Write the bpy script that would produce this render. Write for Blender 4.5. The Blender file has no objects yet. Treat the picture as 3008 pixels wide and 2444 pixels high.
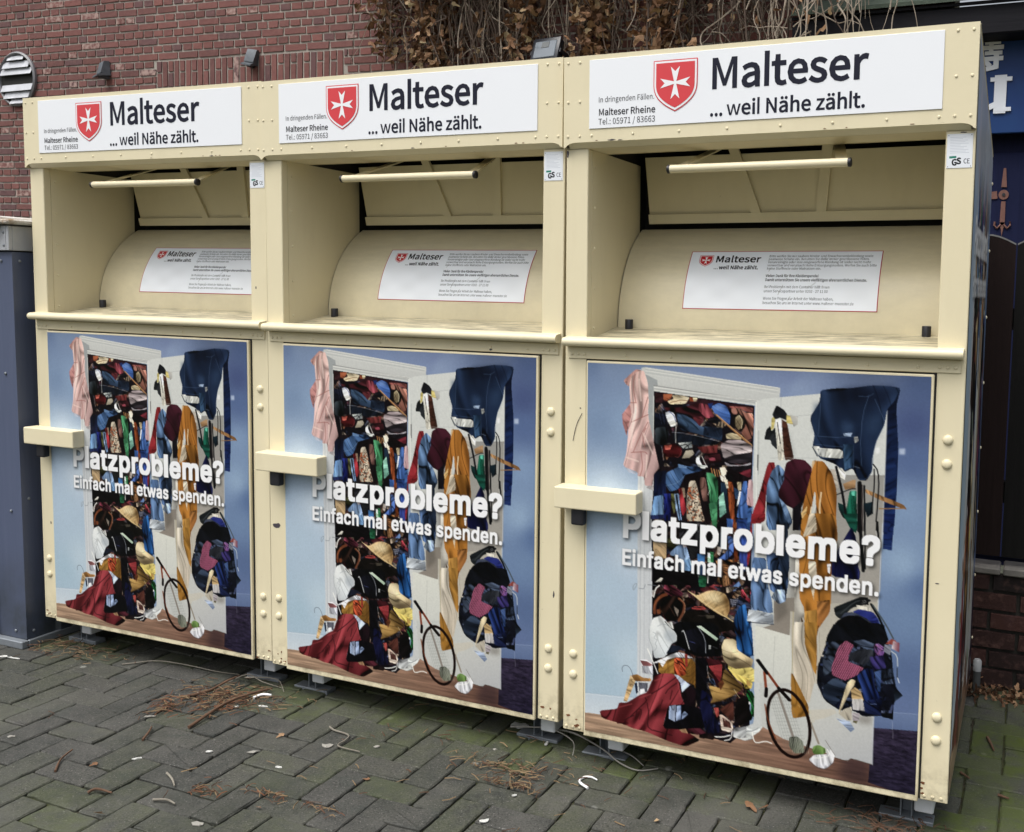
import bpy, bmesh, math, random
import numpy as np
from mathutils import Vector, Matrix

# ------------------------------------------------------------------ camera, sky, sun, exposure
S = bpy.context.scene
COL = S.collection
cd = bpy.data.cameras.new('camera'); cam = bpy.data.objects.new('camera', cd); COL.objects.link(cam); S.camera = cam
yaw, pitch, roll = -0.3840, -0.0911, 0.0185
fw = Vector((math.sin(yaw)*math.cos(pitch), math.cos(yaw)*math.cos(pitch), math.sin(pitch)))
rt0 = Vector((math.cos(yaw), -math.sin(yaw), 0)); up0 = rt0.cross(fw)
rt = rt0*math.cos(roll)+up0*math.sin(roll); up = -rt0*math.sin(roll)+up0*math.cos(roll)
M = Matrix((rt, up, -fw)).transposed().to_4x4(); M.translation = Vector((1.2968, -2.6486, 1.4605)); cam.matrix_world = M
cd.sensor_width = 36; cd.lens = 2868.39/3008*36; cd.shift_x = -(1870.47-1504)/3008; cd.shift_y = (1123.05-1222)/3008
cd.clip_start = .05; cd.clip_end = 400

SUN_EL, SUN_AZ = math.radians(63), math.radians(205)      # azimuth from +Y towards +X: behind the camera, a little to the left
W = bpy.data.worlds.new('World'); S.world = W; W.use_nodes = True
nt = W.node_tree; nt.nodes.clear()
sky = nt.nodes.new('ShaderNodeTexSky'); sky.sky_type = 'NISHITA'; sky.sun_disc = False
sky.sun_elevation = SUN_EL; sky.sun_rotation = SUN_AZ; sky.dust_density = 4; sky.ozone_density = 1
hs = nt.nodes.new('ShaderNodeHueSaturation'); hs.inputs['Saturation'].default_value = .28      # cloud cover greys the sky
bg = nt.nodes.new('ShaderNodeBackground'); bg.inputs['Strength'].default_value = .15
ow = nt.nodes.new('ShaderNodeOutputWorld')
nt.links.new(sky.outputs[0], hs.inputs['Color']); tcw = nt.nodes.new('ShaderNodeTexCoord'); sep = nt.nodes.new('ShaderNodeSeparateXYZ'); nt.links.new(tcw.outputs['Generated'], sep.inputs[0])      # overcast: zenith brighter than horizon
mr = nt.nodes.new('ShaderNodeMapRange'); mr.inputs[3].default_value = .38; mr.inputs[4].default_value = 1.45; nt.links.new(sep.outputs[2], mr.inputs[0])
vm = nt.nodes.new('ShaderNodeVectorMath'); vm.operation = 'SCALE'; nt.links.new(hs.outputs[0], vm.inputs[0]); nt.links.new(mr.outputs[0], vm.inputs['Scale'])
nt.links.new(vm.outputs[0], bg.inputs[0]); nt.links.new(bg.outputs[0], ow.inputs[0])
sd = bpy.data.lights.new('sun', 'SUN'); sd.energy = 1.1; sd.angle = math.radians(40); sd.color = (1, .97, .92)
sun = bpy.data.objects.new('sun', sd); COL.objects.link(sun)
sdir = Vector((math.sin(SUN_AZ)*math.cos(SUN_EL), math.cos(SUN_AZ)*math.cos(SUN_EL), math.sin(SUN_EL)))
sun.rotation_euler = sdir.to_track_quat('Z', 'Y').to_euler()
S.view_settings.view_transform = 'Standard'; S.view_settings.look = 'None'; S.view_settings.gamma = 1; S.view_settings.use_curve_mapping = False
S.view_settings.exposure = .62
S.cycles.max_bounces = 8
rnd = random.Random(7)
R = math.radians

# ------------------------------------------------------------------ helpers
def tag(o, label=None, cat=None, group=None, kind=None):
    for k, v in (('label', label), ('category', cat), ('group', group), ('kind', kind)):
        if v: o[k] = v
    return o
def empty(name, loc=(0, 0, 0), rot=(0, 0, 0)):
    o = bpy.data.objects.new(name, None); COL.objects.link(o); o.location = loc; o.rotation_euler = rot; o.empty_display_size = .1; return o
def link(name, me, mat=None, parent=None):
    o = bpy.data.objects.new(name, me); COL.objects.link(o)
    for m in (mat if isinstance(mat, (list, tuple)) else [mat]):
        if m and m.name not in [x.name for x in me.materials if x]: me.materials.append(m)
    if parent: o.parent = parent
    return o
def copy_tree(o, parent=None, skip=()):
    c = o.copy(); COL.objects.link(c)
    if parent: c.parent = parent
    for ch in o.children:
        if ch not in skip: copy_tree(ch, c, skip)
    return c
class MB:
    def __init__(s): s.b = bmesh.new()
    def face(s, pts, mi=0):
        f = s.b.faces.new([s.b.verts.new(p) for p in pts]); f.material_index = mi; return f
    def box(s, x0, x1, y0, y1, z0, z1, bev=0., mi=0, seg=1, mat=None):
        r = bmesh.ops.create_cube(s.b, size=1); v = r['verts']
        bmesh.ops.scale(s.b, vec=(x1-x0, y1-y0, z1-z0), verts=v); bmesh.ops.translate(s.b, vec=((x0+x1)/2, (y0+y1)/2, (z0+z1)/2), verts=v)
        fs = {f for q in v for f in q.link_faces}
        for f in fs: f.material_index = mi
        if bev:
            es = list({e for q in v for e in q.link_edges})
            q = bmesh.ops.bevel(s.b, geom=es, offset=bev, segments=seg, affect='EDGES', profile=.5); v = list({x for f in q['faces'] for x in f.verts} | {x for x in v if x.is_valid})
            for f in q['faces']: f.material_index = mi
        if mat is not None: bmesh.ops.transform(s.b, matrix=mat, verts=[x for x in v if x.is_valid])
        return s
    def prism(s, prof, a, b, axis=0, mi=0):
        """closed profile swept from a to b along an axis; profile gives the two other coordinates in order"""
        def pt(p, t):
            q = list(p); q.insert(axis, t); return q
        n = len(prof); A = [s.b.verts.new(pt(p, a)) for p in prof]; B = [s.b.verts.new(pt(p, b)) for p in prof]
        for f in [s.b.faces.new(A), s.b.faces.new(B[::-1])]+[s.b.faces.new((A[i-1], B[i-1], B[i], A[i])) for i in range(n)]: f.material_index = mi
        return s
    def sheet(s, rows, mi=0, closed=False):
        V = [[s.b.verts.new(p) for p in r] for r in rows]
        for i in range(len(V)-1):
            n = len(V[i])
            for j in range(n if closed else n-1): s.b.faces.new((V[i][j], V[i][(j+1) % n], V[i+1][(j+1) % n], V[i+1][j])).material_index = mi
        return V
    def tube(s, pts, r, n=6, mi=0, cap=True, taper=None):
        P = [Vector(p) for p in pts]; rows = []; t = None; ref = Vector((0, 0, 1))
        for i, p in enumerate(P):
            t = (P[min(i+1, len(P)-1)]-P[max(i-1, 0)]).normalized()
            if abs(t.dot(ref)) > .95: ref = Vector((1, 0, 0)) if abs(t.x) < .8 else Vector((0, 1, 0))
            u = t.cross(ref).normalized(); v = t.cross(u); ref = v.cross(t) if False else ref
            rr = r*(taper(i/(len(P)-1)) if taper else 1)
            rows.append([p+(u*math.cos(2*math.pi*k/n)+v*math.sin(2*math.pi*k/n))*rr for k in range(n)])
        V = s.sheet(rows, mi, True)
        if cap:
            s.b.faces.new(V[0][::-1]).material_index = mi; s.b.faces.new(V[-1]).material_index = mi
        return s
    def lathe(s, prof, c, ax, n=12, mi=0):
        """profile (radius, height) turned round axis ax through c"""
        ax = Vector(ax).normalized(); u = ax.orthogonal().normalized(); v = ax.cross(u); c = Vector(c)
        V = s.sheet([[c+ax*h+(u*math.cos(2*math.pi*k/n)+v*math.sin(2*math.pi*k/n))*max(r, 1e-4) for k in range(n)] for r, h in prof], mi, True)
        s.b.faces.new(V[0][::-1]).material_index = mi; s.b.faces.new(V[-1]).material_index = mi
        return s
    def dome(s, c, r, h, ax=(0, -1, 0), n=10, mi=0):
        return s.lathe([(r, -.001), (r, h*.15), (r*.9, h*.55), (r*.6, h*.88), (r*.2, h)], c, ax, n, mi)
    def build(s, name, mat, parent=None, smooth=None):
        bmesh.ops.recalc_face_normals(s.b, faces=s.b.faces[:])
        me = bpy.data.meshes.new(name); s.b.to_mesh(me); s.b.free()
        if smooth:
            me.polygons.foreach_set('use_smooth', [True]*len(me.polygons)); me.set_sharp_from_angle(angle=R(smooth))
        return link(name, me, mat, parent)
def smooth_curve(pts, k=4):
    P = [Vector(p) for p in pts]; out = []
    for i in range(len(P)-1):
        a, b, c, d = P[max(i-1, 0)], P[i], P[i+1], P[min(i+2, len(P)-1)]
        for j in range(k):
            t = j/k; out.append(.5*((2*b)+(c-a)*t+(2*a-5*b+4*c-d)*t*t+(3*b-a-3*c+d)*t**3))
    return out+[P[-1]]

# ------------------------------------------------------------------ materials
class Mat:
    def __init__(s, name, rough=.5, spec=.5, metal=0.):
        s.m = bpy.data.materials.new(name); s.m.use_nodes = True; s.t = s.m.node_tree; s.b = s.t.nodes['Principled BSDF']
        s.b.inputs['Roughness'].default_value = rough; s.b.inputs['Specular IOR Level'].default_value = spec; s.b.inputs['Metallic'].default_value = metal
        s.tc = s.t.nodes.new('ShaderNodeTexCoord').outputs['Object']
    def n(s, typ, **kw):
        x = s.t.nodes.new('ShaderNode'+typ)
        for k, v in kw.items():
            if k in x.inputs: x.inputs[k].default_value = v
            else: setattr(x, k, v)
        return x
    def l(s, a, b): s.t.links.new(a, b)
    def scaled(s, vec):
        m = s.n('Mapping'); m.inputs['Scale'].default_value = vec; s.l(s.tc, m.inputs[0]); return m.outputs[0]
    def noise(s, scale, detail=4, rough=.55, vec=None, dist=0):
        x = s.n('TexNoise', Scale=scale, Detail=detail, Roughness=rough, Distortion=dist); s.l(vec or s.tc, x.inputs['Vector']); return x.outputs['Fac']
    def ramp(s, fac, stops):
        x = s.n('ValToRGB'); e = x.color_ramp.elements
        while len(e) > len(stops): e.remove(e[-1])
        while len(e) < len(stops): e.new(1)
        for q, (p, c) in zip(e, stops): q.position = p; q.color = (*c, 1) if hasattr(c, '__len__') else (c, c, c, 1)
        s.l(fac, x.inputs[0]); return x.outputs[0]
    def mix(s, fac, a, b, mode='MIX'):
        x = s.n('Mix', data_type='RGBA', blend_type=mode)
        for sock, v in ((x.inputs[0], fac), (x.inputs[6], a), (x.inputs[7], b)):
            if isinstance(v, bpy.types.NodeSocket): s.l(v, sock)
            elif hasattr(v, '__len__'): sock.default_value = (*v, 1)
            else: sock.default_value = v
        return x.outputs[2]
    def math(s, op, a, b=0.):
        x = s.n('Math', operation=op)
        for i, v in enumerate((a, b)):
            if isinstance(v, bpy.types.NodeSocket): s.l(v, x.inputs[i])
            else: x.inputs[i].default_value = v
        return x.outputs[0]
    def attr(s, name='Col'):
        return s.n('Attribute', attribute_name=name).outputs['Color']
    def color(s, v):
        if isinstance(v, bpy.types.NodeSocket): s.l(v, s.b.inputs['Base Color'])
        else: s.b.inputs['Base Color'].default_value = (*v, 1)
        return s
    def rough(s, v): s.l(v, s.b.inputs['Roughness']); return s
    def bump(s, h, dist=.002, strength=1.):
        x = s.n('Bump', Strength=strength, Distance=dist); s.l(h, x.inputs['Height']); s.l(x.outputs[0], s.b.inputs['Normal']); return s
def flat(name, c, rough=.5, spec=.5, metal=0., var=.12, scale=20, bump=0.):
    m = Mat(name, rough, spec, metal); f = m.noise(scale, 5)
    m.color(m.mix(f, [x*(1-var) for x in c], [min(1, x*(1+var)) for x in c]))
    if bump: m.bump(f, bump)
    return m.m
def cream_paint(name, dirt=0.):
    m = Mat(name, .38, .45); m.tc = m.n('NewGeometry').outputs['Position']
    a = m.noise(3, 5); b = m.noise(60, 3); v = m.noise(3, 5, .6, m.scaled((4, 4, .9)))
    base = m.mix(a, (.68, .608, .415), (.74, .666, .465))
    base = m.mix(m.math('MULTIPLY', m.ramp(v, [(.5, 0), (.8, 1)]), .16), base, (.45, .38, .23))       # faint run-off streaks
    sp = m.ramp(m.noise(42, 6, .7), [(.69, 0), (.75, 1)]); base = m.mix(m.math('MULTIPLY', sp, .45), base, (.25, .19, .11))
    sc = m.ramp(m.noise(6, 3, .8, m.scaled((1, 1, 9)), 3), [(.735, 0), (.75, 1)]); base = m.mix(m.math('MULTIPLY', sc, .5), base, (.36, .29, .18))   # scuffs
    z = m.n('SeparateXYZ'); m.l(m.tc, z.inputs[0]); lo = m.math('MULTIPLY', m.ramp(z.outputs[2], [(.10, 1), (.24, 0)]), m.ramp(m.noise(24, 6, .7), [(.42, 0), (.7, .8)]))
    base = m.mix(lo, base, (.20, .16, .085))                                                           # splashed dirt along the foot
    if dirt:
        d = m.ramp(m.noise(11, 8, .72, m.scaled((.8, 5, 1))), [(.36, 0), (.62, 1)]); base = m.mix(m.math('MULTIPLY', d, dirt), base, (.20, .18, .12))
        s2 = m.ramp(m.noise(11, 8, .75, m.scaled((3, 14, 3)), 1.5), [(.62, 0), (.66, 1)]); base = m.mix(m.math('MULTIPLY', s2, dirt*.6), base, (.62, .56, .42))
    m.color(base); m.rough(m.ramp(a, [(.3, .34), (.7, .5)])); m.bump(m.math('ADD', b, m.math('MULTIPLY', m.noise(4, 2), 5.)), .0006, .5); return m.m
CREAM = cream_paint('cream_paint'); TRAY = cream_paint('worn_cream_paint', 1.); DRUM = cream_paint('scuffed_cream_paint', .12)
WHITE = flat('white_board', (.80, .82, .85), .3, .5, var=.02, scale=4)
INK = flat('dark_lettering', (.010, .011, .024), .5, .2, var=.05)
GREY_INK = flat('grey_lettering', (.03, .03, .036), .5, .2, var=.05)
RED = flat('emblem_red', (.62, .045, .055), .35, var=.06, scale=6)
EMB_WHITE = flat('emblem_white', (.82, .82, .84), .35, var=.02)
BLACK = flat('black_rubber', (.012, .012, .016), .5, var=.3)
DARK = flat('hollow_shade', (.018, .017, .015), .8, var=.3)  # near-black that stands in for shade in hollows and gaps
GALV = flat('grey_steel', (.20, .22, .24), .5, .5, .3, var=.25, scale=30)
PLASTIC = flat('pale_plastic', (.62, .64, .66), .5, var=.15, scale=25)
def print_mat(name, rough=.3):
    m = Mat(name, rough, .22); m.color(m.attr()); return m.m
PRINT = print_mat('printed_film'); STICKER = print_mat('printed_sticker', .4)
def grid_mesh(name, P, C):
    """P: (rows, cols, 3) points, C: (rows, cols, 3) linear colours -> one mesh with the picture as point colours"""
    h, w = P.shape[:2]; me = bpy.data.meshes.new(name); me.vertices.add(h*w); me.vertices.foreach_set('co', P.reshape(-1).astype(np.float32))
    i = np.arange((h-1)*w).reshape(h-1, w)[:, :-1]; q = np.stack([i, i+w, i+w+1, i+1], -1).reshape(-1).astype(np.int32); n = (h-1)*(w-1)
    me.loops.add(4*n); me.loops.foreach_set('vertex_index', q); me.polygons.add(n); me.polygons.foreach_set('loop_start', np.arange(0, 4*n, 4, dtype=np.int32))
    me.update(calc_edges=True); me.validate()
    a = me.color_attributes.new('Col', 'FLOAT_COLOR', 'POINT'); a.data.foreach_set('color', np.concatenate([C, np.ones((h, w, 1))], -1).reshape(-1).astype(np.float32))
    return me

# ------------------------------------------------------------------ ground and herringbone paving
def ground_mat():
    m = Mat('soil_and_moss', .95, .2); a = m.noise(14, 6, .6); b = m.noise(1.3, 3); c = m.noise(160, 3)
    base = m.mix(m.ramp(c, [(.35, 0), (.65, 1)]), (.020, .018, .013), (.072, .063, .045))
    base = m.mix(m.math('MULTIPLY', m.ramp(a, [(.38, 0), (.55, 1)]), m.ramp(b, [(.35, .4), (.6, 1)])), base, (.048, .058, .018))
    m.color(base); m.bump(c, .006); return m.m
def paver_mat():
    m = Mat('concrete_pavers', .82, .35); pr = m.attr(); sep = m.n('SeparateColor'); m.l(pr, sep.inputs[0])
    fine = m.noise(150, 4, .75); mid = m.noise(22, 6, .65); big = m.noise(1.7, 4)
    base = m.mix(sep.outputs[0], (.031, .0335, .031), (.060, .059, .053))
    base = m.mix(m.ramp(mid, [(.35, .0), (.7, .65)]), base, (.082, .079, .069))
    base = m.mix(m.ramp(fine, [(.38, .8), (.52, 0)]), base, (.014, .015, .013))
    base = m.mix(m.math('MULTIPLY', m.ramp(fine, [(.63, 0), (.72, 1)]), .55), base, (.26, .25, .22))
    base = m.mix(m.math('MULTIPLY', m.ramp(m.noise(6.5, 7, .7, dist=.6), [(.55, 0), (.7, 1)]), .55), base, (.030, .037, .032))     # damp dark patches
    gr = m.noise(190, 2, .5); base = m.mix(m.math('MULTIPLY', m.ramp(gr, [(.66, 0), (.70, 1)]), .6), base, (.24, .23, .21))
    # old gum and lime spots
    vo = m.n('TexVoronoi', Scale=9); m.l(m.tc, vo.inputs['Vector']); sp = m.ramp(vo.outputs['Distance'], [(.07, 1), (.12, 0)]); pick = m.n('SeparateColor'); m.l(vo.outputs['Color'], pick.inputs[0])
    base = m.mix(m.math('MULTIPLY', m.math('MULTIPLY', sp, m.ramp(pick.outputs[0], [(.86, 0), (.88, 1)])), m.ramp(m.noise(70, 3), [(.3, .3), (.6, .9)])), base, (.27, .27, .245))
    lt = m.noise(2.6, 6, .6); base = m.mix(m.math('MULTIPLY', m.ramp(lt, [(.48, 0), (.66, 1)]), .5), base, (.095, .092, .082)); base = m.mix(m.math('MULTIPLY', m.ramp(m.noise(3.7, 6, .65), [(.52, 0), (.68, 1)]), .55), base, (.027, .030, .023))
    # moss: heavier where the second colour channel of a stone says so
    moss = m.math('MULTIPLY', sep.outputs[1], m.ramp(m.math('ADD', m.math('MULTIPLY', mid, .6), m.math('MULTIPLY', m.noise(7, 4), .5)), [(.38, 0), (.62, 1)]))
    base = m.mix(moss, base, (.058, .078, .013))
    m.color(base); h = m.math('ADD', m.math('MULTIPLY', fine, .5), mid); m.bump(h, .0026); m.rough(m.ramp(big, [(.35, .7), (.65, .92)])); return m.m
MB_g = MB(); MB_g.face([(-60, -60, -.0115), (60, -60, -.0115), (60, 60, -.0115), (-60, 60, -.0115)])
tag(MB_g.build('ground', ground_mat()), kind='structure')
def paving():
    bm = bmesh.new(); cl = bm.verts.layers.float_color.new('Col'); r = random.Random(3); px, py = .1035, .0993; ox, oy = -.585, -.322
    def sst(a, b, x): t = min(1, max(0, (x-a)/(b-a))); return t*t*(3-2*t)
    for i in range(-46, 32):
        for j in range(-34, 36):
            k = (i+j) % 4
            if k == 0: w, h = 2, 1
            elif k == 2: w, h = 1, 2
            else: continue
            x0, y0 = ox+i*px, oy+j*py; x1, y1 = x0+w*px, y0+h*py; g = .0014+r.random()*.0028; cx, cy = (x0+x1)/2, (y0+y1)/2
            dz, tx, ty = r.uniform(-.003, .0014), r.uniform(-.014, .014), r.uniform(-.014, .014); an = r.uniform(-.012, .012)
            moss = max(.98*sst(1.06, 1.18, cx)*sst(-.5, .0, cy)*(1-.6*sst(.75, .95, cy)), .75*sst(-.14, .06, cy)*sst(-1.5, -1.1, cx)*(1-sst(.45, .7, cx))*.8, .55*sst(-1.75, -2.2, cx)*sst(-.1, .1, cy), .25*sst(-.62, -.9, cy))*r.uniform(.55, 1.1)
            col = (min(1, max(0, r.gauss(.5, .28))), min(1, moss+max(0, r.gauss(.06, .1))), 0, 1)
            sides = []; per = [(x0+g, y0+g), (x1-g, y0+g), (x1-g, y1-g), (x0+g, y1-g)]
            for t in range(4):
                (xa, ya), (xb, yb) = per[t], per[(t+1) % 4]; L = math.hypot(xb-xa, yb-ya); n = max(3, int(L/.024)); ux, uy = (xb-xa)/L, (yb-ya)/L
                for q in range(n+1):
                    s_ = .004+(L-.008)*q/n; o_ = r.gauss(0, .0007)+(.004 if r.random() < .04 else 0); sides.append((xa+ux*s_-uy*o_, ya+uy*s_+ux*o_, -uy, ux))
            def ring(ins, z):
                out = []
                for qx, qy, nx, ny in sides:
                    e = ins*r.uniform(.6, 1.5); X, Y = qx+nx*e-cx, qy+ny*e-cy; X, Y = X-an*Y, Y+an*X
                    v = bm.verts.new((cx+X, cy+Y, z+dz+tx*X+ty*Y)); v[cl] = col; out.append(v)
                return out
            A, B, C = ring(0, -.03), ring(.0, -.0038), ring(.0034, 0)
            for p, q in ((A, B), (B, C)):
                for t in range(len(p)): bm.faces.new((p[t-1], p[t], q[t], q[t-1]))
            bm.faces.new(C)
    me = bpy.data.meshes.new('paving'); bmesh.ops.recalc_face_normals(bm, faces=bm.faces[:]); bm.to_mesh(me); bm.free(); return link('paving', me, paver_mat())
tag(paving(), kind='structure')

# ------------------------------------------------------------------ brick building behind
WY = 3.0
def brick_mat(name, lo, hi, dark, attr_col=True):
    m = Mat(name, .85, .3); sep = m.n('SeparateColor'); m.l(m.attr(), sep.inputs[0]); a = m.noise(35, 5); b = m.noise(9, 5); f = m.noise(220, 3)
    base = m.mix(sep.outputs[0], lo, hi); base = m.mix(m.math('MULTIPLY', sep.outputs[1], .8), base, dark)
    base = m.mix(m.math('MULTIPLY', m.ramp(a, [(.5, 0), (.8, 1)]), .35), base, (.24, .13, .105)); base = m.mix(m.math('MULTIPLY', m.ramp(b, [(.55, 0), (.75, 1)]), .35), base, (.06, .035, .04))
    base = m.mix(m.math('MULTIPLY', sep.outputs[2], m.ramp(a, [(.4, 0), (.6, 1)])), base, (.36, .25, .22))
    m.color(base); m.bump(m.math('ADD', m.math('MULTIPLY', f, .5), a), .003); return m.m
def mortar_mat():
    m = Mat('mortar', .95, .2); a = m.noise(40, 5); b = m.noise(1.2, 4); m.color(m.mix(b, m.mix(a, (.38, .345, .30), (.50, .46, .41)), (.24, .22, .195))); m.bump(m.noise(180, 3), .002); return m.m
BRICK = brick_mat('red_brick', (.140, .060, .052), (.210, .086, .074), (.110, .062, .064)); MORTAR = mortar_mat()
def brick_block(bm, cl, x0, x1, z0, z1, y, r, mi=1, depth=.007, jit=.0022):
    d = depth+r.uniform(-.0018, .0018); col = (min(1, max(0, r.gauss(.5, .3))), 1 if r.random() < .13 else r.random()*.35, 1 if r.random() < .05 else 0, 1); A = []; B = []
    for qx, qz in ((x0, z0), (x1, z0), (x1, z1), (x0, z1)):
        jx, jz = r.uniform(-jit, jit), r.uniform(-jit, jit); v = bm.verts.new((qx+jx, y+.01, qz+jz)); v[cl] = col; A.append(v)
        e = .0022; v = bm.verts.new((qx+jx+(e if qx == x0 else -e), y-d, qz+jz+(e if qz == z0 else -e))); v[cl] = col; B.append(v)
    bm.faces.new(B).material_index = mi
    for i in range(4): bm.faces.new((A[i-1], A[i], B[i], B[i-1])).material_index = mi
def brick_building():
    root = empty('brick_building', (-4.2, WY, 0)); bm = bmesh.new(); cl = bm.verts.layers.float_color.new('Col'); r = random.Random(11)
    c, L, jt = .0566, .2, .0105; X0, X1, ZT = -7.2, 4.95, 5.6
    sx0, sx1, sz0, sz1 = -.82, .92, 2.93, 3.128                      # soldier course over the walled-up opening
    def quad(x0, x1, z0, z1):
        f = bm.faces.new([bm.verts.new(p) for p in ((x0, 0, z0), (x1, 0, z0), (x1, 0, z1), (x0, 0, z1))]); f.material_index = 0
    quad(X0, X1, 0, ZT); zb = sz1-56*c+.0; n = 0; k = 0
    rows = int((ZT-.02)/c); base = (sz1 % c)
    for k in range(rows):
        z0 = base+k*c; head = (k-int(round((sz1-base)/c))) % 2 == 1; w = L/2 if head else L; off = (0.05 if head else 0)+r.uniform(-.004, .004); x = X0+off
        while x < X1-.02:
            a, b = x+jt/2, min(x+w, X1)-jt/2; x += w+r.uniform(-.0015, .0015)
            if z0 > sz0-.03 and z0 < sz1-.03:
                if a > sx0-.012 and b < sx1+.012: continue
                if a < sx0 < b: b = sx0-jt/2
                if a < sx1 < b: a = sx1+jt/2
                if b-a < .02: continue
            if z0 < 1.4 and r.random() < 0: continue
            brick_block(bm, cl, a, b, z0+jt/2, z0+c-jt/2, 0, r)
    nb = 30; wv = (sx1-sx0)/nb
    for k in range(nb):
        a, b = sx0+k*wv+jt/2, sx0+(k+1)*wv-jt/2
        if k % 2: brick_block(bm, cl, a, b, sz0, sz1-jt, 0, r)
        else:
            zc = sz0+(.105 if k < 14 else .12); brick_block(bm, cl, a, b, sz0, zc-jt/2, 0, r); brick_block(bm, cl, a, b, zc+jt/2, sz1-jt, 0, r)
    me = bpy.data.meshes.new('wall'); bm.to_mesh(me); bm.free()
    link('wall', me, [MORTAR, BRICK], root)
    m = MB(); m.box(X0, X1, .012, .3, 0, ZT); m.build('wall_core', MORTAR, root)
    root.rotation_euler = (0, .022, 0); root.location = (-4.2, WY, .0); return root
tag(brick_building(), 'red brick building with pale mortar and an upright course over a walled-up opening', 'building')

# round louvre vent, small hooded fittings, floodlight on the wall
def vent():
    root = empty('round_vent', (-6.46, WY-.008, 3.10)); m = MB(); m.lathe([(.215, 0), (.218, .02), (.205, .03), (.196, .02), (.196, -.01)], (0, 0, 0), (0, -1, 0), 40); m.build('ring', flat('vent_frame', (.19, .19, .2), .5, var=.3), root, 40)
    m = MB(); m.lathe([(.197, 0), (.197, .003)], (0, 0, 0), (0, -1, 0), 40); m.build('backing', DARK, root)
    lm = flat('vent_louvre', (.5, .51, .54), .45, .5, var=.4, scale=9, bump=.001)
    for z in (.168, .115, .062, -.068, -.125, -.176):
        w = math.sqrt(max(.001, .193**2-(abs(z)+.0)**2))*.985; h = .026 if abs(z) < .16 else .018; m = MB()
        m.prism([(-.012, z+h), (-.03, z-h+.002), (-.033, z-h), (-.033, z-h-.004), (-.028, z-h), (-.009, z+h)], -w, w, 0); m.build('louvre', lm, root)
    return root
tag(vent(), 'round grey wall vent with slats, one slat missing, on red brick', 'vent')
def hood(x, z, flip, label):
    m = MB(); s = 1 if flip else -1
    m.prism([(0, .075), (-.05, .07), (-.085, -.03), (-.085, -.042), (0, -.035)], -.042, .042, 0)
    m.prism([(-.055, -.036), (-.125, -.065), (-.125, -.078), (0, -.055), (0, -.036)], -.044+.0*s, .044, 0); m.box(-.016, .016, -.085, 0, -.08, -.055)
    o = m.build('wall_hood', flat('weathered_grey_metal', (.095, .107, .12), .5, .4, .2, var=.45, scale=30), None, 30); o.location = (x, WY-.004, z); o.scale = (.85,)*3; o.rotation_euler = (0, .15*s, .25*s)
    return tag(o, label, 'wall fitting', 'small grey hooded fittings on the wall')
hood(-5.46, 3.105, False, 'small grey hooded fitting on plain brick between vent and upright brick course')
hood(-4.005, 3.09, True, 'small grey hooded fitting on the upright brick course above the leftmost container')
def floodlight():
    root = empty('floodlight', (-1.49, WY-.30, 2.895)); root.rotation_euler = (R(-18), 0, R(-8)); gl = flat('floodlight_glass', (.16, .185, .21), .12, .6, var=.1)
    m = MB(); m.box(-.095, .095, .0, .05, -.062, .075, .012, seg=2); m.box(-.1, .1, -.012, .004, -.066, .082, .008, seg=2); m.build('housing', flat('floodlight_black', (.012, .014, .02), .35, var=.2), root, 40)
    m = MB(); m.box(-.078, .078, -.0155, -.010, -.052, .058, .004); m.build('lens', gl, root)
    m = MB(); m.box(-.028, .028, -.0175, -.0145, .012, .05, .002); m.build('led_module', flat('led_module', (.12, .13, .13), .4), root)
    m = MB(); m.box(-.11, -.102, -.005, .1, -.02, .005); m.box(.102, .11, -.005, .1, -.02, .005); m.box(-.11, .11, .095, .103, -.02, .005); m.build('bracket', BLACK, root)
    return root
tag(floodlight(), 'black floodlight with square glass front among the dead ivy above the containers', 'floodlight')

# ------------------------------------------------------------------ dead ivy
def leaf_mat():
    m = Mat('dead_leaves', .75, .3); sep = m.n('SeparateColor'); m.l(m.attr(), sep.inputs[0]); a = m.noise(60, 4)
    base = m.ramp(sep.outputs[0], [(0, (.04, .02, .012)), (.3, (.12, .058, .028)), (.6, (.25, .13, .065)), (.85, (.42, .27, .15)), (1, (.52, .42, .24))])
    m.color(m.mix(m.math('MULTIPLY', a, .5), base, (.07, .045, .03))); return m.m
def stem_mat(n, a, b):
    m = Mat(n, .85, .2); m.color(m.mix(m.noise(25, 4), a, b)); return m.m
LEAF = leaf_mat(); STEM = stem_mat('ivy_stem', (.05, .035, .028), (.16, .12, .095)); STEM2 = stem_mat('pale_ivy_stem', (.22, .175, .135), (.50, .43, .35))
def leaf_into(bm, cl, p, size, r, tone):
    """a curled five-lobed dead leaf"""
    q = Matrix.Rotation(r.uniform(0, 6.28), 3, 'Z') @ Matrix.Rotation(r.gauss(1.2, .6), 3, 'X') @ Matrix.Rotation(r.uniform(0, 6.28), 3, 'Z'); cu = r.uniform(-.9, .9)
    pts = [(0, -.5), (.32, -.42), (.62, .02), (.28, .12), (.16, .62), (0, .85), (-.18, .6), (-.3, .1), (-.58, -.05), (-.3, -.45)]; sx = r.uniform(.5, 1.)
    c = (tone, r.random(), 0, 1); ctr = bm.verts.new(Vector(p)); ctr[cl] = c; V = []
    for x, y in pts:
        x *= sx*r.uniform(.8, 1.2); z = cu*(x*x*1.1+y*y*.35)+r.uniform(-.08, .08); v = bm.verts.new(Vector(p)+q @ (Vector((x, y, z))*size)); v[cl] = c; V.append(v)
    for i in range(len(V)): bm.faces.new((ctr, V[i-1], V[i]))
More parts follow.
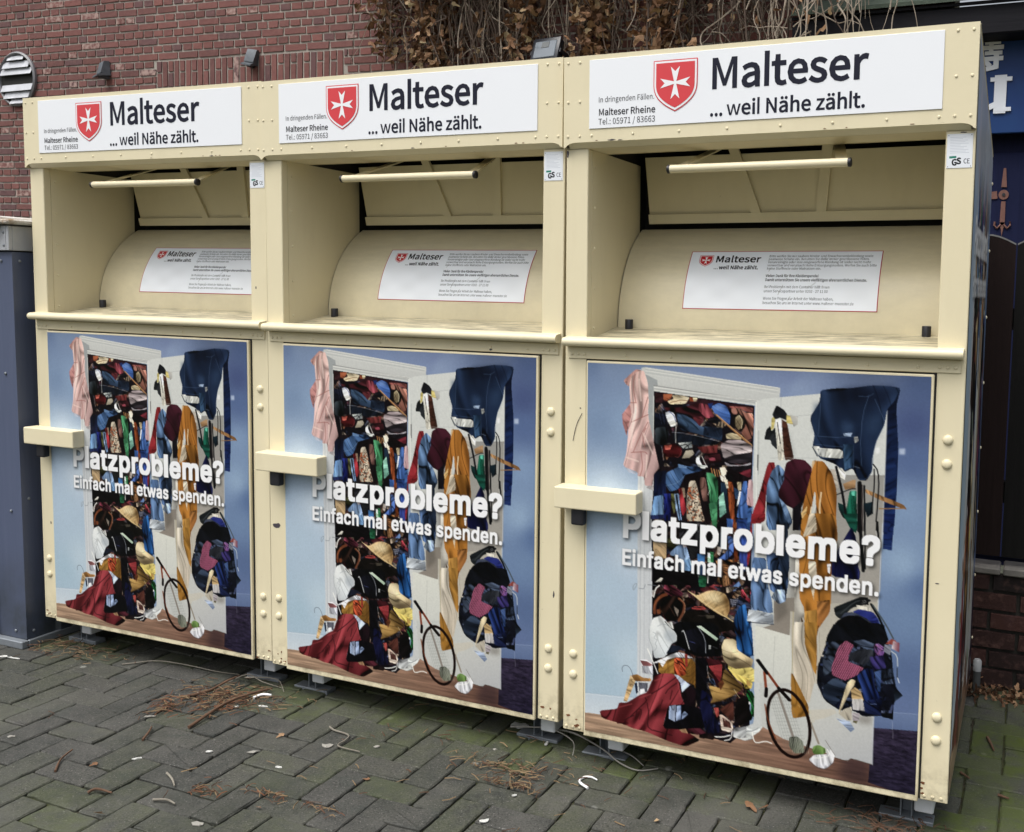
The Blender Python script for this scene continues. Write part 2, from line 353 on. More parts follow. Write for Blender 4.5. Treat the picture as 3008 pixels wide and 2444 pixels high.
def wander(x, y, z, dz, r, amp, n=9):
    p = [(x, y, z)]; vx = r.uniform(-amp, amp)
    for k in range(n):
        vx = vx*.6+r.uniform(-amp, amp); x += vx; y = min(WY-.02, max(WY-.75, y+r.uniform(-.03, .03))); z -= dz/n*r.uniform(.7, 1.3); p.append((x, y, z))
    return smooth_curve(p, 3)
def ivy(x0, x1, zlow, nl, ns, label, seed, dense=1., pale=.3, depth=0.):
    r = random.Random(seed); root = empty('dead_ivy', ((x0+x1)/2, WY-.1, zlow)); off = -Vector(root.location)
    for mat_, nn, nm in ((STEM, int(ns*(1-pale)), 'stems'), (STEM2, int(ns*pale), 'pale_stems')):
        m = MB()
        for k in range(nn):
            xx = r.uniform(x0-.1, x1+.1); zz = r.uniform(3.2, 4.6); ln = zz-zlow-r.uniform(-.05, .35)
            if ln < .25: ln = .25
            pts = [Vector(p)+off for p in wander(xx, WY-depth-r.uniform(.02, .2), zz, ln, r, (.055 if nm == 'stems' else .05))]; m.tube(pts, r.uniform(.0025, .008)*(1 if nm == 'stems' else .85), 4, cap=False, taper=lambda t: 1.2-.7*t)
        if nn:
            for k in range(nn//2):                        # cross twigs
                xx, zz = r.uniform(x0, x1), r.uniform(zlow, 3.5); p = [Vector((xx, WY-depth-r.uniform(.03, .16), zz))+off]; a = r.uniform(-.9, 3.9)
                for q in range(5): a += r.uniform(-.7, .7); p.append(p[-1]+Vector((math.cos(a)*.055, r.uniform(-.015, .015), math.sin(a)*.05)))
                m.tube(smooth_curve(p, 3), r.uniform(.0018, .004), 4, cap=False, taper=lambda t: 1.1-.7*t)
            m.build(nm, mat_, root)
        else: m.b.free()
    bm = bmesh.new(); cl = bm.verts.layers.float_color.new('Col')
    for k in range(nl):
        zz = zlow+r.random()**.9*.85; xc = (x0+x1)/2+math.sin(zz*7+seed)*.035; xx = xc+r.gauss(0, .27)*(x1-x0); yy = WY-.07-depth-abs(r.gauss(0, .11))
        leaf_into(bm, cl, Vector((xx, yy, zz))+off, r.uniform(.03, .066), r, min(1, max(0, r.betavariate(2, 1.5))))
    for k in range(int(220*dense*(x1-x0)/.3)):                        # unseen thick top of the plant, added to shade the wall
        zz = r.uniform(3.40, 4.4); leaf_into(bm, cl, Vector((r.uniform(x0-.2, x1+.2), WY-.03-r.random()*.5, zz+.25*r.random()))+off, r.uniform(.07, .13), r, r.betavariate(2, 2.4))
    me = bpy.data.meshes.new('foliage'); bm.to_mesh(me); bm.free(); link('foliage', me, LEAF, root)
    return tag(root, label, 'climbing plant', 'hanks of dead ivy hanging on the brick wall')
ivy(-2.84, -2.62, 2.95, 260, 14, 'narrow fringe of dead brown ivy at the outer left edge of the tangle', 1, .6)
ivy(-2.55, -2.22, 2.76, 640, 40, 'broad hank of brown dead ivy left of the bare dark stems', 2, 1.)
ivy(-2.20, -1.86, 2.72, 80, 90, 'tangle of bare dark ivy stems with few leaves above the middle container', 3, 1.4, .3)
ivy(-1.84, -1.62, 2.74, 330, 40, 'leafy dead ivy strand hanging just left of the floodlight', 4, 1.2, .5)
ivy(-1.42, -1.14, 2.72, 620, 34, 'thick column of pale brown dead ivy leaves just right of the floodlight', 5, 1.2, .4)
ivy(-1.00, -.68, 2.72, 400, 50, 'ragged column of yellowish dead ivy above the shield of the nearest container', 6, 1.4, .4)
ivy(-.62, .02, 2.72, 90, 90, 'dark mat of ivy with bare pale runners above the nearest container', 7, 1.4, .22)
ivy(-.02, .36, 2.72, 40, 60, 'loose pale curling runners at the right end of the ivy, over the black fascia', 8, .3, .9, .32)

# ------------------------------------------------------------------ painter, glyph outlines and picture data
# ---------- small painter for the printed pictures (returns linear colours on a grid) ----------
def srgb(h): return np.array([int(h[i:i+2],16)/255 for i in (0,2,4)])
def lin(c): c=np.asarray(c,float); return np.where(c<=.04045,c/12.92,((c+.055)/1.055)**2.4)
def vnoise(x,y,seed=0):
    r=np.random.RandomState(seed).rand(64,64); xi=np.floor(x).astype(int); yi=np.floor(y).astype(int); fx=x-xi; fy=y-yi
    fx=fx*fx*(3-2*fx); fy=fy*fy*(3-2*fy); g=lambda a,b:r[b%64,a%64]
    return (g(xi,yi)*(1-fx)+g(xi+1,yi)*fx)*(1-fy)+(g(xi,yi+1)*(1-fx)+g(xi+1,yi+1)*fx)*fy
def blur(m,n):
    n=int(n)
    if n<1: return m
    for _ in range(2):
        for ax in (0,1):
            p=np.pad(m,[(n+1,n) if a==ax else (0,0) for a in (0,1)],mode='edge'); c=np.cumsum(p,axis=ax); k=2*n+1
            m=(c[k:]-c[:-k])/k if ax==0 else (c[:,k:]-c[:,:-k])/k
    return m
class Paint:
    def __init__(s,w,h,sx,sy):           # w,h pixels; sx,sy: art units across and down
        s.w,s.h,s.kx,s.ky=w,h,w/sx,h/sy; s.im=np.zeros((h,w,3)); s.n=0
        s.Y,s.X=np.mgrid[0:h,0:w]+.5; s.U=s.X/s.kx; s.V=s.Y/s.ky
    def mask(s,loops):
        P=[[(x*s.kx,y*s.ky) for x,y in l] for l in loops]; A=np.array([p for l in P for p in l])
        a=np.clip(np.floor(A.min(0)).astype(int),0,[s.w,s.h]); b=np.clip(np.ceil(A.max(0)).astype(int)+1,0,[s.w,s.h])
        if (b<=a).any(): return None,None
        sl=(slice(a[1],b[1]),slice(a[0],b[0])); X,Y=s.X[sl],s.Y[sl]; m=np.zeros(X.shape,bool)
        for l in P:
            for i in range(len(l)):
                (xa,ya),(xb,yb)=l[i-1],l[i]
                if ya!=yb: m^=((ya>Y)!=(yb>Y))&(X<(xb-xa)*(Y-ya)/(yb-ya)+xa)
        return sl,m
    def poly(s,col,pts,col2=None,ang=90,folds=None):
        s.n+=1; sl,m=s.mask([pts])
        if sl is None or not m.any(): return
        U,V=s.U[sl],s.V[sl]; c=srgb(col)[None,None,:]*np.ones(U.shape+(1,))
        if col2:
            a=np.radians(ang); t=U*np.cos(a)+V*np.sin(a); t0,t1=t[m].min(),t[m].max(); t=np.clip((t-t0)/max(t1-t0,1e-6),0,1)[...,None]
            c=c*(1-t)+srgb(col2)*t
        if folds:
            amp,an,wl=folds; a=np.radians(an); p=(-U*np.sin(a)+V*np.cos(a))/wl; q=(U*np.cos(a)+V*np.sin(a))/(wl*4.5)
            w=vnoise(q*1.3+7,p*.6,s.n+5)*1.6
            f=vnoise(p+w,q,s.n)*.6+vnoise(p*2.3+w,q*1.7,s.n+99)*.4-.5; g=vnoise(p*1.7+w*1.5+9,q*1.2,s.n+31); f=f*1.25-.55*np.clip(1-np.abs(g-.5)*14,0,1)
            c=np.clip(c*(1+2*amp*f[...,None])+.2*amp*f[...,None],0,1)
        s.im[sl][m]=c[m]
    def line(s,col,w,pts,al=1.):
        w=max(w,.8/s.kx)
        A=np.array(pts,float); a=np.clip(((A.min(0)-w*2)*[s.kx,s.ky]).astype(int),0,[s.w,s.h]); b=np.clip(((A.max(0)+w*2)*[s.kx,s.ky]).astype(int)+2,0,[s.w,s.h])
        if (b<=a).any(): return
        sl=(slice(a[1],b[1]),slice(a[0],b[0])); U,V=s.U[sl],s.V[sl]; d=np.full(U.shape,1e9)
        for (x0,y0),(x1,y1) in zip(pts[:-1],pts[1:]):
            dx,dy=x1-x0,y1-y0; L=dx*dx+dy*dy+1e-9; t=np.clip(((U-x0)*dx+(V-y0)*dy)/L,0,1); d=np.minimum(d,np.hypot(U-x0-t*dx,V-y0-t*dy))
        k=np.clip((w/2-d)*s.kx+.5,0,1)[...,None]*al; s.im[sl]=s.im[sl]*(1-k)+srgb(col)*k
    def soft(s,col,al,bl,pts):
        sl,m=s.mask([pts])
        if sl is None: return
        f=np.zeros((s.h,s.w)); f[sl]=m; k=blur(f,bl*s.kx)[...,None]*al; s.im[:]=s.im*(1-k)+srgb(col)*k
    def idw(s,pts,region=None,p=2.2):
        num=0; den=0
        for u,v,c in pts:
            w=1/(((s.U-u)**2+(s.V-v)**2)**(p/2)+30.); num=num+w[...,None]*srgb(c); den=den+w
        c=num/den[...,None]
        if region is None: s.im[:]=c
        else:
            sl,m=s.mask([region]); s.im[sl][m]=c[sl][m]
    def down(s,f):
        h,w=s.h//f,s.w//f; return s.im[:h*f,:w*f].reshape(h,f,w,f,3).mean((1,3))

def chaikin(q,r=.22,closed=True):
    o=[]; n=len(q)
    for i in range(n if closed else n-1):
        a,b=q[i],q[(i+1)%n]; o+=[(a[0]+(b[0]-a[0])*r,a[1]+(b[1]-a[1])*r),(b[0]-(b[0]-a[0])*r,b[1]-(b[1]-a[1])*r)]
    return o if closed else [q[0]]+o+[q[-1]]
# appended to raster.py in the scene
def draw_art(ART,w,h,SC,text):
    p=Paint(w,h,1000,1150)
    for o in ART:
        k=o[0]
        if k=='p': p.poly(o[1],chaikin(o[2],.13) if o[5] and len(o[2])>5 else o[2],o[3],o[4],o[5])
        elif k=='l': p.line(o[1],o[2]*.31,chaikin(o[3],.25,False) if len(o[3])>2 else o[3],o[4])
        elif k=='s': p.soft(o[1],o[2],o[3]*.5,o[4])
        elif k=='i': p.idw(o[1])
        elif k=='floor':
            sl,m=p.mask([o[1]]); U,V=p.U[sl],p.V[sl]; t=np.clip((U-150)/850,0,1)[...,None]; d=np.clip((V-1000)/150,0,1)[...,None]
            c=srgb('cba68a')*(1-t)+srgb('7a5146')*t; c=c*(1.08-.25*d); n=vnoise(U/60+V*.05,V/5,3)*.7+vnoise(U/200,V/2.2,4)*.3-.5
            c=c*(1+.42*n[...,None]); p.im[sl][m]=c[m]
        elif k in('clutter','clutter2'):
            sl,m=p.mask([o[1]]); keep=p.im.copy(); q=np.random.RandomState(len(o[1])+p.n); A=np.array(o[1]); lo,hi=A.min(0),A.max(0)
            cols=['4a2028','2a1a20','33222a','5a3a2a','1e2238','2b3450','3a3a44','6a4a34','7a6a5a','5a2a2e','22304a','8a7a6c','40302a','262028'] if k=='clutter' else ['1c2438','2c3a54','182040','3c4660','141824','242c4c','4a5470']
            for t in range(260 if k=='clutter' else 70):
                x,y=lo+(hi-lo)*q.rand(2); a0=q.rand()*3.14; rx,ry=q.uniform(14,38),q.uniform(6,15); pts=[]
                for e in range(9):
                    b=6.283*e/9; g=q.uniform(.65,1.2); u,v=rx*g*np.cos(b),ry*g*np.sin(b); pts.append((x+u*np.cos(a0)-v*np.sin(a0),y+u*np.sin(a0)+v*np.cos(a0)))
                p.poly(cols[q.randint(len(cols))],chaikin(pts,.2),cols[q.randint(len(cols))],q.randint(180),(.75,q.randint(180),q.uniform(5,11)))
            M=np.zeros((h,w),bool); M[sl]=m; p.im[~M]=keep[~M]
        elif k in('stripe','check','speck'):
            sl,m=p.mask([o[1]]); U,V=p.U[sl],p.V[sl]; im=p.im[sl]
            if k=='stripe': f=((U*.8+V*.35+((U>640)&(V>0))*0)/4.6)%1<.42; c=srgb('c06a92'); im[m&f]=c
            elif k=='check': f=(np.floor((U+V)/6)+np.floor((U-V)/6))%2<1; im[m&f]=srgb('8a8ea8')
            else: f=vnoise(U/4,V/4,11)>.58; im[m&f]=srgb('5d4f48'); f=vnoise(U/5,V/5,12)>.72; im[m&f]=srgb('b4613c')
    g=p.im.mean(2,keepdims=True); p.im=(p.im*.74+g*.26)*np.array([1.01,1.,.965]); p.im=np.clip(p.im+.10*(p.im-.45),0,1)
    n=vnoise(p.U/3,p.V/3,77)-.5; p.im*=1+.05*n[...,None]
    # lettering with its printed soft shadow
    M=np.zeros((h,w))
    for s,font,u,v,cap,sx,wid,bold in text:
        x=u
        for ch in s:
            adv,loops=GLYPH[font][ch]
            if ch=='l': loops=[[(60,0),(250,0),(250,1050),(60,1050)]]; adv=330
            if loops:
                L=[[(x+a*cap*sx/1000,v-b*cap/1000) for a,b in q] for q in loops]
                sl,m=p.mask(L)
                if sl is not None: M[sl]=np.maximum(M[sl],m)
            x+=(adv/1000*sx+wid)*cap
        r=max(1,int(round(bold*cap*p.kx)))
        D=M.copy()
        for dx in range(-r,r+1):
            for dy in range(-r,r+1):
                D=np.maximum(D,np.roll(np.roll(M,dx,1),dy,0))
        text_mask.append(D); M[:]=0
    T=np.maximum.reduce(text_mask); sh=np.clip(blur(np.roll(np.roll(T,int(5*p.kx),1),int(6*p.ky),0),6*p.kx)*1.35,0,1)*.5
    p.im*=(1-sh)[...,None]; p.im=p.im*(1-T[...,None])+np.array([1.,1.,1.])*T[...,None]
    return lin(np.clip(p.down(SC),0,1))
text_mask=[]

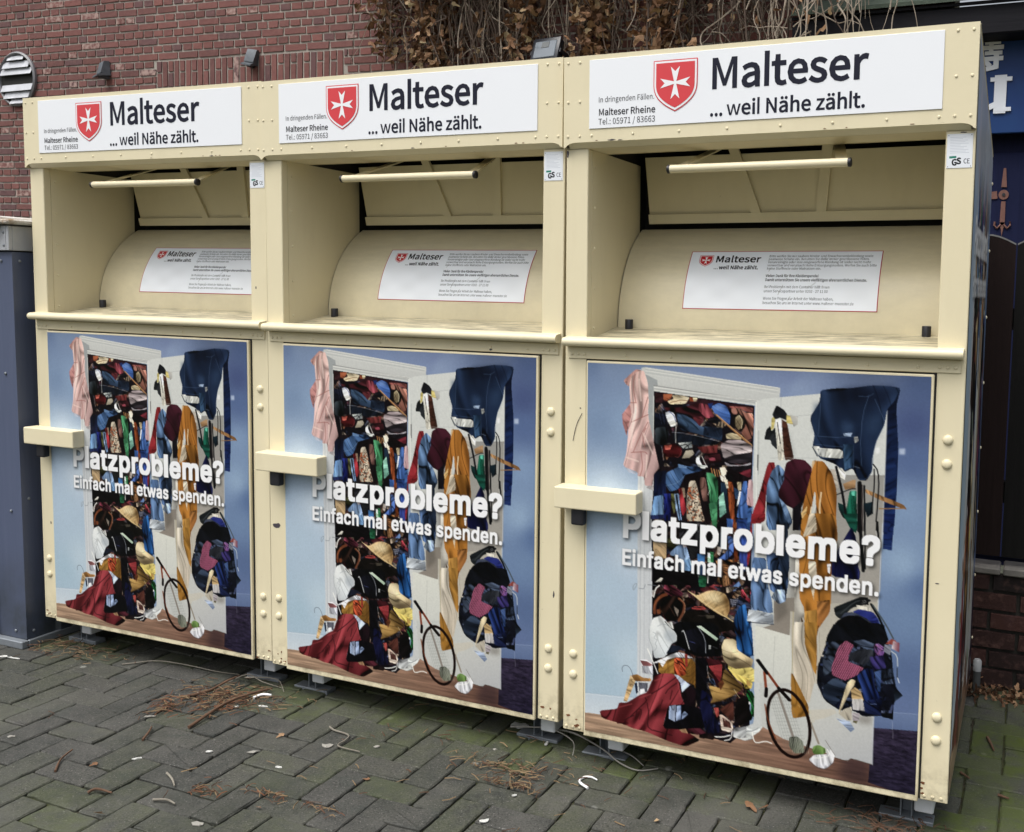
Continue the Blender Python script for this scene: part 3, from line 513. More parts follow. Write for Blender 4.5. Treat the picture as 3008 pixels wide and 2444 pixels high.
GLYPH = {'hum':{' ':(306,[]),'.':(379,[[(190,-18),(235,-6),(267,27),(280,76),(267,127),(235,160),(190,172),(144,160),(112,127),(100,76),(112,27),(144,-6)]]),'M':(1108,[[(138,0),(251,0),(249,649),(235,849),(510,101),(595,101),(864,849),(853,554),(853,0),(970,0),(970,1000),(819,1000),(558,256),(289,1000),(138,1000)]]),'N':(986,[[(138,0),(256,0),(254,630),(241,838),(247,838),(355,632),(719,0),(849,0),(849,1000),(729,1000),(731,374),(746,164),(739,164),(632,370),(266,1000),(138,1000)]]),'R':(866,[[(263,525),(263,898),(431,898),(564,881),(646,825),(674,720),(646,612),(564,547),(431,525)],[(686,0),(828,0),(574,438),(693,491),(771,585),(799,720),(754,885),(631,974),(450,1000),(138,1000),(138,0),(263,0),(263,424),(443,424)]]),'a':(768,[[(296,-18),(385,-3),(467,35),(542,89),(557,0),(659,0),(659,456),(633,616),(550,722),(402,760),(289,744),(190,708),(112,663),(160,577),(224,615),(299,644),(382,656),(476,629),(522,560),(535,469),(277,418),(128,328),(80,192),(109,78),(185,7)],[(332,83),(265,95),(218,133),(201,201),(232,285),(337,346),(535,386),(535,180),(466,126),(400,94)]]),'e':(756,[[(426,-18),(519,-8),(599,19),(668,57),(625,141),(568,109),(507,89),(439,82),(315,114),(230,204),(194,341),(693,341),(698,412),(664,596),(563,717),(402,760),(241,712),(119,578),(71,370),(119,161),(246,28)],[(192,430),(231,555),(307,633),(405,660),(504,634),(567,556),(589,430)]]),'h':(828,[[(126,0),(251,0),(251,538),(319,600),(383,638),(453,651),(533,630),(579,566),(593,453),(593,0),(718,0),(718,469),(693,628),(619,726),(491,760),(398,743),(317,698),(246,636),(251,789),(251,1086),(126,1086)]]),'i':(375,[[(126,0),(251,0),(251,741),(126,741)],[(188,894),(232,904),(261,933),(271,977),(261,1019),(232,1047),(188,1057),(145,1047),(117,1019),(106,977),(117,933),(145,904)]]),'l':(387,[[(256,-18),(329,-7),(311,89),(285,86),(268,91),(256,108),(251,139),(251,1086),(126,1086),(126,147),(139,58),(181,2)]]),'n':(832,[[(126,0),(251,0),(251,538),(319,600),(383,638),(453,651),(533,630),(579,566),(593,453),(593,0),(718,0),(718,469),(693,628),(619,726),(491,760),(397,743),(316,697),(243,633),(228,741),(126,741)]]),'r':(529,[[(126,0),(251,0),(251,476),(307,576),(372,631),(437,648),(486,643),(509,636),(532,744),(483,758),(453,760),(374,741),(302,688),(243,606),(228,741),(126,741)]]),'s':(638,[[(319,-18),(467,13),(557,92),(588,202),(554,314),(469,382),(285,459),(226,498),(203,555),(218,609),(264,648),(341,663),(402,654),(457,631),(509,598),(569,675),(505,718),(427,748),(340,760),(201,731),(115,656),(85,550),(117,446),(198,380),(380,303),(444,258),(469,195),(453,137),(405,95),(323,79),(242,90),(170,121),(104,168),(44,85),(123,32),(217,-4)]]),'t':(514,[[(357,-18),(404,-14),(495,10),(471,104),(415,86),(386,83),(318,100),(282,148),(271,225),(271,640),(473,640),(473,741),(271,741),(271,950),(168,950),(154,741),(37,734),(37,640),(147,640),(147,229),(167,99),(233,13)]]),'w':(1094,[[(243,0),(387,0),(527,539),(543,613),(550,613),(600,400),(707,0),(858,0),(1059,741),(939,741),(815,243),(786,106),(779,106),(611,741),(490,741),(340,174),(325,106),(318,106),(274,312),(164,741),(37,741)]]),'z':(648,[[(48,0),(608,0),(608,101),(205,101),(596,674),(596,741),(90,741),(90,640),(438,640),(48,67)]]),'ä':(768,[[(296,-18),(385,-3),(467,35),(542,89),(557,0),(659,0),(659,456),(633,616),(550,722),(402,760),(289,744),(190,708),(112,663),(160,577),(224,615),(299,644),(382,656),(476,629),(522,560),(535,469),(277,418),(128,328),(80,192),(109,78),(185,7)],[(332,83),(265,95),(218,133),(201,201),(232,285),(337,346),(535,386),(535,180),(466,126),(400,94)],[(261,896),(300,906),(327,933),(337,971),(327,1010),(300,1036),(261,1046),(222,1036),(195,1010),(186,971),(195,933),(222,906)],[(554,896),(593,906),(620,933),(630,971),(620,1010),(593,1036),(554,1046),(515,1036),(488,1010),(477,971),(488,933),(515,906)]])},'hur':{' ':(306,[]),'!':(441,[[(177,302),(263,302),(282,1022),(157,1022)],[(220,-18),(284,8),(310,76),(284,146),(220,172),(156,146),(130,76),(156,8)]]),',':(379,[[(102,-259),(248,-146),(302,26),(274,133),(196,172),(130,149),(102,85),(130,20),(194,-3),(209,-1),(172,-110),(72,-186)]]),'-':(473,[[(63,334),(412,334),(412,430),(63,430)]]),'.':(379,[[(190,-18),(253,8),(280,76),(253,146),(190,172),(126,146),(100,76),(126,8)]]),'/':(535,[[(15,-244),(106,-244),(514,1083),(424,1083)]]),'0':(757,[[(379,-18),(606,112),(690,503),(606,891),(379,1018),(152,891),(68,503),(152,112)],[(379,83),(241,183),(188,503),(241,821),(379,920),(517,821),(570,503),(517,183)]]),'1':(757,[[(120,0),(668,0),(668,104),(468,104),(468,1000),(372,1000),(282,959),(165,929),(165,850),(344,850),(344,104),(120,104)]]),'2':(757,[[(60,0),(689,0),(689,108),(331,105),(248,98),(533,420),(641,724),(562,938),(349,1018),(185,978),(55,872),(127,801),(221,884),(334,917),(473,861),(518,719),(407,435),(60,74)]]),'3':(757,[[(359,-18),(587,58),(681,267),(619,435),(469,521),(598,616),(647,768),(564,952),(355,1018),(201,984),(76,899),(143,820),(238,890),(351,917),(475,873),(520,759),(459,623),(243,568),(243,472),(485,417),(554,271),(497,136),(351,86),(207,121),(104,201),(40,120),(165,24)]]),'4':(757,[[(464,0),(581,0),(581,276),(715,276),(715,375),(581,375),(581,1000),(443,1000),(27,357),(27,276),(464,276)],[(464,375),(157,375),(385,716),(465,864)]]),'5':(757,[[(357,-18),(584,72),(685,325),(596,567),(383,644),(303,633),(233,604),(259,894),(636,894),(636,1000),(150,1000),(117,533),(184,491),(264,535),(351,550),(501,490),(558,322),(496,149),(345,86),(200,120),(100,196),(37,115),(164,23)]]),'6':(757,[[(411,-18),(613,72),(698,307),(623,543),(420,621),(301,589),(194,501),(273,824),(452,915),(539,895),(610,839),(681,915),(581,989),(446,1018),(189,894),(76,477),(172,106)],[(196,401),(300,499),(400,528),(535,468),(580,307),(531,143),(411,80),(262,163)]]),'7':(757,[[(270,0),(400,0),(465,497),(693,925),(693,1000),(67,1000),(67,894),(553,894),(344,487)]]),'8':(757,[[(382,-18),(608,57),(694,240),(643,405),(527,503),(615,609),(659,752),(586,941),(385,1015),(189,945),(111,761),(151,626),(246,531),(120,418),(63,248),(153,57)],[(450,543),(292,625),(224,761),(269,878),(383,922),(508,871),(553,745),(526,639)],[(383,75),(233,127),(173,259),(212,389),(311,486),(497,394),(576,244),(523,122)]]),'9':(757,[[(321,-18),(572,111),(683,543),(587,900),(347,1018),(145,929),(60,693),(135,459),(336,379),(459,412),(566,501),(486,177),(317,86),(224,106),(147,162),(79,85),(180,11)],[(565,606),(460,503),(356,472),(222,532),(177,693),(226,859),(348,921),(499,841)]]),':':(379,[[(190,532),(253,558),(280,628),(253,696),(190,723),(126,696),(100,628),(126,558)],[(190,-18),(253,8),(280,76),(253,146),(190,172),(126,146),(100,76),(126,8)]]),'A':(829,[[(5,0),(132,0),(229,306),(595,306),(690,0),(824,0),(484,1000),(344,1000)],[(261,405),(409,898),(516,559),(563,405)]]),'B':(896,[[(138,0),(456,0),(729,73),(835,293),(778,455),(632,532),(740,621),(778,756),(681,944),(434,1000),(138,1000)],[(263,576),(263,900),(417,900),(594,864),(653,739),(597,619),(412,576)],[(263,101),(263,477),(438,477),(640,434),(711,297),(639,149),(438,101)]]),'C':(870,[[(514,-18),(687,20),(821,126),(752,206),(648,123),(520,93),(293,203),(209,503),(296,799),(524,907),(638,881),(729,813),(797,895),(684,980),(523,1018),(206,880),(79,499),(203,119)]]),'D':(939,[[(138,0),(393,0),(739,133),(858,503),(738,871),(387,1000),(138,1000)],[(263,104),(263,898),(377,898),(641,796),(729,503),(641,209),(377,104)]]),'E':(804,[[(138,0),(729,0),(729,108),(263,108),(263,472),(643,472),(643,580),(263,580),(263,894),(714,894),(714,1000),(138,1000)]]),'F':(753,[[(138,0),(263,0),(263,449),(645,449),(645,555),(263,555),(263,894),(714,894),(714,1000),(138,1000)]]),'G':(940,[[(531,-18),(711,15),(839,98),(839,518),(510,518),(510,413),(723,413),(723,151),(645,108),(543,93),(296,203),(209,503),(299,799),(542,907),(668,880),(757,813),(825,895),(712,979),(538,1018),(209,880),(79,499),(206,119)]]),'I':(400,[[(138,0),(263,0),(263,1000),(138,1000)]]),'K':(881,[[(138,0),(263,0),(263,317),(435,521),(735,0),(876,0),(514,621),(828,1000),(685,1000),(266,498),(263,1000),(138,1000)]]),'M':(1108,[[(138,0),(251,0),(246,701),(235,849),(510,101),(595,101),(864,849),(853,554),(853,0),(970,0),(970,1000),(819,1000),(558,256),(289,1000),(138,1000)]]),'N':(986,[[(138,0),(256,0),(251,683),(241,838),(719,0),(849,0),(849,1000),(729,1000),(734,320),(746,164),(266,1000),(138,1000)]]),'P':(864,[[(138,0),(263,0),(263,398),(428,398),(695,473),(797,707),(694,935),(423,1000),(138,1000)],[(263,501),(263,898),(407,898),(605,857),(671,707),(608,550),(412,501)]]),'S':(813,[[(415,-18),(663,65),(754,266),(695,437),(548,533),(294,654),(240,763),(291,868),(427,907),(553,882),(655,814),(720,895),(592,983),(427,1018),(201,943),(112,753),(179,585),(315,497),(458,434),(578,367),(626,255),(571,138),(416,93),(266,127),(141,217),(65,130),(219,22)]]),'T':(817,[[(345,0),(472,0),(472,894),(775,894),(775,1000),(42,1000),(42,894),(345,894)]]),'V':(784,[[(321,0),(467,0),(784,1000),(656,1000),(398,128),(134,1000),(1,1000)]]),'W':(1198,[[(247,0),(397,0),(596,831),(802,0),(955,0),(1161,1000),(1041,1000),(879,131),(870,131),(799,456),(660,1000),(544,1000),(336,131),(165,1000),(35,1000)]]),'a':(768,[[(296,-18),(427,13),(542,89),(557,0),(659,0),(659,456),(599,677),(402,760),(237,728),(112,663),(160,577),(261,631),(382,656),(504,599),(535,469),(189,378),(80,192),(142,37)],[(332,83),(238,110),(201,201),(274,318),(535,386),(535,180),(433,108)]]),'b':(843,[[(452,-18),(676,87),(774,382),(698,657),(479,760),(357,730),(246,656),(251,1086),(126,1086),(126,0),(225,0),(236,76),(345,7)],[(431,87),(347,104),(251,164),(251,554),(352,629),(447,655),(599,580),(644,381),(584,165)]]),'c':(696,[[(417,-18),(546,7),(658,75),(603,160),(524,107),(428,86),(263,164),(199,370),(265,576),(432,655),(512,637),(580,591),(643,673),(552,734),(427,760),(177,657),(71,370),(171,84)]]),'d':(846,[[(378,-18),(502,13),(603,87),(618,0),(720,0),(720,1086),(595,1086),(602,674),(505,737),(393,760),(169,655),(72,370),(156,83)],[(405,87),(254,162),(201,371),(263,576),(415,655),(505,637),(595,577),(595,188),(503,112)]]),'e':(756,[[(426,-18),(560,4),(668,57),(625,141),(538,97),(439,82),(267,152),(194,341),(693,341),(698,412),(622,665),(402,760),(173,655),(71,370),(174,84)],[(192,430),(265,600),(405,660),(541,601),(589,430)]]),'f':(443,[[(45,640),(146,640),(146,0),(270,0),(270,640),(427,640),(427,741),(270,741),(270,858),(296,967),(375,1004),(458,984),(486,1080),(428,1097),(362,1104),(198,1038),(146,859),(146,741),(45,734)]]),'g':(769,[[(375,-341),(649,-264),(750,-85),(685,49),(492,91),(347,91),(244,114),(217,172),(231,223),(265,261),(318,241),(374,235),(567,304),(645,492),(629,580),(585,645),(737,645),(737,741),(479,741),(374,760),(180,688),(97,495),(127,377),(194,296),(138,234),(112,153),(131,79),(179,31),(98,-51),(70,-143),(155,-290)],[(374,319),(264,367),(217,495),(263,623),(374,668),(486,623),(532,495),(485,367)],[(393,-255),(235,-220),(179,-126),(196,-61),(254,0),(349,-11),(477,-11),(589,-32),(628,-105),(564,-209)]]),'h':(828,[[(126,0),(251,0),(251,538),(351,622),(453,651),(560,604),(593,453),(593,0),(718,0),(718,469),(663,685),(491,760),(356,723),(246,636),(251,1086),(126,1086)]]),'i':(375,[[(126,0),(251,0),(251,741),(126,741)],[(188,894),(248,916),(271,977),(248,1035),(188,1057),(129,1035),(106,977),(129,916)]]),'j':(375,[[(48,-330),(205,-264),(251,-85),(251,741),(127,741),(127,-85),(109,-191),(35,-231),(-35,-217),(-60,-311),(-13,-325)],[(188,894),(248,916),(271,977),(248,1035),(188,1057),(128,1035),(105,977),(128,916)]]),'k':(753,[[(126,0),(248,0),(248,195),(387,357),(604,0),(739,0),(460,442),(707,741),(568,741),(254,351),(248,1086),(126,1086)]]),'l':(387,[[(256,-18),(329,-7),(311,89),(285,86),(261,98),(251,139),(251,1086),(126,1086),(126,147),(156,25)]]),'m':(1263,[[(126,0),(251,0),(251,538),(348,623),(437,651),(541,604),(574,453),(574,0),(698,0),(698,538),(797,623),(885,651),(990,604),(1023,453),(1023,0),(1147,0),(1147,469),(1092,685),(924,760),(796,720),(678,618),(607,722),(473,760),(349,723),(243,633),(228,741),(126,741)]]),'n':(832,[[(126,0),(251,0),(251,538),(351,622),(453,651),(560,604),(593,453),(593,0),(718,0),(718,469),(663,685),(491,760),(355,723),(243,633),(228,741),(126,741)]]),'o':(827,[[(413,-18),(653,84),(756,370),(653,657),(413,760),(174,657),(71,370),(174,84)],[(413,86),(258,164),(199,370),(258,576),(413,655),(569,576),(629,370),(569,164)]]),'p':(846,[[(126,-312),(251,-312),(247,68),(349,4),(452,-18),(676,87),(774,382),(698,657),(479,760),(354,728),(243,655),(228,741),(126,741)],[(431,87),(347,104),(251,164),(251,554),(353,629),(447,655),(599,580),(644,381),(584,165)]]),'r':(529,[[(126,0),(251,0),(251,476),(339,609),(437,648),(509,636),(532,744),(453,760),(337,718),(243,606),(228,741),(126,741)]]),'s':(638,[[(319,-18),(519,47),(588,202),(516,352),(252,477),(203,555),(237,631),(341,663),(431,644),(509,598),(569,675),(468,735),(340,760),(151,699),(85,550),(153,409),(415,282),(469,195),(433,113),(323,79),(205,104),(104,168),(44,85),(168,11)]]),'t':(514,[[(357,-18),(428,-9),(495,10),(471,104),(386,83),(297,120),(271,225),(271,640),(473,640),(473,741),(271,741),(271,950),(168,950),(154,741),(37,734),(37,640),(147,640),(147,229),(194,50)]]),'u':(828,[[(342,-18),(476,19),(587,116),(600,0),(704,0),(704,741),(580,741),(580,216),(482,120),(379,90),(273,137),(240,286),(240,741),(115,741),(115,271),(170,56)]]),'v':(711,[[(285,0),(431,0),(693,741),(570,741),(362,101),(147,741),(18,741)]]),'w':(1094,[[(243,0),(387,0),(543,613),(707,0),(858,0),(1059,741),(939,741),(786,106),(611,741),(490,741),(325,106),(164,741),(37,741)]]),'x':(679,[[(20,0),(151,0),(326,306),(523,0),(659,0),(415,374),(640,741),(510,741),(353,454),(175,741),(40,741),(265,386)]]),'z':(648,[[(48,0),(608,0),(608,101),(205,101),(596,674),(596,741),(90,741),(90,640),(438,640),(48,67)]]),'ä':(768,[[(296,-18),(427,13),(542,89),(557,0),(659,0),(659,456),(599,677),(402,760),(237,728),(112,663),(160,577),(261,631),(382,656),(504,599),(535,469),(189,378),(80,192),(142,37)],[(332,83),(238,110),(201,201),(274,318),(535,386),(535,180),(433,108)],[(261,896),(315,918),(337,971),(315,1025),(261,1046),(207,1025),(186,971),(207,918)],[(554,896),(608,918),(630,971),(608,1025),(554,1046),(499,1025),(477,971),(499,918)]]),'ö':(827,[[(413,-18),(653,84),(756,370),(653,657),(413,760),(174,657),(71,370),(174,84)],[(413,86),(258,164),(199,370),(258,576),(413,655),(569,576),(629,370),(569,164)],[(267,896),(321,918),(342,971),(321,1025),(267,1046),(213,1025),(192,971),(213,918)],[(559,896),(613,918),(634,971),(613,1025),(559,1046),(505,1025),(484,971),(505,918)]]),'ü':(828,[[(342,-18),(476,19),(587,116),(600,0),(704,0),(704,741),(580,741),(580,216),(482,120),(379,90),(273,137),(240,286),(240,741),(115,741),(115,271),(170,56)],[(266,896),(321,918),(342,971),(321,1025),(266,1046),(213,1025),(191,971),(213,918)],[(559,896),(614,918),(636,971),(614,1025),(559,1046),(506,1025),(484,971),(506,918)]])},'blk':{' ':(369,[]),'.':(369,[[(187,-9),(153,-2),(124,17),(104,46),(97,81),(104,115),(124,144),(153,164),(187,170),(222,164),(251,144),(271,115),(277,81),(271,46),(251,17),(222,-2)]]),'?':(705,[[(260,298),(264,392),(278,451),(300,495),(330,529),(452,618),(485,656),(507,702),(514,754),(509,798),(492,836),(467,866),(433,889),(394,903),(349,907),(308,903),(269,890),(235,868),(208,836),(189,795),(181,744),(54,744),(66,823),(96,889),(143,943),(202,982),(272,1005),(349,1013),(431,1005),(501,980),(558,940),(601,887),(628,823),(637,750),(628,675),(601,612),(558,558),(431,462),(408,435),(392,404),(383,364),(381,298)],[(322,-9),(287,-2),(258,17),(239,46),(232,81),(239,115),(258,144),(287,163),(322,170),(356,163),(385,144),(405,115),(411,81),(405,46),(385,17),(356,-2)]]),'E':(823,[[(118,0),(118,1000),(732,1000),(732,888),(245,888),(245,562),(699,562),(699,450),(245,450),(245,112),(738,112),(738,0)]]),'P':(874,[[(118,0),(118,1000),(462,1000),(568,990),(653,958),(719,909),(766,845),(794,769),(803,683),(794,598),(766,522),(719,457),(653,407),(568,376),(462,365),(215,365),(215,477),(457,477),(528,483),(584,503),(626,535),(655,577),(672,627),(677,683),(672,740),(655,789),(626,831),(584,862),(527,882),(456,889),(245,889),(245,0)]]),'a':(765,[[(314,-17),(247,-10),(186,10),(134,42),(94,88),(68,144),(60,212),(66,270),(85,316),(114,352),(152,380),(197,400),(298,424),(496,452),(521,462),(537,477),(542,501),(537,547),(524,583),(502,612),(471,633),(432,646),(385,650),(335,646),(293,634),(259,615),(231,591),(211,565),(197,538),(81,572),(112,633),(154,680),(205,715),(261,738),(321,751),(381,756),(470,746),(517,731),(562,708),(602,675),(634,630),(655,570),(662,494),(662,0),(544,0),(544,102),(536,102),(495,48),(464,23),(423,2),(374,-12)],[(335,89),(397,96),(448,115),(488,145),(518,183),(536,226),(542,271),(542,373),(510,358),(303,323),(264,312),(230,296),(203,274),(186,244),(181,206),(185,171),(200,142),(224,119),(255,103),(292,93)]]),'b':(834,[[(451,-16),(389,-10),(339,7),(300,33),(271,61),(232,115),(220,115),(220,0),(103,0),(103,1000),(223,1000),(223,628),(232,628),(270,680),(299,708),(337,733),(387,750),(450,756),(538,744),(615,709),(679,652),(727,575),(757,481),(767,371),(757,261),(727,166),(679,89),(616,32),(539,-4)],[(433,92),(497,101),(549,129),(591,172),(621,229),(639,297),(645,372),(639,447),(621,513),(591,569),(550,612),(497,639),(433,648),(369,640),(317,613),(276,572),(246,517),(228,450),(221,372),(228,294),(246,226),(276,170),(318,128),(370,101)]]),'c':(778,[[(407,-16),(312,-4),(230,32),(161,90),(110,167),(78,261),(67,368),(78,478),(110,572),(161,649),(230,707),(312,744),(407,756),(461,752),(511,741),(558,724),(600,700),(637,669),(668,633),(693,591),(711,544),(595,515),(571,568),(531,611),(476,639),(443,646),(407,648),(340,639),(285,610),(243,565),(213,508),(195,441),(189,368),(195,297),(213,231),(243,174),(285,130),(340,101),(407,91),(477,101),(532,130),(555,150),(588,201),(598,230),(713,201),(696,153),(671,110),(639,73),(602,42),(559,17),(512,-1),(461,-12)]]),'d':(834,[[(384,-16),(296,-4),(219,32),(155,89),(107,166),(77,261),(67,371),(77,481),(108,575),(156,652),(220,709),(297,744),(385,756),(448,750),(497,733),(536,708),(565,680),(602,628),(611,628),(611,1000),(731,1000),(731,0),(615,0),(615,115),(603,115),(564,61),(534,33),(496,7),(446,-10)],[(402,92),(465,101),(517,128),(559,170),(589,226),(607,294),(613,372),(607,450),(589,517),(559,572),(518,613),(465,640),(402,648),(337,639),(284,612),(243,569),(213,513),(195,447),(189,372),(195,297),(213,229),(243,172),(285,129),(338,101)]]),'e':(794,[[(417,-16),(316,-4),(230,32),(161,90),(109,167),(78,260),(67,367),(78,475),(109,569),(159,647),(226,706),(308,743),(403,756),(464,751),(522,735),(578,709),(628,670),(670,619),(702,554),(723,475),(730,333),(147,333),(147,434),(664,434),(609,397),(603,467),(585,528),(556,578),(516,617),(465,641),(403,649),(341,641),(288,616),(245,578),(214,530),(195,474),(189,415),(189,349),(196,273),(217,209),(251,158),(297,121),(353,98),(417,91),(460,94),(499,104),(532,120),(561,143),(584,172),(601,207),(717,179),(694,124),(659,77),(612,38),(555,9),(490,-10)]]),'f':(499,[[(448,746),(448,643),(13,643),(13,746)],[(158,0),(158,848),(166,907),(188,955),(222,993),(266,1020),(316,1036),(368,1042),(437,1036),(477,1024),(447,921),(405,931),(383,932),(336,925),(303,904),(285,870),(279,823),(279,0)]]),'h':(806,[[(223,446),(223,0),(103,0),(103,1000),(223,1000),(223,565),(201,565),(243,653),(299,712),(368,745),(447,756),(518,748),(580,724),(631,685),(670,631),(694,560),(702,472),(702,0),(582,0),(582,462),(571,540),(537,598),(483,635),(413,647),(362,641),(316,624),(278,595),(248,556),(230,506)]]),'i':(328,[[(103,0),(103,746),(223,746),(223,0)],[(164,870),(133,876),(106,894),(87,919),(81,950),(87,981),(106,1006),(133,1024),(164,1030),(197,1024),(224,1006),(242,981),(248,950),(242,919),(224,894),(197,876)]]),'l':(372,[[(274,-5),(198,6),(145,40),(114,93),(103,166),(103,1000),(223,1000),(223,194),(227,151),(236,122),(255,107),(334,107),(355,5)]]),'m':(1199,[[(103,0),(103,746),(220,746),(221,581),(211,581),(231,635),(260,680),(297,715),(338,739),(384,754),(431,759),(506,747),(565,709),(607,652),(631,579),(614,579),(633,631),(663,674),(702,710),(748,737),(801,754),(858,759),(921,752),(977,731),(1025,695),(1063,646),(1087,581),(1095,501),(1095,0),(974,0),(974,499),(963,568),(929,615),(880,641),(823,650),(776,644),(736,629),(703,603),(679,570),(664,531),(659,486),(659,0),(539,0),(539,511),(529,567),(497,611),(450,640),(392,650),(350,645),(310,629),(275,604),(247,568),(229,523),(223,468),(223,0)]]),'n':(805,[[(223,446),(223,0),(103,0),(103,746),(219,746),(220,565),(201,565),(243,653),(299,712),(368,745),(447,756),(518,748),(580,724),(631,685),(669,631),(694,560),(702,472),(702,0),(582,0),(582,462),(571,540),(537,598),(483,635),(413,647),(362,641),(316,624),(278,595),(248,556),(230,506)]]),'o':(816,[[(407,-16),(312,-4),(230,32),(161,90),(110,167),(78,261),(67,368),(78,478),(110,572),(161,649),(230,707),(312,744),(407,756),(504,744),(587,707),(655,649),(706,572),(738,478),(749,368),(738,261),(706,167),(655,90),(587,32),(504,-4)],[(407,91),(476,101),(531,130),(574,174),(604,231),(622,297),(628,368),(622,441),(604,507),(574,565),(531,610),(476,639),(407,648),(340,639),(285,610),(243,565),(213,508),(195,441),(189,368),(195,297),(213,231),(243,174),(285,130),(340,101)]]),'p':(834,[[(103,-281),(103,746),(220,746),(220,628),(232,628),(270,680),(299,708),(337,733),(387,750),(450,756),(538,744),(615,709),(679,652),(727,575),(757,481),(767,371),(757,261),(727,166),(679,89),(616,32),(539,-4),(451,-16),(389,-10),(339,7),(301,33),(271,61),(232,115),(223,115),(223,-281)],[(433,92),(497,101),(549,129),(591,172),(621,229),(639,297),(645,372),(639,447),(621,513),(591,569),(550,612),(497,639),(433,648),(369,640),(317,613),(276,572),(246,517),(228,450),(221,372),(228,294),(246,226),(276,170),(318,128),(370,101)]]),'r':(509,[[(103,0),(103,746),(219,746),(219,631),(227,631),(255,682),(300,722),(355,748),(479,754),(479,634),(407,640),(357,635),(313,618),(276,592),(247,557),(229,515),(223,466),(223,0)]]),'s':(717,[[(358,-16),(285,-10),(220,7),(166,35),(121,74),(89,125),(70,185),(185,209),(207,156),(244,118),(294,97),(356,89),(426,98),(481,122),(515,159),(527,202),(520,238),(499,267),(465,289),(417,305),(293,334),(205,365),(142,409),(104,467),(92,538),(101,599),(128,652),(170,695),(226,728),(293,749),(368,756),(439,750),(499,732),(548,704),(588,667),(617,622),(637,570),(527,545),(508,585),(477,620),(431,645),(368,654),(307,646),(257,623),(224,588),(213,545),(221,507),(244,478),(282,456),(338,438),(451,411),(540,381),(602,337),(639,280),(651,209),(642,147),(614,93),(570,47),(511,13),(439,-9)]]),'t':(447,[[(401,746),(401,643),(13,643),(13,746)],[(128,926),(248,926),(248,192),(253,150),(267,120),(294,104),(364,100),(397,105),(419,3),(331,-8),(245,4),(181,42),(141,102),(128,183)]]),'w':(1115,[[(270,0),(44,746),(171,746),(302,268),(344,81),(324,81),(405,420),(495,746),(622,746),(750,267),(791,81),(769,81),(852,420),(944,746),(1070,746),(844,0),(724,0),(544,664),(571,664),(487,338),(391,0)]]),'z':(748,[[(82,0),(82,90),(499,628),(499,635),(94,635),(94,746),(654,746),(654,650),(248,118),(248,111),(666,111),(666,0)]])}}
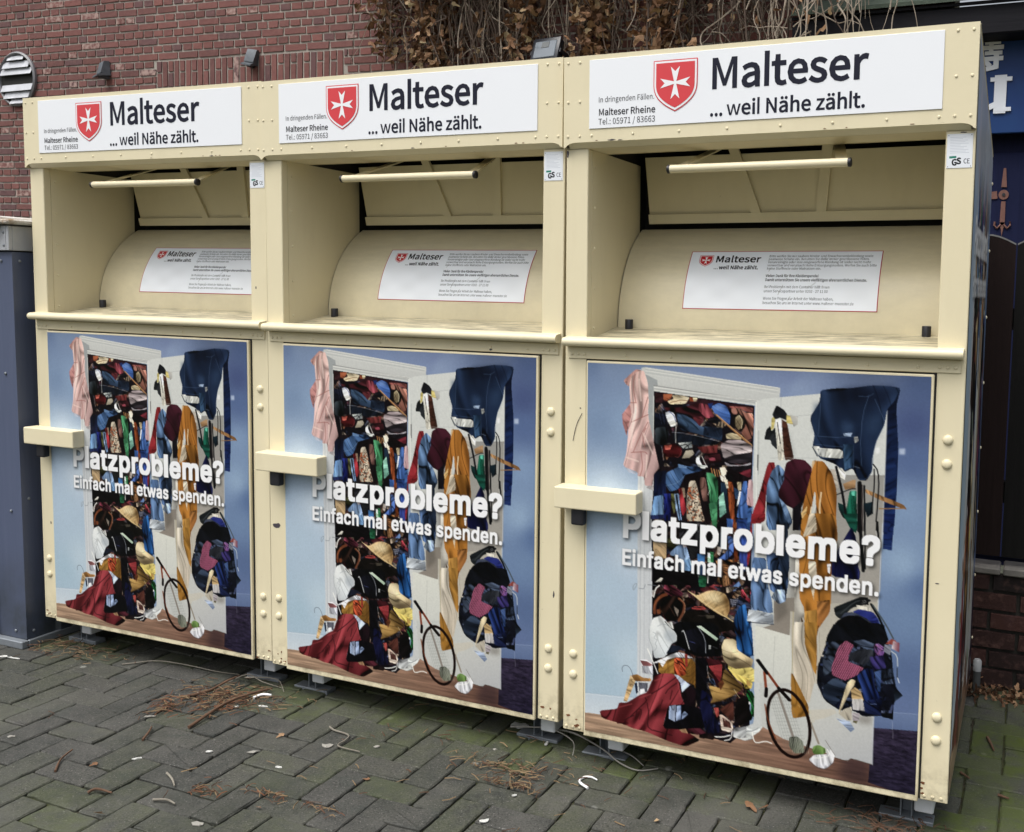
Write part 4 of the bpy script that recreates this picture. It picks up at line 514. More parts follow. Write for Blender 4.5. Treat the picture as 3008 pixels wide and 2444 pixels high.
ART = [
('i',[(6,15,'7089b8'),(82,12,'7f97c2'),(128,182,'88a5d0'),(40,187,'7c98c4'),(69,368,'b4cae8'),(25,439,'9db8dc'),(63,689,'adc6e2'),(151,561,'c3d5ec'),(48,947,'a4c2dc'),(155,889,'b6cde4'),(380,0,'8197c8'),(620,14,'7c90c2'),(644,51,'8aa0cc'),(846,4,'64769f'),(983,28,'52689c'),(958,133,'4d5f97'),(961,222,'5a73ab'),(951,357,'7f9dcb'),(942,509,'8dabd4'),(961,659,'6f8dbd'),(973,810,'5b74a8'),(940,916,'6379ae'),(1001,578,'5d7ab0')]),
('p','b9cce2',[(-2,1028),(179,1013),(180,1091),(-5,1094)],'c9d6e6',90,None),
('l','8fa9c6',3,[(-2,1028),(179,1014)],1),
('l','dfe8f2',3,[(-2,1032),(179,1019)],1),
('p','6c83b4',[(873,930),(1003,919),(1000,972),(875,981)],'5d73a6',90,None),
('l','8ba0cc',4,[(873,933),(1003,920)],1),
('floor',[(-7,1092),(167,1083),(581,1030),(882,980),(1006,968),(1003,1155),(-5,1157)]),
('p','3d3450',[(879,980),(1007,967),(1008,1162),(872,1139)],'2a2540',70,(0.22,4,4)),
('s','2a2030',0.45,30,[(802,1073),(876,1012),(876,1146),(789,1147)]),
('p','c2c9d4',[(165,15),(219,13),(230,1072),(175,1013)],'cdd3de',90,None),
('l','9aa5b8',3,[(177,327),(184,1012)],1),
('l','e2e7ee',3,[(183,326),(190,1011)],1),
('l','a7b0c0',3,[(190,326),(198,1010)],1),
('l','b2bac8',3,[(206,324),(214,1007)],1),
('p','d3d7da',[(174,10),(188,7),(594,49),(592,89),(531,103),(213,79),(205,62)],'c2c6ca',90,None),
('l','eceff0',4,[(188,10),(586,49)],1),
('l','b4babf',4,[(188,14),(586,53)],1),
('l','e6e9ea',4,[(188,18),(586,57)],1),
('l','aab1b8',4,[(188,23),(586,62)],1),
('l','dadde0',4,[(188,28),(586,67)],1),
('p','a4abb2',[(188,28),(226,44),(227,60),(215,63),(217,245),(206,216),(193,72)],None,90,None),
('p','c9cdd2',[(213,76),(219,76),(223,244),(215,216)],None,90,None),
('l','8d8f92',7,[(215,60),(533,90)],1),
('l','e8eaea',5,[(216,65),(536,89)],1),
('l','9da0a2',4,[(216,70),(530,95)],1),
('l','dfe1e1',6,[(218,74),(525,101)],1),
('p','17101c',[(216,77),(521,104),(518,320),(520,411),(529,1047),(472,1101),(290,1088),(226,977),(220,735),(214,439),(219,361)],None,90,None),
('clutter',[(218,80),(519,107),(518,320),(520,411),(512,1038),(471,1080),(290,1076),(225,734),(220,438),(222,361)]),
('p','3a1c26',[(218,79),(356,92),(519,107),(517,118),(357,112),(218,105)],None,90,(0.24,163,13)),
('p','44222a',[(218,82),(248,85),(243,110),(221,111)],None,90,(0.24,158,13)),
('p','c46a45',[(245,84),(274,82),(270,94),(258,104),(246,101)],None,90,(0.24,15,13)),
('p','e4cfa8',[(270,86),(309,85),(327,90),(315,109),(267,113),(258,104),(279,96)],'f0e2c4',0,(0.24,13,13)),
('p','b4562f',[(327,88),(351,90),(348,101),(327,101)],None,90,(0.24,109,13)),
('p','e9d7b4',[(336,89),(351,90),(348,100),(339,101)],None,90,(0.24,6,13)),
('l','7a4a2c',5,[(267,108),(303,98),(321,100)],1),
('p','6d2c36',[(243,124),(297,121),(357,104),(375,111),(387,125),(375,137),(370,160),(358,172),(346,167),(343,150),(328,140),(298,135),(255,132)],'4e1f2b',30,(0.68,20,24)),
('p','7d3340',[(357,104),(383,108),(405,141),(381,148),(366,137),(351,121)],None,0,(0.68,70,20)),
('p','8a3a44',[(337,148),(366,143),(365,160),(358,171),(346,161)],'6b2a35',90,(0.24,39,13)),
('p','161b33',[(219,140),(255,144),(256,178),(219,183)],'0f1222',90,(0.24,18,13)),
('l','707ea6',3,[(228,122),(234,145),(242,173)],0.7),
('l','707ea6',3,[(238,121),(245,144),(251,173)],0.7),
('l','707ea6',3,[(249,121),(255,144),(260,172)],0.7),
('p','c6cde0',[(252,139),(264,133),(280,139),(287,159),(286,174),(271,180),(259,161)],'e7e6e0',60,(0.24,157,13)),
('l','5a68a8',7,[(264,134),(280,145),(285,162)],1),
('p','2c4160',[(286,139),(310,141),(346,156),(358,172),(405,172),(429,191),(426,211),(358,195),(299,187)],'22344f',20,(0.47,15,30)),
('p','3a5476',[(289,140),(316,146),(352,175),(358,184),(316,177)],'2b425f',90,(0.24,37,13)),
('p','1e2c45',[(373,174),(426,171),(429,191),(420,202),(370,197)],None,90,(0.24,69,13)),
('p','141c2c',[(275,196),(359,201),(421,214),(406,223),(341,228),(281,220)],None,90,(0.24,110,13)),
('l','8f9db0',4,[(274,195),(317,195),(421,212)],0.9),
('l','e8e8e8',6,[(289,165),(285,188),(286,225)],1),
('p','3f4a55',[(221,186),(250,179),(265,195),(260,227),(239,237),(222,230)],'20282e',60,(0.81,60,26)),
('p','7a1e24',[(245,237),(281,227),(305,239),(306,262),(282,269),(251,268)],'4a0f16',70,(0.68,10,22)),
('p','c25a4e',[(251,236),(275,232),(269,247),(254,248)],None,90,(0.24,151,13)),
('l','b8aeb0',4,[(243,240),(249,280)],1),
('l','a44e4e',4,[(285,266),(297,268),(306,247)],1),
('p','d4d8da',[(293,225),(335,219),(338,236),(311,241)],'8c98a0',10,(0.24,142,13)),
('l','1b1b1f',8,[(299,233),(323,226),(330,246)],1),
('l','1b1b1f',7,[(311,241),(335,222)],1),
('p','cfc6b4',[(306,270),(318,246),(338,242),(345,253),(330,266)],'a39a8a',90,(0.24,6,13)),
('p','16131c',[(300,277),(345,262),(354,281),(297,291)],None,90,(0.24,29,13)),
('p','8a3a3a',[(353,233),(415,223),(413,248),(368,249)],'6e2b2e',90,(0.24,69,13)),
('p','4c1a24',[(386,247),(421,245),(428,270),(390,279)],'2e1018',60,(0.68,10,20)),
('p','a4465a',[(386,262),(407,260),(410,269),(392,270)],None,90,(0.24,128,13)),
('p','4a74c8',[(392,113),(415,101),(439,108),(451,135),(450,164),(422,146),(404,132)],'3660b4',60,(0.24,12,13)),
('s','7aa0e8',0.7,10,[(398,113),(421,105),(439,119),(410,121)]),
('p','1f3a86',[(382,105),(398,102),(395,116),(388,119)],None,90,(0.24,172,13)),
('p','c98a7c',[(452,116),(474,112),(497,125),(517,125),(521,168),(516,196),(499,206),(484,187),(495,156),(483,131),(457,132)],'b3705f',40,(0.68,60,26)),
('p','a25a56',[(445,108),(517,109),(517,123),(497,122),(474,112),(454,116)],None,90,(0.24,41,13)),
('p','1d1713',[(457,141),(474,127),(494,141),(495,167),(481,182),(463,169)],None,90,(0.24,133,13)),
('p','a89878',[(466,140),(477,131),(489,147),(486,167),(475,176),(466,163)],'6d5d45',90,(0.24,137,13)),
('l','d8ceb0',5,[(477,133),(487,148),(484,170)],1),
('l','4c3f30',4,[(469,146),(483,167)],1),
('p','d8c9a4',[(438,190),(455,185),(487,190),(484,203),(441,203)],'b8a884',0,(0.24,26,13)),
('l','b07a4a',15,[(409,136),(461,177),(516,219)],1),
('l','e0b27a',5,[(410,135),(461,174),(516,215)],1),
('p','8c7f86',[(422,222),(447,205),(487,204),(516,216),(517,236),(462,251),(433,261)],'a59aa0',60,(0.47,0,14)),
('p','39333c',[(433,261),(462,248),(517,236),(517,264),(477,272),(454,271)],'26212a',60,(0.41,0,14)),
('p','9a97a4',[(436,270),(457,278),(492,275),(516,265),(516,272),(477,282),(442,281)],None,90,(0.24,7,13)),
('p','1b1720',[(442,283),(516,274),(516,292),(449,300)],None,90,(0.24,134,13)),
('p','7e2636',[(466,301),(515,284),(515,309),(481,312)],'4f1622',40,(0.68,160,18)),
('p','20141c',[(258,297),(448,286),(518,314),(521,433),(221,461),(218,303)],None,90,(0.24,82,13)),
('p','dfe6e8',[(351,264),(361,256),(360,269),(370,286),(387,285),(375,296),(357,291),(349,276)],None,90,(0.24,15,13)),
('l','e8ecec',6,[(368,259),(378,280),(385,290)],1),
('l','c48a50',9,[(397,292),(402,315)],1),
('l','d8a060',9,[(405,294),(410,314)],1),
('l','a8703c',9,[(413,295),(417,314)],1),
('l','e0b070',9,[(420,296),(425,313)],1),
('p','e6e0d2',[(422,288),(437,285),(444,295),(440,309),(428,310)],None,90,(0.24,125,13)),
('p','ece6dc',[(423,311),(437,309),(446,326),(438,329),(429,327)],None,90,(0.24,113,13)),
('p','17141a',[(437,309),(457,305),(464,319),(446,323)],None,90,(0.24,69,13)),
('p','111a35',[(220,317),(258,309),(259,387),(220,391)],'16255a',90,(0.24,97,13)),
('p','3d5f92',[(257,317),(294,297),(297,287),(324,292),(360,289),(372,300),(319,316),(313,328),(298,361),(271,372),(257,352)],'2b4a78',40,(0.54,40,26)),
('l','7d9cc4',3,[(270,311),(295,341)],1),
('l','7d9cc4',3,[(259,355),(295,344),(316,319)],1),
('p','5c80b4',[(294,287),(324,292),(321,298),(297,298)],None,90,(0.24,174,13)),
('p','5f8fd0',[(221,391),(250,382),(253,441),(236,445),(211,450)],'85aee4',20,(0.34,85,14)),
('p','2434a0',[(253,379),(273,377),(274,456),(255,464)],'1b2478',0,(0.54,90,10)),
('p','5d5f38',[(274,377),(284,376),(290,420),(285,438),(278,415)],None,90,(0.24,50,13)),
('p','8fb0dc',[(284,376),(299,375),(309,453),(300,454),(290,420)],'6f90c4',0,(0.24,134,13)),
('p','1d2a44',[(288,379),(294,378),(306,453),(303,453)],None,90,(0.24,47,13)),
('p','b5303a',[(298,361),(307,357),(324,420),(312,441),(306,424)],'8e2230',0,(0.41,80,12)),
('p','8c7664',[(307,357),(316,356),(320,382),(314,388)],None,90,(0.24,165,13)),
('p','d9cdbb',[(331,335),(349,331),(359,364),(372,424),(381,449),(324,454),(323,382)],'c4b49e',20,(0.24,119,13)),
('speck',[(328,352),(355,350),(372,424),(378,449),(326,454),(324,382)]),
('p','7c5850',[(364,321),(379,320),(388,362),(389,388),(374,392),(364,350)],'5e3f3c',0,(0.41,90,10)),
('p','56b07c',[(380,305),(402,306),(417,322),(419,354),(418,391),(395,396),(391,356)],'3f9864',20,(0.41,80,18)),
('p','5fc088',[(392,399),(418,397),(417,466),(405,467)],'3b8a5c',90,(0.24,139,13)),
('p','2e6c4a',[(392,395),(420,388),(416,408),(395,413)],None,90,(0.24,63,13)),
('l','e8ecec',4,[(394,356),(388,371)],1),
('p','26405c',[(426,330),(443,332),(451,400),(448,428),(430,401)],'16202e',90,(0.24,97,13)),
('p','9cdcc8',[(421,374),(435,358),(445,417),(434,427),(425,436)],'7cc4b4',90,(0.24,165,13)),
('p','b0562a',[(446,326),(461,327),(469,369),(468,412),(478,465),(464,466),(451,394)],'8e4220',0,(0.41,90,10)),
('p','e0d6c0',[(437,324),(446,320),(450,345),(444,347)],None,90,(0.24,174,13)),
('p','33517e',[(465,341),(482,349),(482,374),(471,375)],None,90,(0.24,126,13)),
('p','c9b896',[(474,326),(488,324),(487,348),(479,350)],None,90,(0.24,114,13)),
('p','dfe6ee',[(482,351),(489,352),(482,388),(475,397)],None,90,(0.24,118,13)),
('p','4672c0',[(493,322),(505,320),(509,394),(508,429),(476,430),(480,397)],'3a62b0',0,(0.34,90,14)),
('p','2b4ea0',[(476,433),(508,431),(507,462),(478,465)],None,90,(0.24,87,13)),
('p','dcb8c2',[(508,317),(518,314),(530,339),(534,375),(523,393),(504,389)],'c89ca8',20,(0.27,80,14)),
('p','3c6ab8',[(507,397),(520,396),(519,461),(507,462)],None,90,(0.24,143,13)),
('p','345fae',[(446,434),(466,435),(464,466),(449,467)],None,90,(0.24,76,13)),
('p','26346e',[(210,448),(254,441),(254,453),(211,460)],None,90,(0.24,83,13)),
('p','c9ac84',[(220,527),(262,526),(262,573),(223,580)],'b5966c',90,(0.24,48,13)),
('p','4e4f2e',[(260,511),(280,509),(311,532),(292,543),(265,543)],'353818',20,(0.54,10,14)),
('p','7fa4dc',[(301,527),(322,519),(345,590),(348,616),(303,618),(305,565),(275,562),(274,554)],'a5c0e8',60,(0.34,80,14)),
('p','d8ccd6',[(310,521),(322,519),(326,531),(317,535)],None,90,(0.24,163,13)),
('p','6f9ed8',[(311,576),(335,565),(348,613),(312,617)],None,90,(0.24,75,13)),
('p','3a78c0',[(359,548),(383,548),(381,609),(363,611)],'2d66ac',90,(0.24,13,13)),
('p','2a8058',[(366,611),(390,611),(388,644),(364,645)],'1d6040',0,(0.24,179,13)),
('p','b8e8cc',[(390,541),(404,540),(404,569),(392,570)],None,90,(0.24,155,13)),
('p','3a9a62',[(398,538),(409,537),(409,568),(401,569)],None,90,(0.24,8,13)),
('p','222428',[(328,522),(353,525),(359,556),(341,567)],None,90,(0.24,38,13)),
('p','2e2e34',[(352,493),(363,460),(371,541),(353,542)],None,90,(0.24,139,13)),
('p','20344e',[(420,481),(438,476),(436,534),(424,535)],None,90,(0.24,111,13)),
('l','8c8c94',5,[(351,464),(340,503)],1),
('p','5a5a62',[(348,462),(365,457),(364,483),(340,491)],None,0,(1.08,40,8)),
('p','4f74c4',[(447,484),(470,487),(468,536),(448,556),(425,555),(442,539),(456,520)],'3e62b4',70,(0.54,110,12)),
('p','d6c8c2',[(419,518),(436,522),(427,546),(420,541)],None,90,(0.24,7,13)),
('p','b05a2c',[(466,450),(475,447),(483,558),(472,559)],'98481f',90,(0.24,54,13)),
('p','2e52b4',[(484,457),(501,450),(517,525),(507,584),(489,580)],'2444a0',0,(0.54,90,12)),
('p','3448a8',[(488,528),(514,528),(510,572),(492,568)],None,90,(0.24,80,13)),
('p','8a5a34',[(416,562),(468,553),(466,571),(461,600),(428,604)],'5c3a22',60,(1.22,20,9)),
('p','7a5534',[(421,605),(469,599),(470,625),(441,637),(420,622)],'4d331f',60,(1.08,80,9)),
('l','e4e8e8',9,[(395,573),(393,631)],1),
('p','cfd6dc',[(303,621),(312,622),(311,632),(306,632)],None,90,(0.24,130,13)),
('p','100c12',[(223,609),(360,600),(367,646),(288,667),(224,704)],None,90,(0.24,5,13)),
('p','7c2c36',[(367,652),(394,643),(414,632),(456,647),(444,657),(397,654),(385,664)],'9c4048',20,(0.68,20,16)),
('p','8e3a3e',[(414,633),(435,632),(456,653),(426,651)],None,90,(0.24,75,13)),
('p','6a8fd4',[(459,644),(473,628),(487,615),(493,625),(473,645)],None,90,(0.24,97,13)),
('p','3a3c4c',[(456,656),(479,641),(494,657),(494,677),(468,692)],'1c1e2a',40,(0.24,72,13)),
('check',[(456,656),(479,641),(494,657),(494,677),(468,692)]),
('p','8e2a38',[(491,643),(508,627),(525,633),(523,668),(512,692),(497,665)],'611a28',60,(1.08,60,12)),
('p','120f14',[(215,705),(245,654),(337,661),(486,701),(489,817),(431,884),(372,932),(441,1062),(412,1082),(290,1094),(265,759)],None,90,(0.24,135,13)),
('clutter',[(221,657),(519,628),(527,696),(512,1038),(465,1076),(290,1088),(225,746)]),
('p','5c1f30',[(258,653),(288,652),(319,672),(307,688),(277,686),(255,671)],'3c1322',30,(1.22,30,10)),
('l','e9e9e9',12,[(224,695),(230,668),(242,658)],1),
('l','e9e9e9',9,[(220,693),(222,675)],1),
('p','d9d8d2',[(227,650),(245,634),(254,633),(248,645)],None,90,(0.24,163,13)),
('p','2a1812',[(246,687),(313,682),(326,710),(308,756),(265,759),(246,725)],'160c0a',50,(0.81,120,22)),
('l','7a4026',30,[(228,743),(228,713),(246,690),(264,682)],1),
('l','a4603c',9,[(225,734),(229,713),(243,693)],1),
('l','7a4630',22,[(304,689),(323,701),(320,728),(305,756)],1),
('l','a9785a',6,[(307,688),(326,704),(322,731)],1),
('p','8b4a2c',[(234,733),(246,728),(247,743),(237,747)],None,90,(0.24,2,13)),
('p','8c8078',[(289,714),(305,724),(302,745),(293,729)],None,90,(0.24,130,13)),
('l','5c3d30',6,[(274,716),(293,743)],1),
('p','3c2018',[(319,684),(346,681),(356,694),(332,703)],'22100c',90,(0.24,23,13)),
('l','b04040',16,[(347,713),(368,713),(386,709)],1),
('l','c04848',8,[(353,708),(380,704),(387,708)],1),
('p','16110f',[(326,727),(368,716),(443,733),(490,738),(476,760),(429,775),(369,760),(308,759)],None,90,(0.24,52,13)),
('l','5a5050',4,[(365,733),(413,728)],1),
('p','4a443c',[(386,728),(416,725),(416,733),(392,738)],None,90,(0.24,11,13)),
('p','d4b684',[(332,662),(361,673),(394,654),(420,650),(447,657),(459,676),(461,704),(454,723),(472,735),(490,738),(428,720),(383,697)],'b08c56',60,(0.24,143,13)),
('s','f0dcb0',0.8,14,[(373,671),(412,655),(436,667),(427,688),(391,684)]),
('s','5c3a18',0.55,10,[(441,658),(461,675),(462,713),(451,714)]),
('l','e8d2a0',6,[(332,662),(386,693),(431,717),(478,738)],1),
('l','9c7c4a',1.5,[(376,671),(398,704)],0.5),
('l','9c7c4a',1.5,[(388,668),(410,704)],0.5),
('l','9c7c4a',1.5,[(400,665),(422,704)],0.5),
('l','9c7c4a',1.5,[(412,662),(433,704)],0.5),
('l','9c7c4a',1.5,[(424,658),(445,705)],0.5),
('l','9c7c4a',1.5,[(435,655),(457,705)],0.5),
('p','2468b8',[(489,689),(509,678),(516,726),(540,769),(550,820),(518,836),(486,817),(482,780),(472,732)],'1d5aa8',20,(0.47,80,26)),
('l','123c78',5,[(483,707),(496,752),(501,783)],0.8),
('l','123c78',5,[(491,702),(500,755),(505,783)],0.8),
('l','123c78',5,[(500,697),(505,758),(508,782)],0.8),
('l','123c78',5,[(508,691),(509,761),(512,782)],0.8),
('p','3a3ca8',[(544,826),(559,827),(563,838),(544,841)],None,90,(0.24,57,13)),
('p','0d0e14',[(290,761),(428,746),(436,845),(389,854),(359,856),(322,840),(291,827)],None,90,(0.24,51,13)),
('p','1a1c2c',[(321,787),(369,769),(391,801),(392,851),(358,847),(337,832)],'0d0e18',40,(0.24,46,13)),
('l','cfd4dc',8,[(316,788),(322,783),(340,838)],1),
('l','8f96a4',7,[(363,764),(389,798),(391,842)],1),
('l','4a55a0',5,[(340,814),(358,817)],1),
('p','cfe0d2',[(361,765),(375,762),(429,793),(422,800)],'a9c4b0',40,None),
('p','9ea3a8',[(400,817),(407,816),(406,828),(400,829)],None,90,(0.24,16,13)),
('l','6a6e76',4,[(412,819),(427,823)],1),
('p','3c2a2e',[(441,774),(467,762),(485,774),(479,786),(444,785)],'20161a',60,(0.81,30,12)),
('p','c8b894',[(439,815),(447,791),(482,786),(486,817),(518,833),(536,839),(530,863),(502,875),(466,872),(445,852)],'9c8a68',70,(0.41,30,26)),
('s','e8dcbc',0.6,12,[(444,803),(474,793),(477,824),(451,837)]),
('s','3a2c1c',0.5,12,[(454,868),(530,840),(533,866),(490,879)]),
('l','7d6a4c',3,[(439,824),(468,831),(489,823)],0.7),
('l','7d6a4c',3,[(445,846),(478,848),(487,864)],0.7),
('l','7d6a4c',3,[(498,856),(490,875)],0.7),
('l','7d6a4c',3,[(468,831),(472,848)],0.7),
('l','7d6a4c',3,[(512,837),(519,859)],0.7),
('p','dfe4ea',[(222,761),(247,749),(262,759),(278,775),(300,799),(300,819),(282,831),(279,852),(261,876),(230,883),(224,860),(212,837),(212,796)],'c9d2de',60,(0.16,70,40)),
('l','8a93a0',4,[(212,796),(211,826),(225,854),(227,883)],1),
('l','9aa4b2',4,[(238,783),(256,772),(278,778)],1),
('s','a8b4c4',0.6,10,[(266,788),(297,799),(294,823),(279,828),(260,813)]),
('l','8a93a0',3,[(224,803),(235,807),(226,821),(239,825),(230,838),(239,846),(230,859)],1),
('l','f4f4f4',6,[(208,856),(240,924)],1),
('l','14141a',7,[(262,765),(275,778),(291,788)],1),
('p','e9edf0',[(266,768),(284,762),(290,785),(278,781)],None,90,(0.24,71,13)),
('p','222a40',[(282,834),(310,833),(316,844),(292,853),(267,863)],None,90,(0.24,55,13)),
('p','b08034',[(243,884),(274,874),(359,865),(364,962),(355,942),(244,928)],'8a5f24',20,(0.24,135,13)),
('l','5c3c14',4,[(271,877),(275,952)],0.8),
('l','5c3c14',4,[(275,877),(279,951)],0.8),
('l','5c3c14',4,[(347,866),(351,940)],0.8),
('l','5c3c14',4,[(351,866),(355,940)],0.8),
('l','5c3c14',4,[(358,865),(362,938)],0.8),
('p','e4e6ee',[(222,900),(274,868),(305,852),(329,854),(356,864),(299,869),(271,880),(256,907),(247,893)],'c4c8d8',0,(0.41,20,20)),
('p','d7d2dc',[(181,895),(206,890),(225,899),(222,909),(207,920),(191,913)],None,90,(0.24,24,13)),
('p','a4646a',[(183,896),(206,896),(225,905),(206,914),(194,913)],None,90,(0.24,172,13)),
('l','e8ecf0',8,[(206,857),(225,893),(241,928)],1),
('p','c8522e',[(293,871),(317,868),(330,896),(330,919),(312,925),(293,919)],'a83e22',30,(0.81,50,14)),
('p','8e2a22',[(326,855),(334,854),(336,892),(328,893)],None,90,(0.24,5,13)),
('l','e47a50',4,[(299,885),(317,886),(305,905),(324,909)],1),
('p','b4b8c8',[(189,913),(225,908),(226,935),(191,934)],None,90,(0.24,73,13)),
('l','5c6478',5,[(126,941),(124,929),(131,920),(143,919),(153,928),(160,945)],1),
('p','c08a4a',[(156,947),(175,941),(194,949),(219,947),(220,956),(166,965)],'a06c34',90,(0.24,54,13)),
('p','d8b888',[(153,946),(169,965),(142,1033),(131,1032),(141,990)],'c09a66',80,(0.24,16,13)),
('p','263458',[(166,971),(174,967),(178,997),(172,1004)],None,90,(0.24,89,13)),
('p','5d6070',[(179,966),(210,963),(208,992),(182,993)],None,90,(0.24,75,13)),
('p','cfd4de',[(184,987),(198,982),(201,993),(186,1002)],None,90,(0.24,126,13)),
('p','8e2f38',[(50,1077),(110,1061),(116,1040),(142,1036),(183,1005),(208,992),(220,960),(232,937),(256,925),(287,921),(307,932),(319,993),(329,1009),(277,1021),(259,1093),(318,1089),(358,1100),(379,1111),(334,1139),(275,1132),(209,1116),(159,1113),(143,1108),(59,1100)],'7c2832',50,(0.46,115,40)),
('l','3c1018',11,[(220,996),(251,973),(300,930)],0.8),
('l','3c1018',11,[(155,1077),(183,1045),(208,1019),(202,1011)],0.8),
('l','3c1018',11,[(133,1093),(165,1072)],0.7),
('l','3c1018',11,[(208,1025),(215,1058),(209,1098),(225,1108)],0.7),
('l','3c1018',11,[(267,986),(276,970),(303,947)],0.7),
('l','3c1018',11,[(171,1080),(177,1046),(193,1052),(184,1081)],0.6),
('l','3c1018',11,[(228,1107),(290,1112)],0.8),
('l','3c1018',11,[(234,1061),(246,1044),(258,1008)],0.6),
('l','3c1018',11,[(111,1106),(146,1100)],0.7),
('l','3c1018',11,[(282,1002),(288,974)],0.6),
('l','b04a50',12,[(232,952),(272,931),(297,925)],0.6),
('l','b04a50',12,[(183,1014),(220,996)],0.6),
('l','b04a50',12,[(227,1038),(245,1010)],0.6),
('l','b04a50',12,[(116,1055),(158,1037)],0.6),
('l','b04a50',12,[(306,947),(315,987)],0.6),
('l','b04a50',12,[(171,1108),(196,1091)],0.6),
('p','c4d0ea',[(293,922),(306,923),(344,947),(319,973),(314,946)],'a9b8dc',40,(0.24,112,13)),
('p','2a1420',[(319,973),(346,950),(364,962),(362,1016),(332,1015)],'1a0d16',90,(0.24,88,13)),
('p','0c0a12',[(277,1021),(329,1009),(380,1013),(399,1069),(321,1088),(259,1096)],None,90,(0.24,72,13)),
('p','9cb4e4',[(280,1023),(301,1015),(299,1068),(279,1062)],'b8c9ee',0,(0.27,85,12)),
('p','a8bdea',[(303,1018),(317,1014),(319,1056),(302,1066)],'8ea8dc',0,(0.24,128,13)),
('p','92aadc',[(319,1041),(329,1030),(340,1037),(320,1058)],None,90,(0.24,155,13)),
('l','202a50',7,[(301,1017),(301,1068)],1),
('l','202a50',6,[(317,1014),(318,1059)],1),
('p','0e0c16',[(362,861),(398,856),(397,951),(368,1015),(361,956)],None,90,(0.24,45,13)),
('p','151a4a',[(379,954),(407,967),(413,1007),(441,1062),(436,1078),(397,1084),(377,1013)],'0e1030',20,(0.54,90,16)),
('p','4a1620',[(392,857),(437,857),(444,914),(439,944),(430,946)],'2c0c14',90,(0.24,49,13)),
('p','a8383e',[(400,880),(442,868),(441,906),(439,927)],'8a2a32',60,(0.24,3,13)),
('l','c8ccd0',4,[(397,880),(398,901),(406,923)],1),
('p','3a2418',[(438,915),(452,875),(450,925),(439,944)],None,90,(0.24,44,13)),
('p','b48e4e',[(401,938),(439,941),(449,878),(485,908),(509,928),(481,955),(440,980),(407,991),(416,977)],'94703a',40,(0.34,30,24)),
('l','6a4a20',5,[(407,992),(454,971),(486,949)],1),
('p','6a3a20',[(430,928),(444,914),(450,925),(439,947)],None,90,(0.24,170,13)),
('p','e0cc6c',[(457,874),(485,879),(531,866),(536,889),(533,927),(512,930),(509,916),(485,905)],'c8ae4c',40,(0.41,40,16)),
('p','b8924a',[(515,906),(529,901),(529,919),(518,920)],None,90,(0.24,8,13)),
('p','e4d070',[(457,868),(484,876),(530,863),(539,868),(540,905),(526,909),(520,897),(478,888)],None,90,(0.24,148,13)),
('l','c8b890',5,[(480,938),(495,959),(510,971)],1),
('p','d8d8d0',[(487,984),(507,972),(533,965),(528,974),(499,991),(490,992)],None,90,(0.24,126,13)),
('p','2c9a4e',[(517,932),(535,935),(550,971),(545,1009),(530,1009),(533,974),(518,953)],'1f7c3c',60,(0.68,70,14)),
('p','140e10',[(487,966),(521,949),(528,989),(539,1016),(500,1046),(482,1026)],None,90,(0.24,139,13)),
('p','6c3a30',[(437,1004),(478,973),(482,1026),(476,1033),(452,1019)],'4c2822',90,(0.24,126,13)),
('p','a84440',[(419,1004),(434,1000),(436,1024),(429,1032)],None,90,(0.24,120,13)),
('p','c4a89c',[(437,1021),(446,1020),(476,1038),(480,1055),(471,1069),(444,1067),(441,1050)],'e2d6cc',60,(0.24,17,13)),
('p','5a3430',[(447,1029),(470,1039),(474,1056),(450,1055)],None,90,(0.24,64,13)),
('l','f0e8e0',9,[(442,1031),(442,1031)],1),
('l','f0e8e0',9,[(445,1047),(445,1047)],1),
('l','f0e8e0',9,[(454,1035),(454,1035)],1),
('p','8a8e96',[(480,1055),(512,1044),(540,1037),(541,1077),(516,1086),(480,1082)],'c9ced4',80,(0.24,139,13)),
('l','f2f4f4',6,[(480,1079),(507,1083),(540,1073)],1),
('p','b4bcc4',[(520,1043),(557,1016),(574,1025),(558,1051),(520,1084)],'d9dde0',80,(0.24,11,13)),
('l','5a626c',5,[(520,1057),(543,1051),(571,1025)],1),
('l','f0f2f2',9,[(537,1055),(542,1080),(550,1087),(578,1075),(596,1079)],1),
('l','f4f4f4',10,[(415,1092),(448,1088),(471,1078)],1),
('l','f4f4f4',8,[(454,1097),(474,1090),(477,1062)],1),
('p','1c1218',[(376,1088),(412,1085),(430,1094),(418,1102),(376,1103)],'2a1c18',90,(0.24,115,13)),
('p','5a2230',[(336,1083),(378,1073),(397,1084),(376,1094),(339,1097)],'3c1420',0,(0.54,20,14)),
('p','a07a5a',[(312,1090),(333,1083),(341,1097),(321,1097)],None,90,(0.24,76,13)),
('p','d2d7db',[(527,725),(562,720),(555,926),(580,1027),(537,1049),(542,1010),(538,848)],'c6cbd0',90,None),
('p','d2d7da',[(523,92),(547,82),(707,60),(891,86),(888,439),(882,631),(882,1083),(829,1072),(810,1083),(791,1083),(630,1059),(565,1033),(541,753),(521,316)],'c2c6c8',80,None),
('l','9aa0a8',3,[(596,65),(602,232)],1),
('l','aab0b6',3,[(627,128),(688,119)],1),
('l','8f969c',4,[(535,173),(536,299)],1),
('p','6e7074',[(532,242),(536,241),(536,288),(533,288)],None,90,None),
('l','f2f4f4',4,[(526,92),(540,713)],1),
('p','9c9c9c',[(696,411),(727,284),(887,272),(886,592),(876,639),(714,659)],'a8a4a0',80,None),
('s','6f6a66',0.6,25,[(630,417),(675,350),(713,643),(636,669)]),
('p','b7b3ab',[(634,663),(881,624),(882,651),(820,743),(726,879),(654,890)],'c9c3b8',90,None),
('p','8e8780',[(591,651),(653,641),(651,683),(640,682),(640,756),(548,748),(593,725)],'989089',90,None),
('s','645e5a',0.5,12,[(594,659),(625,655),(632,689),(599,724)]),
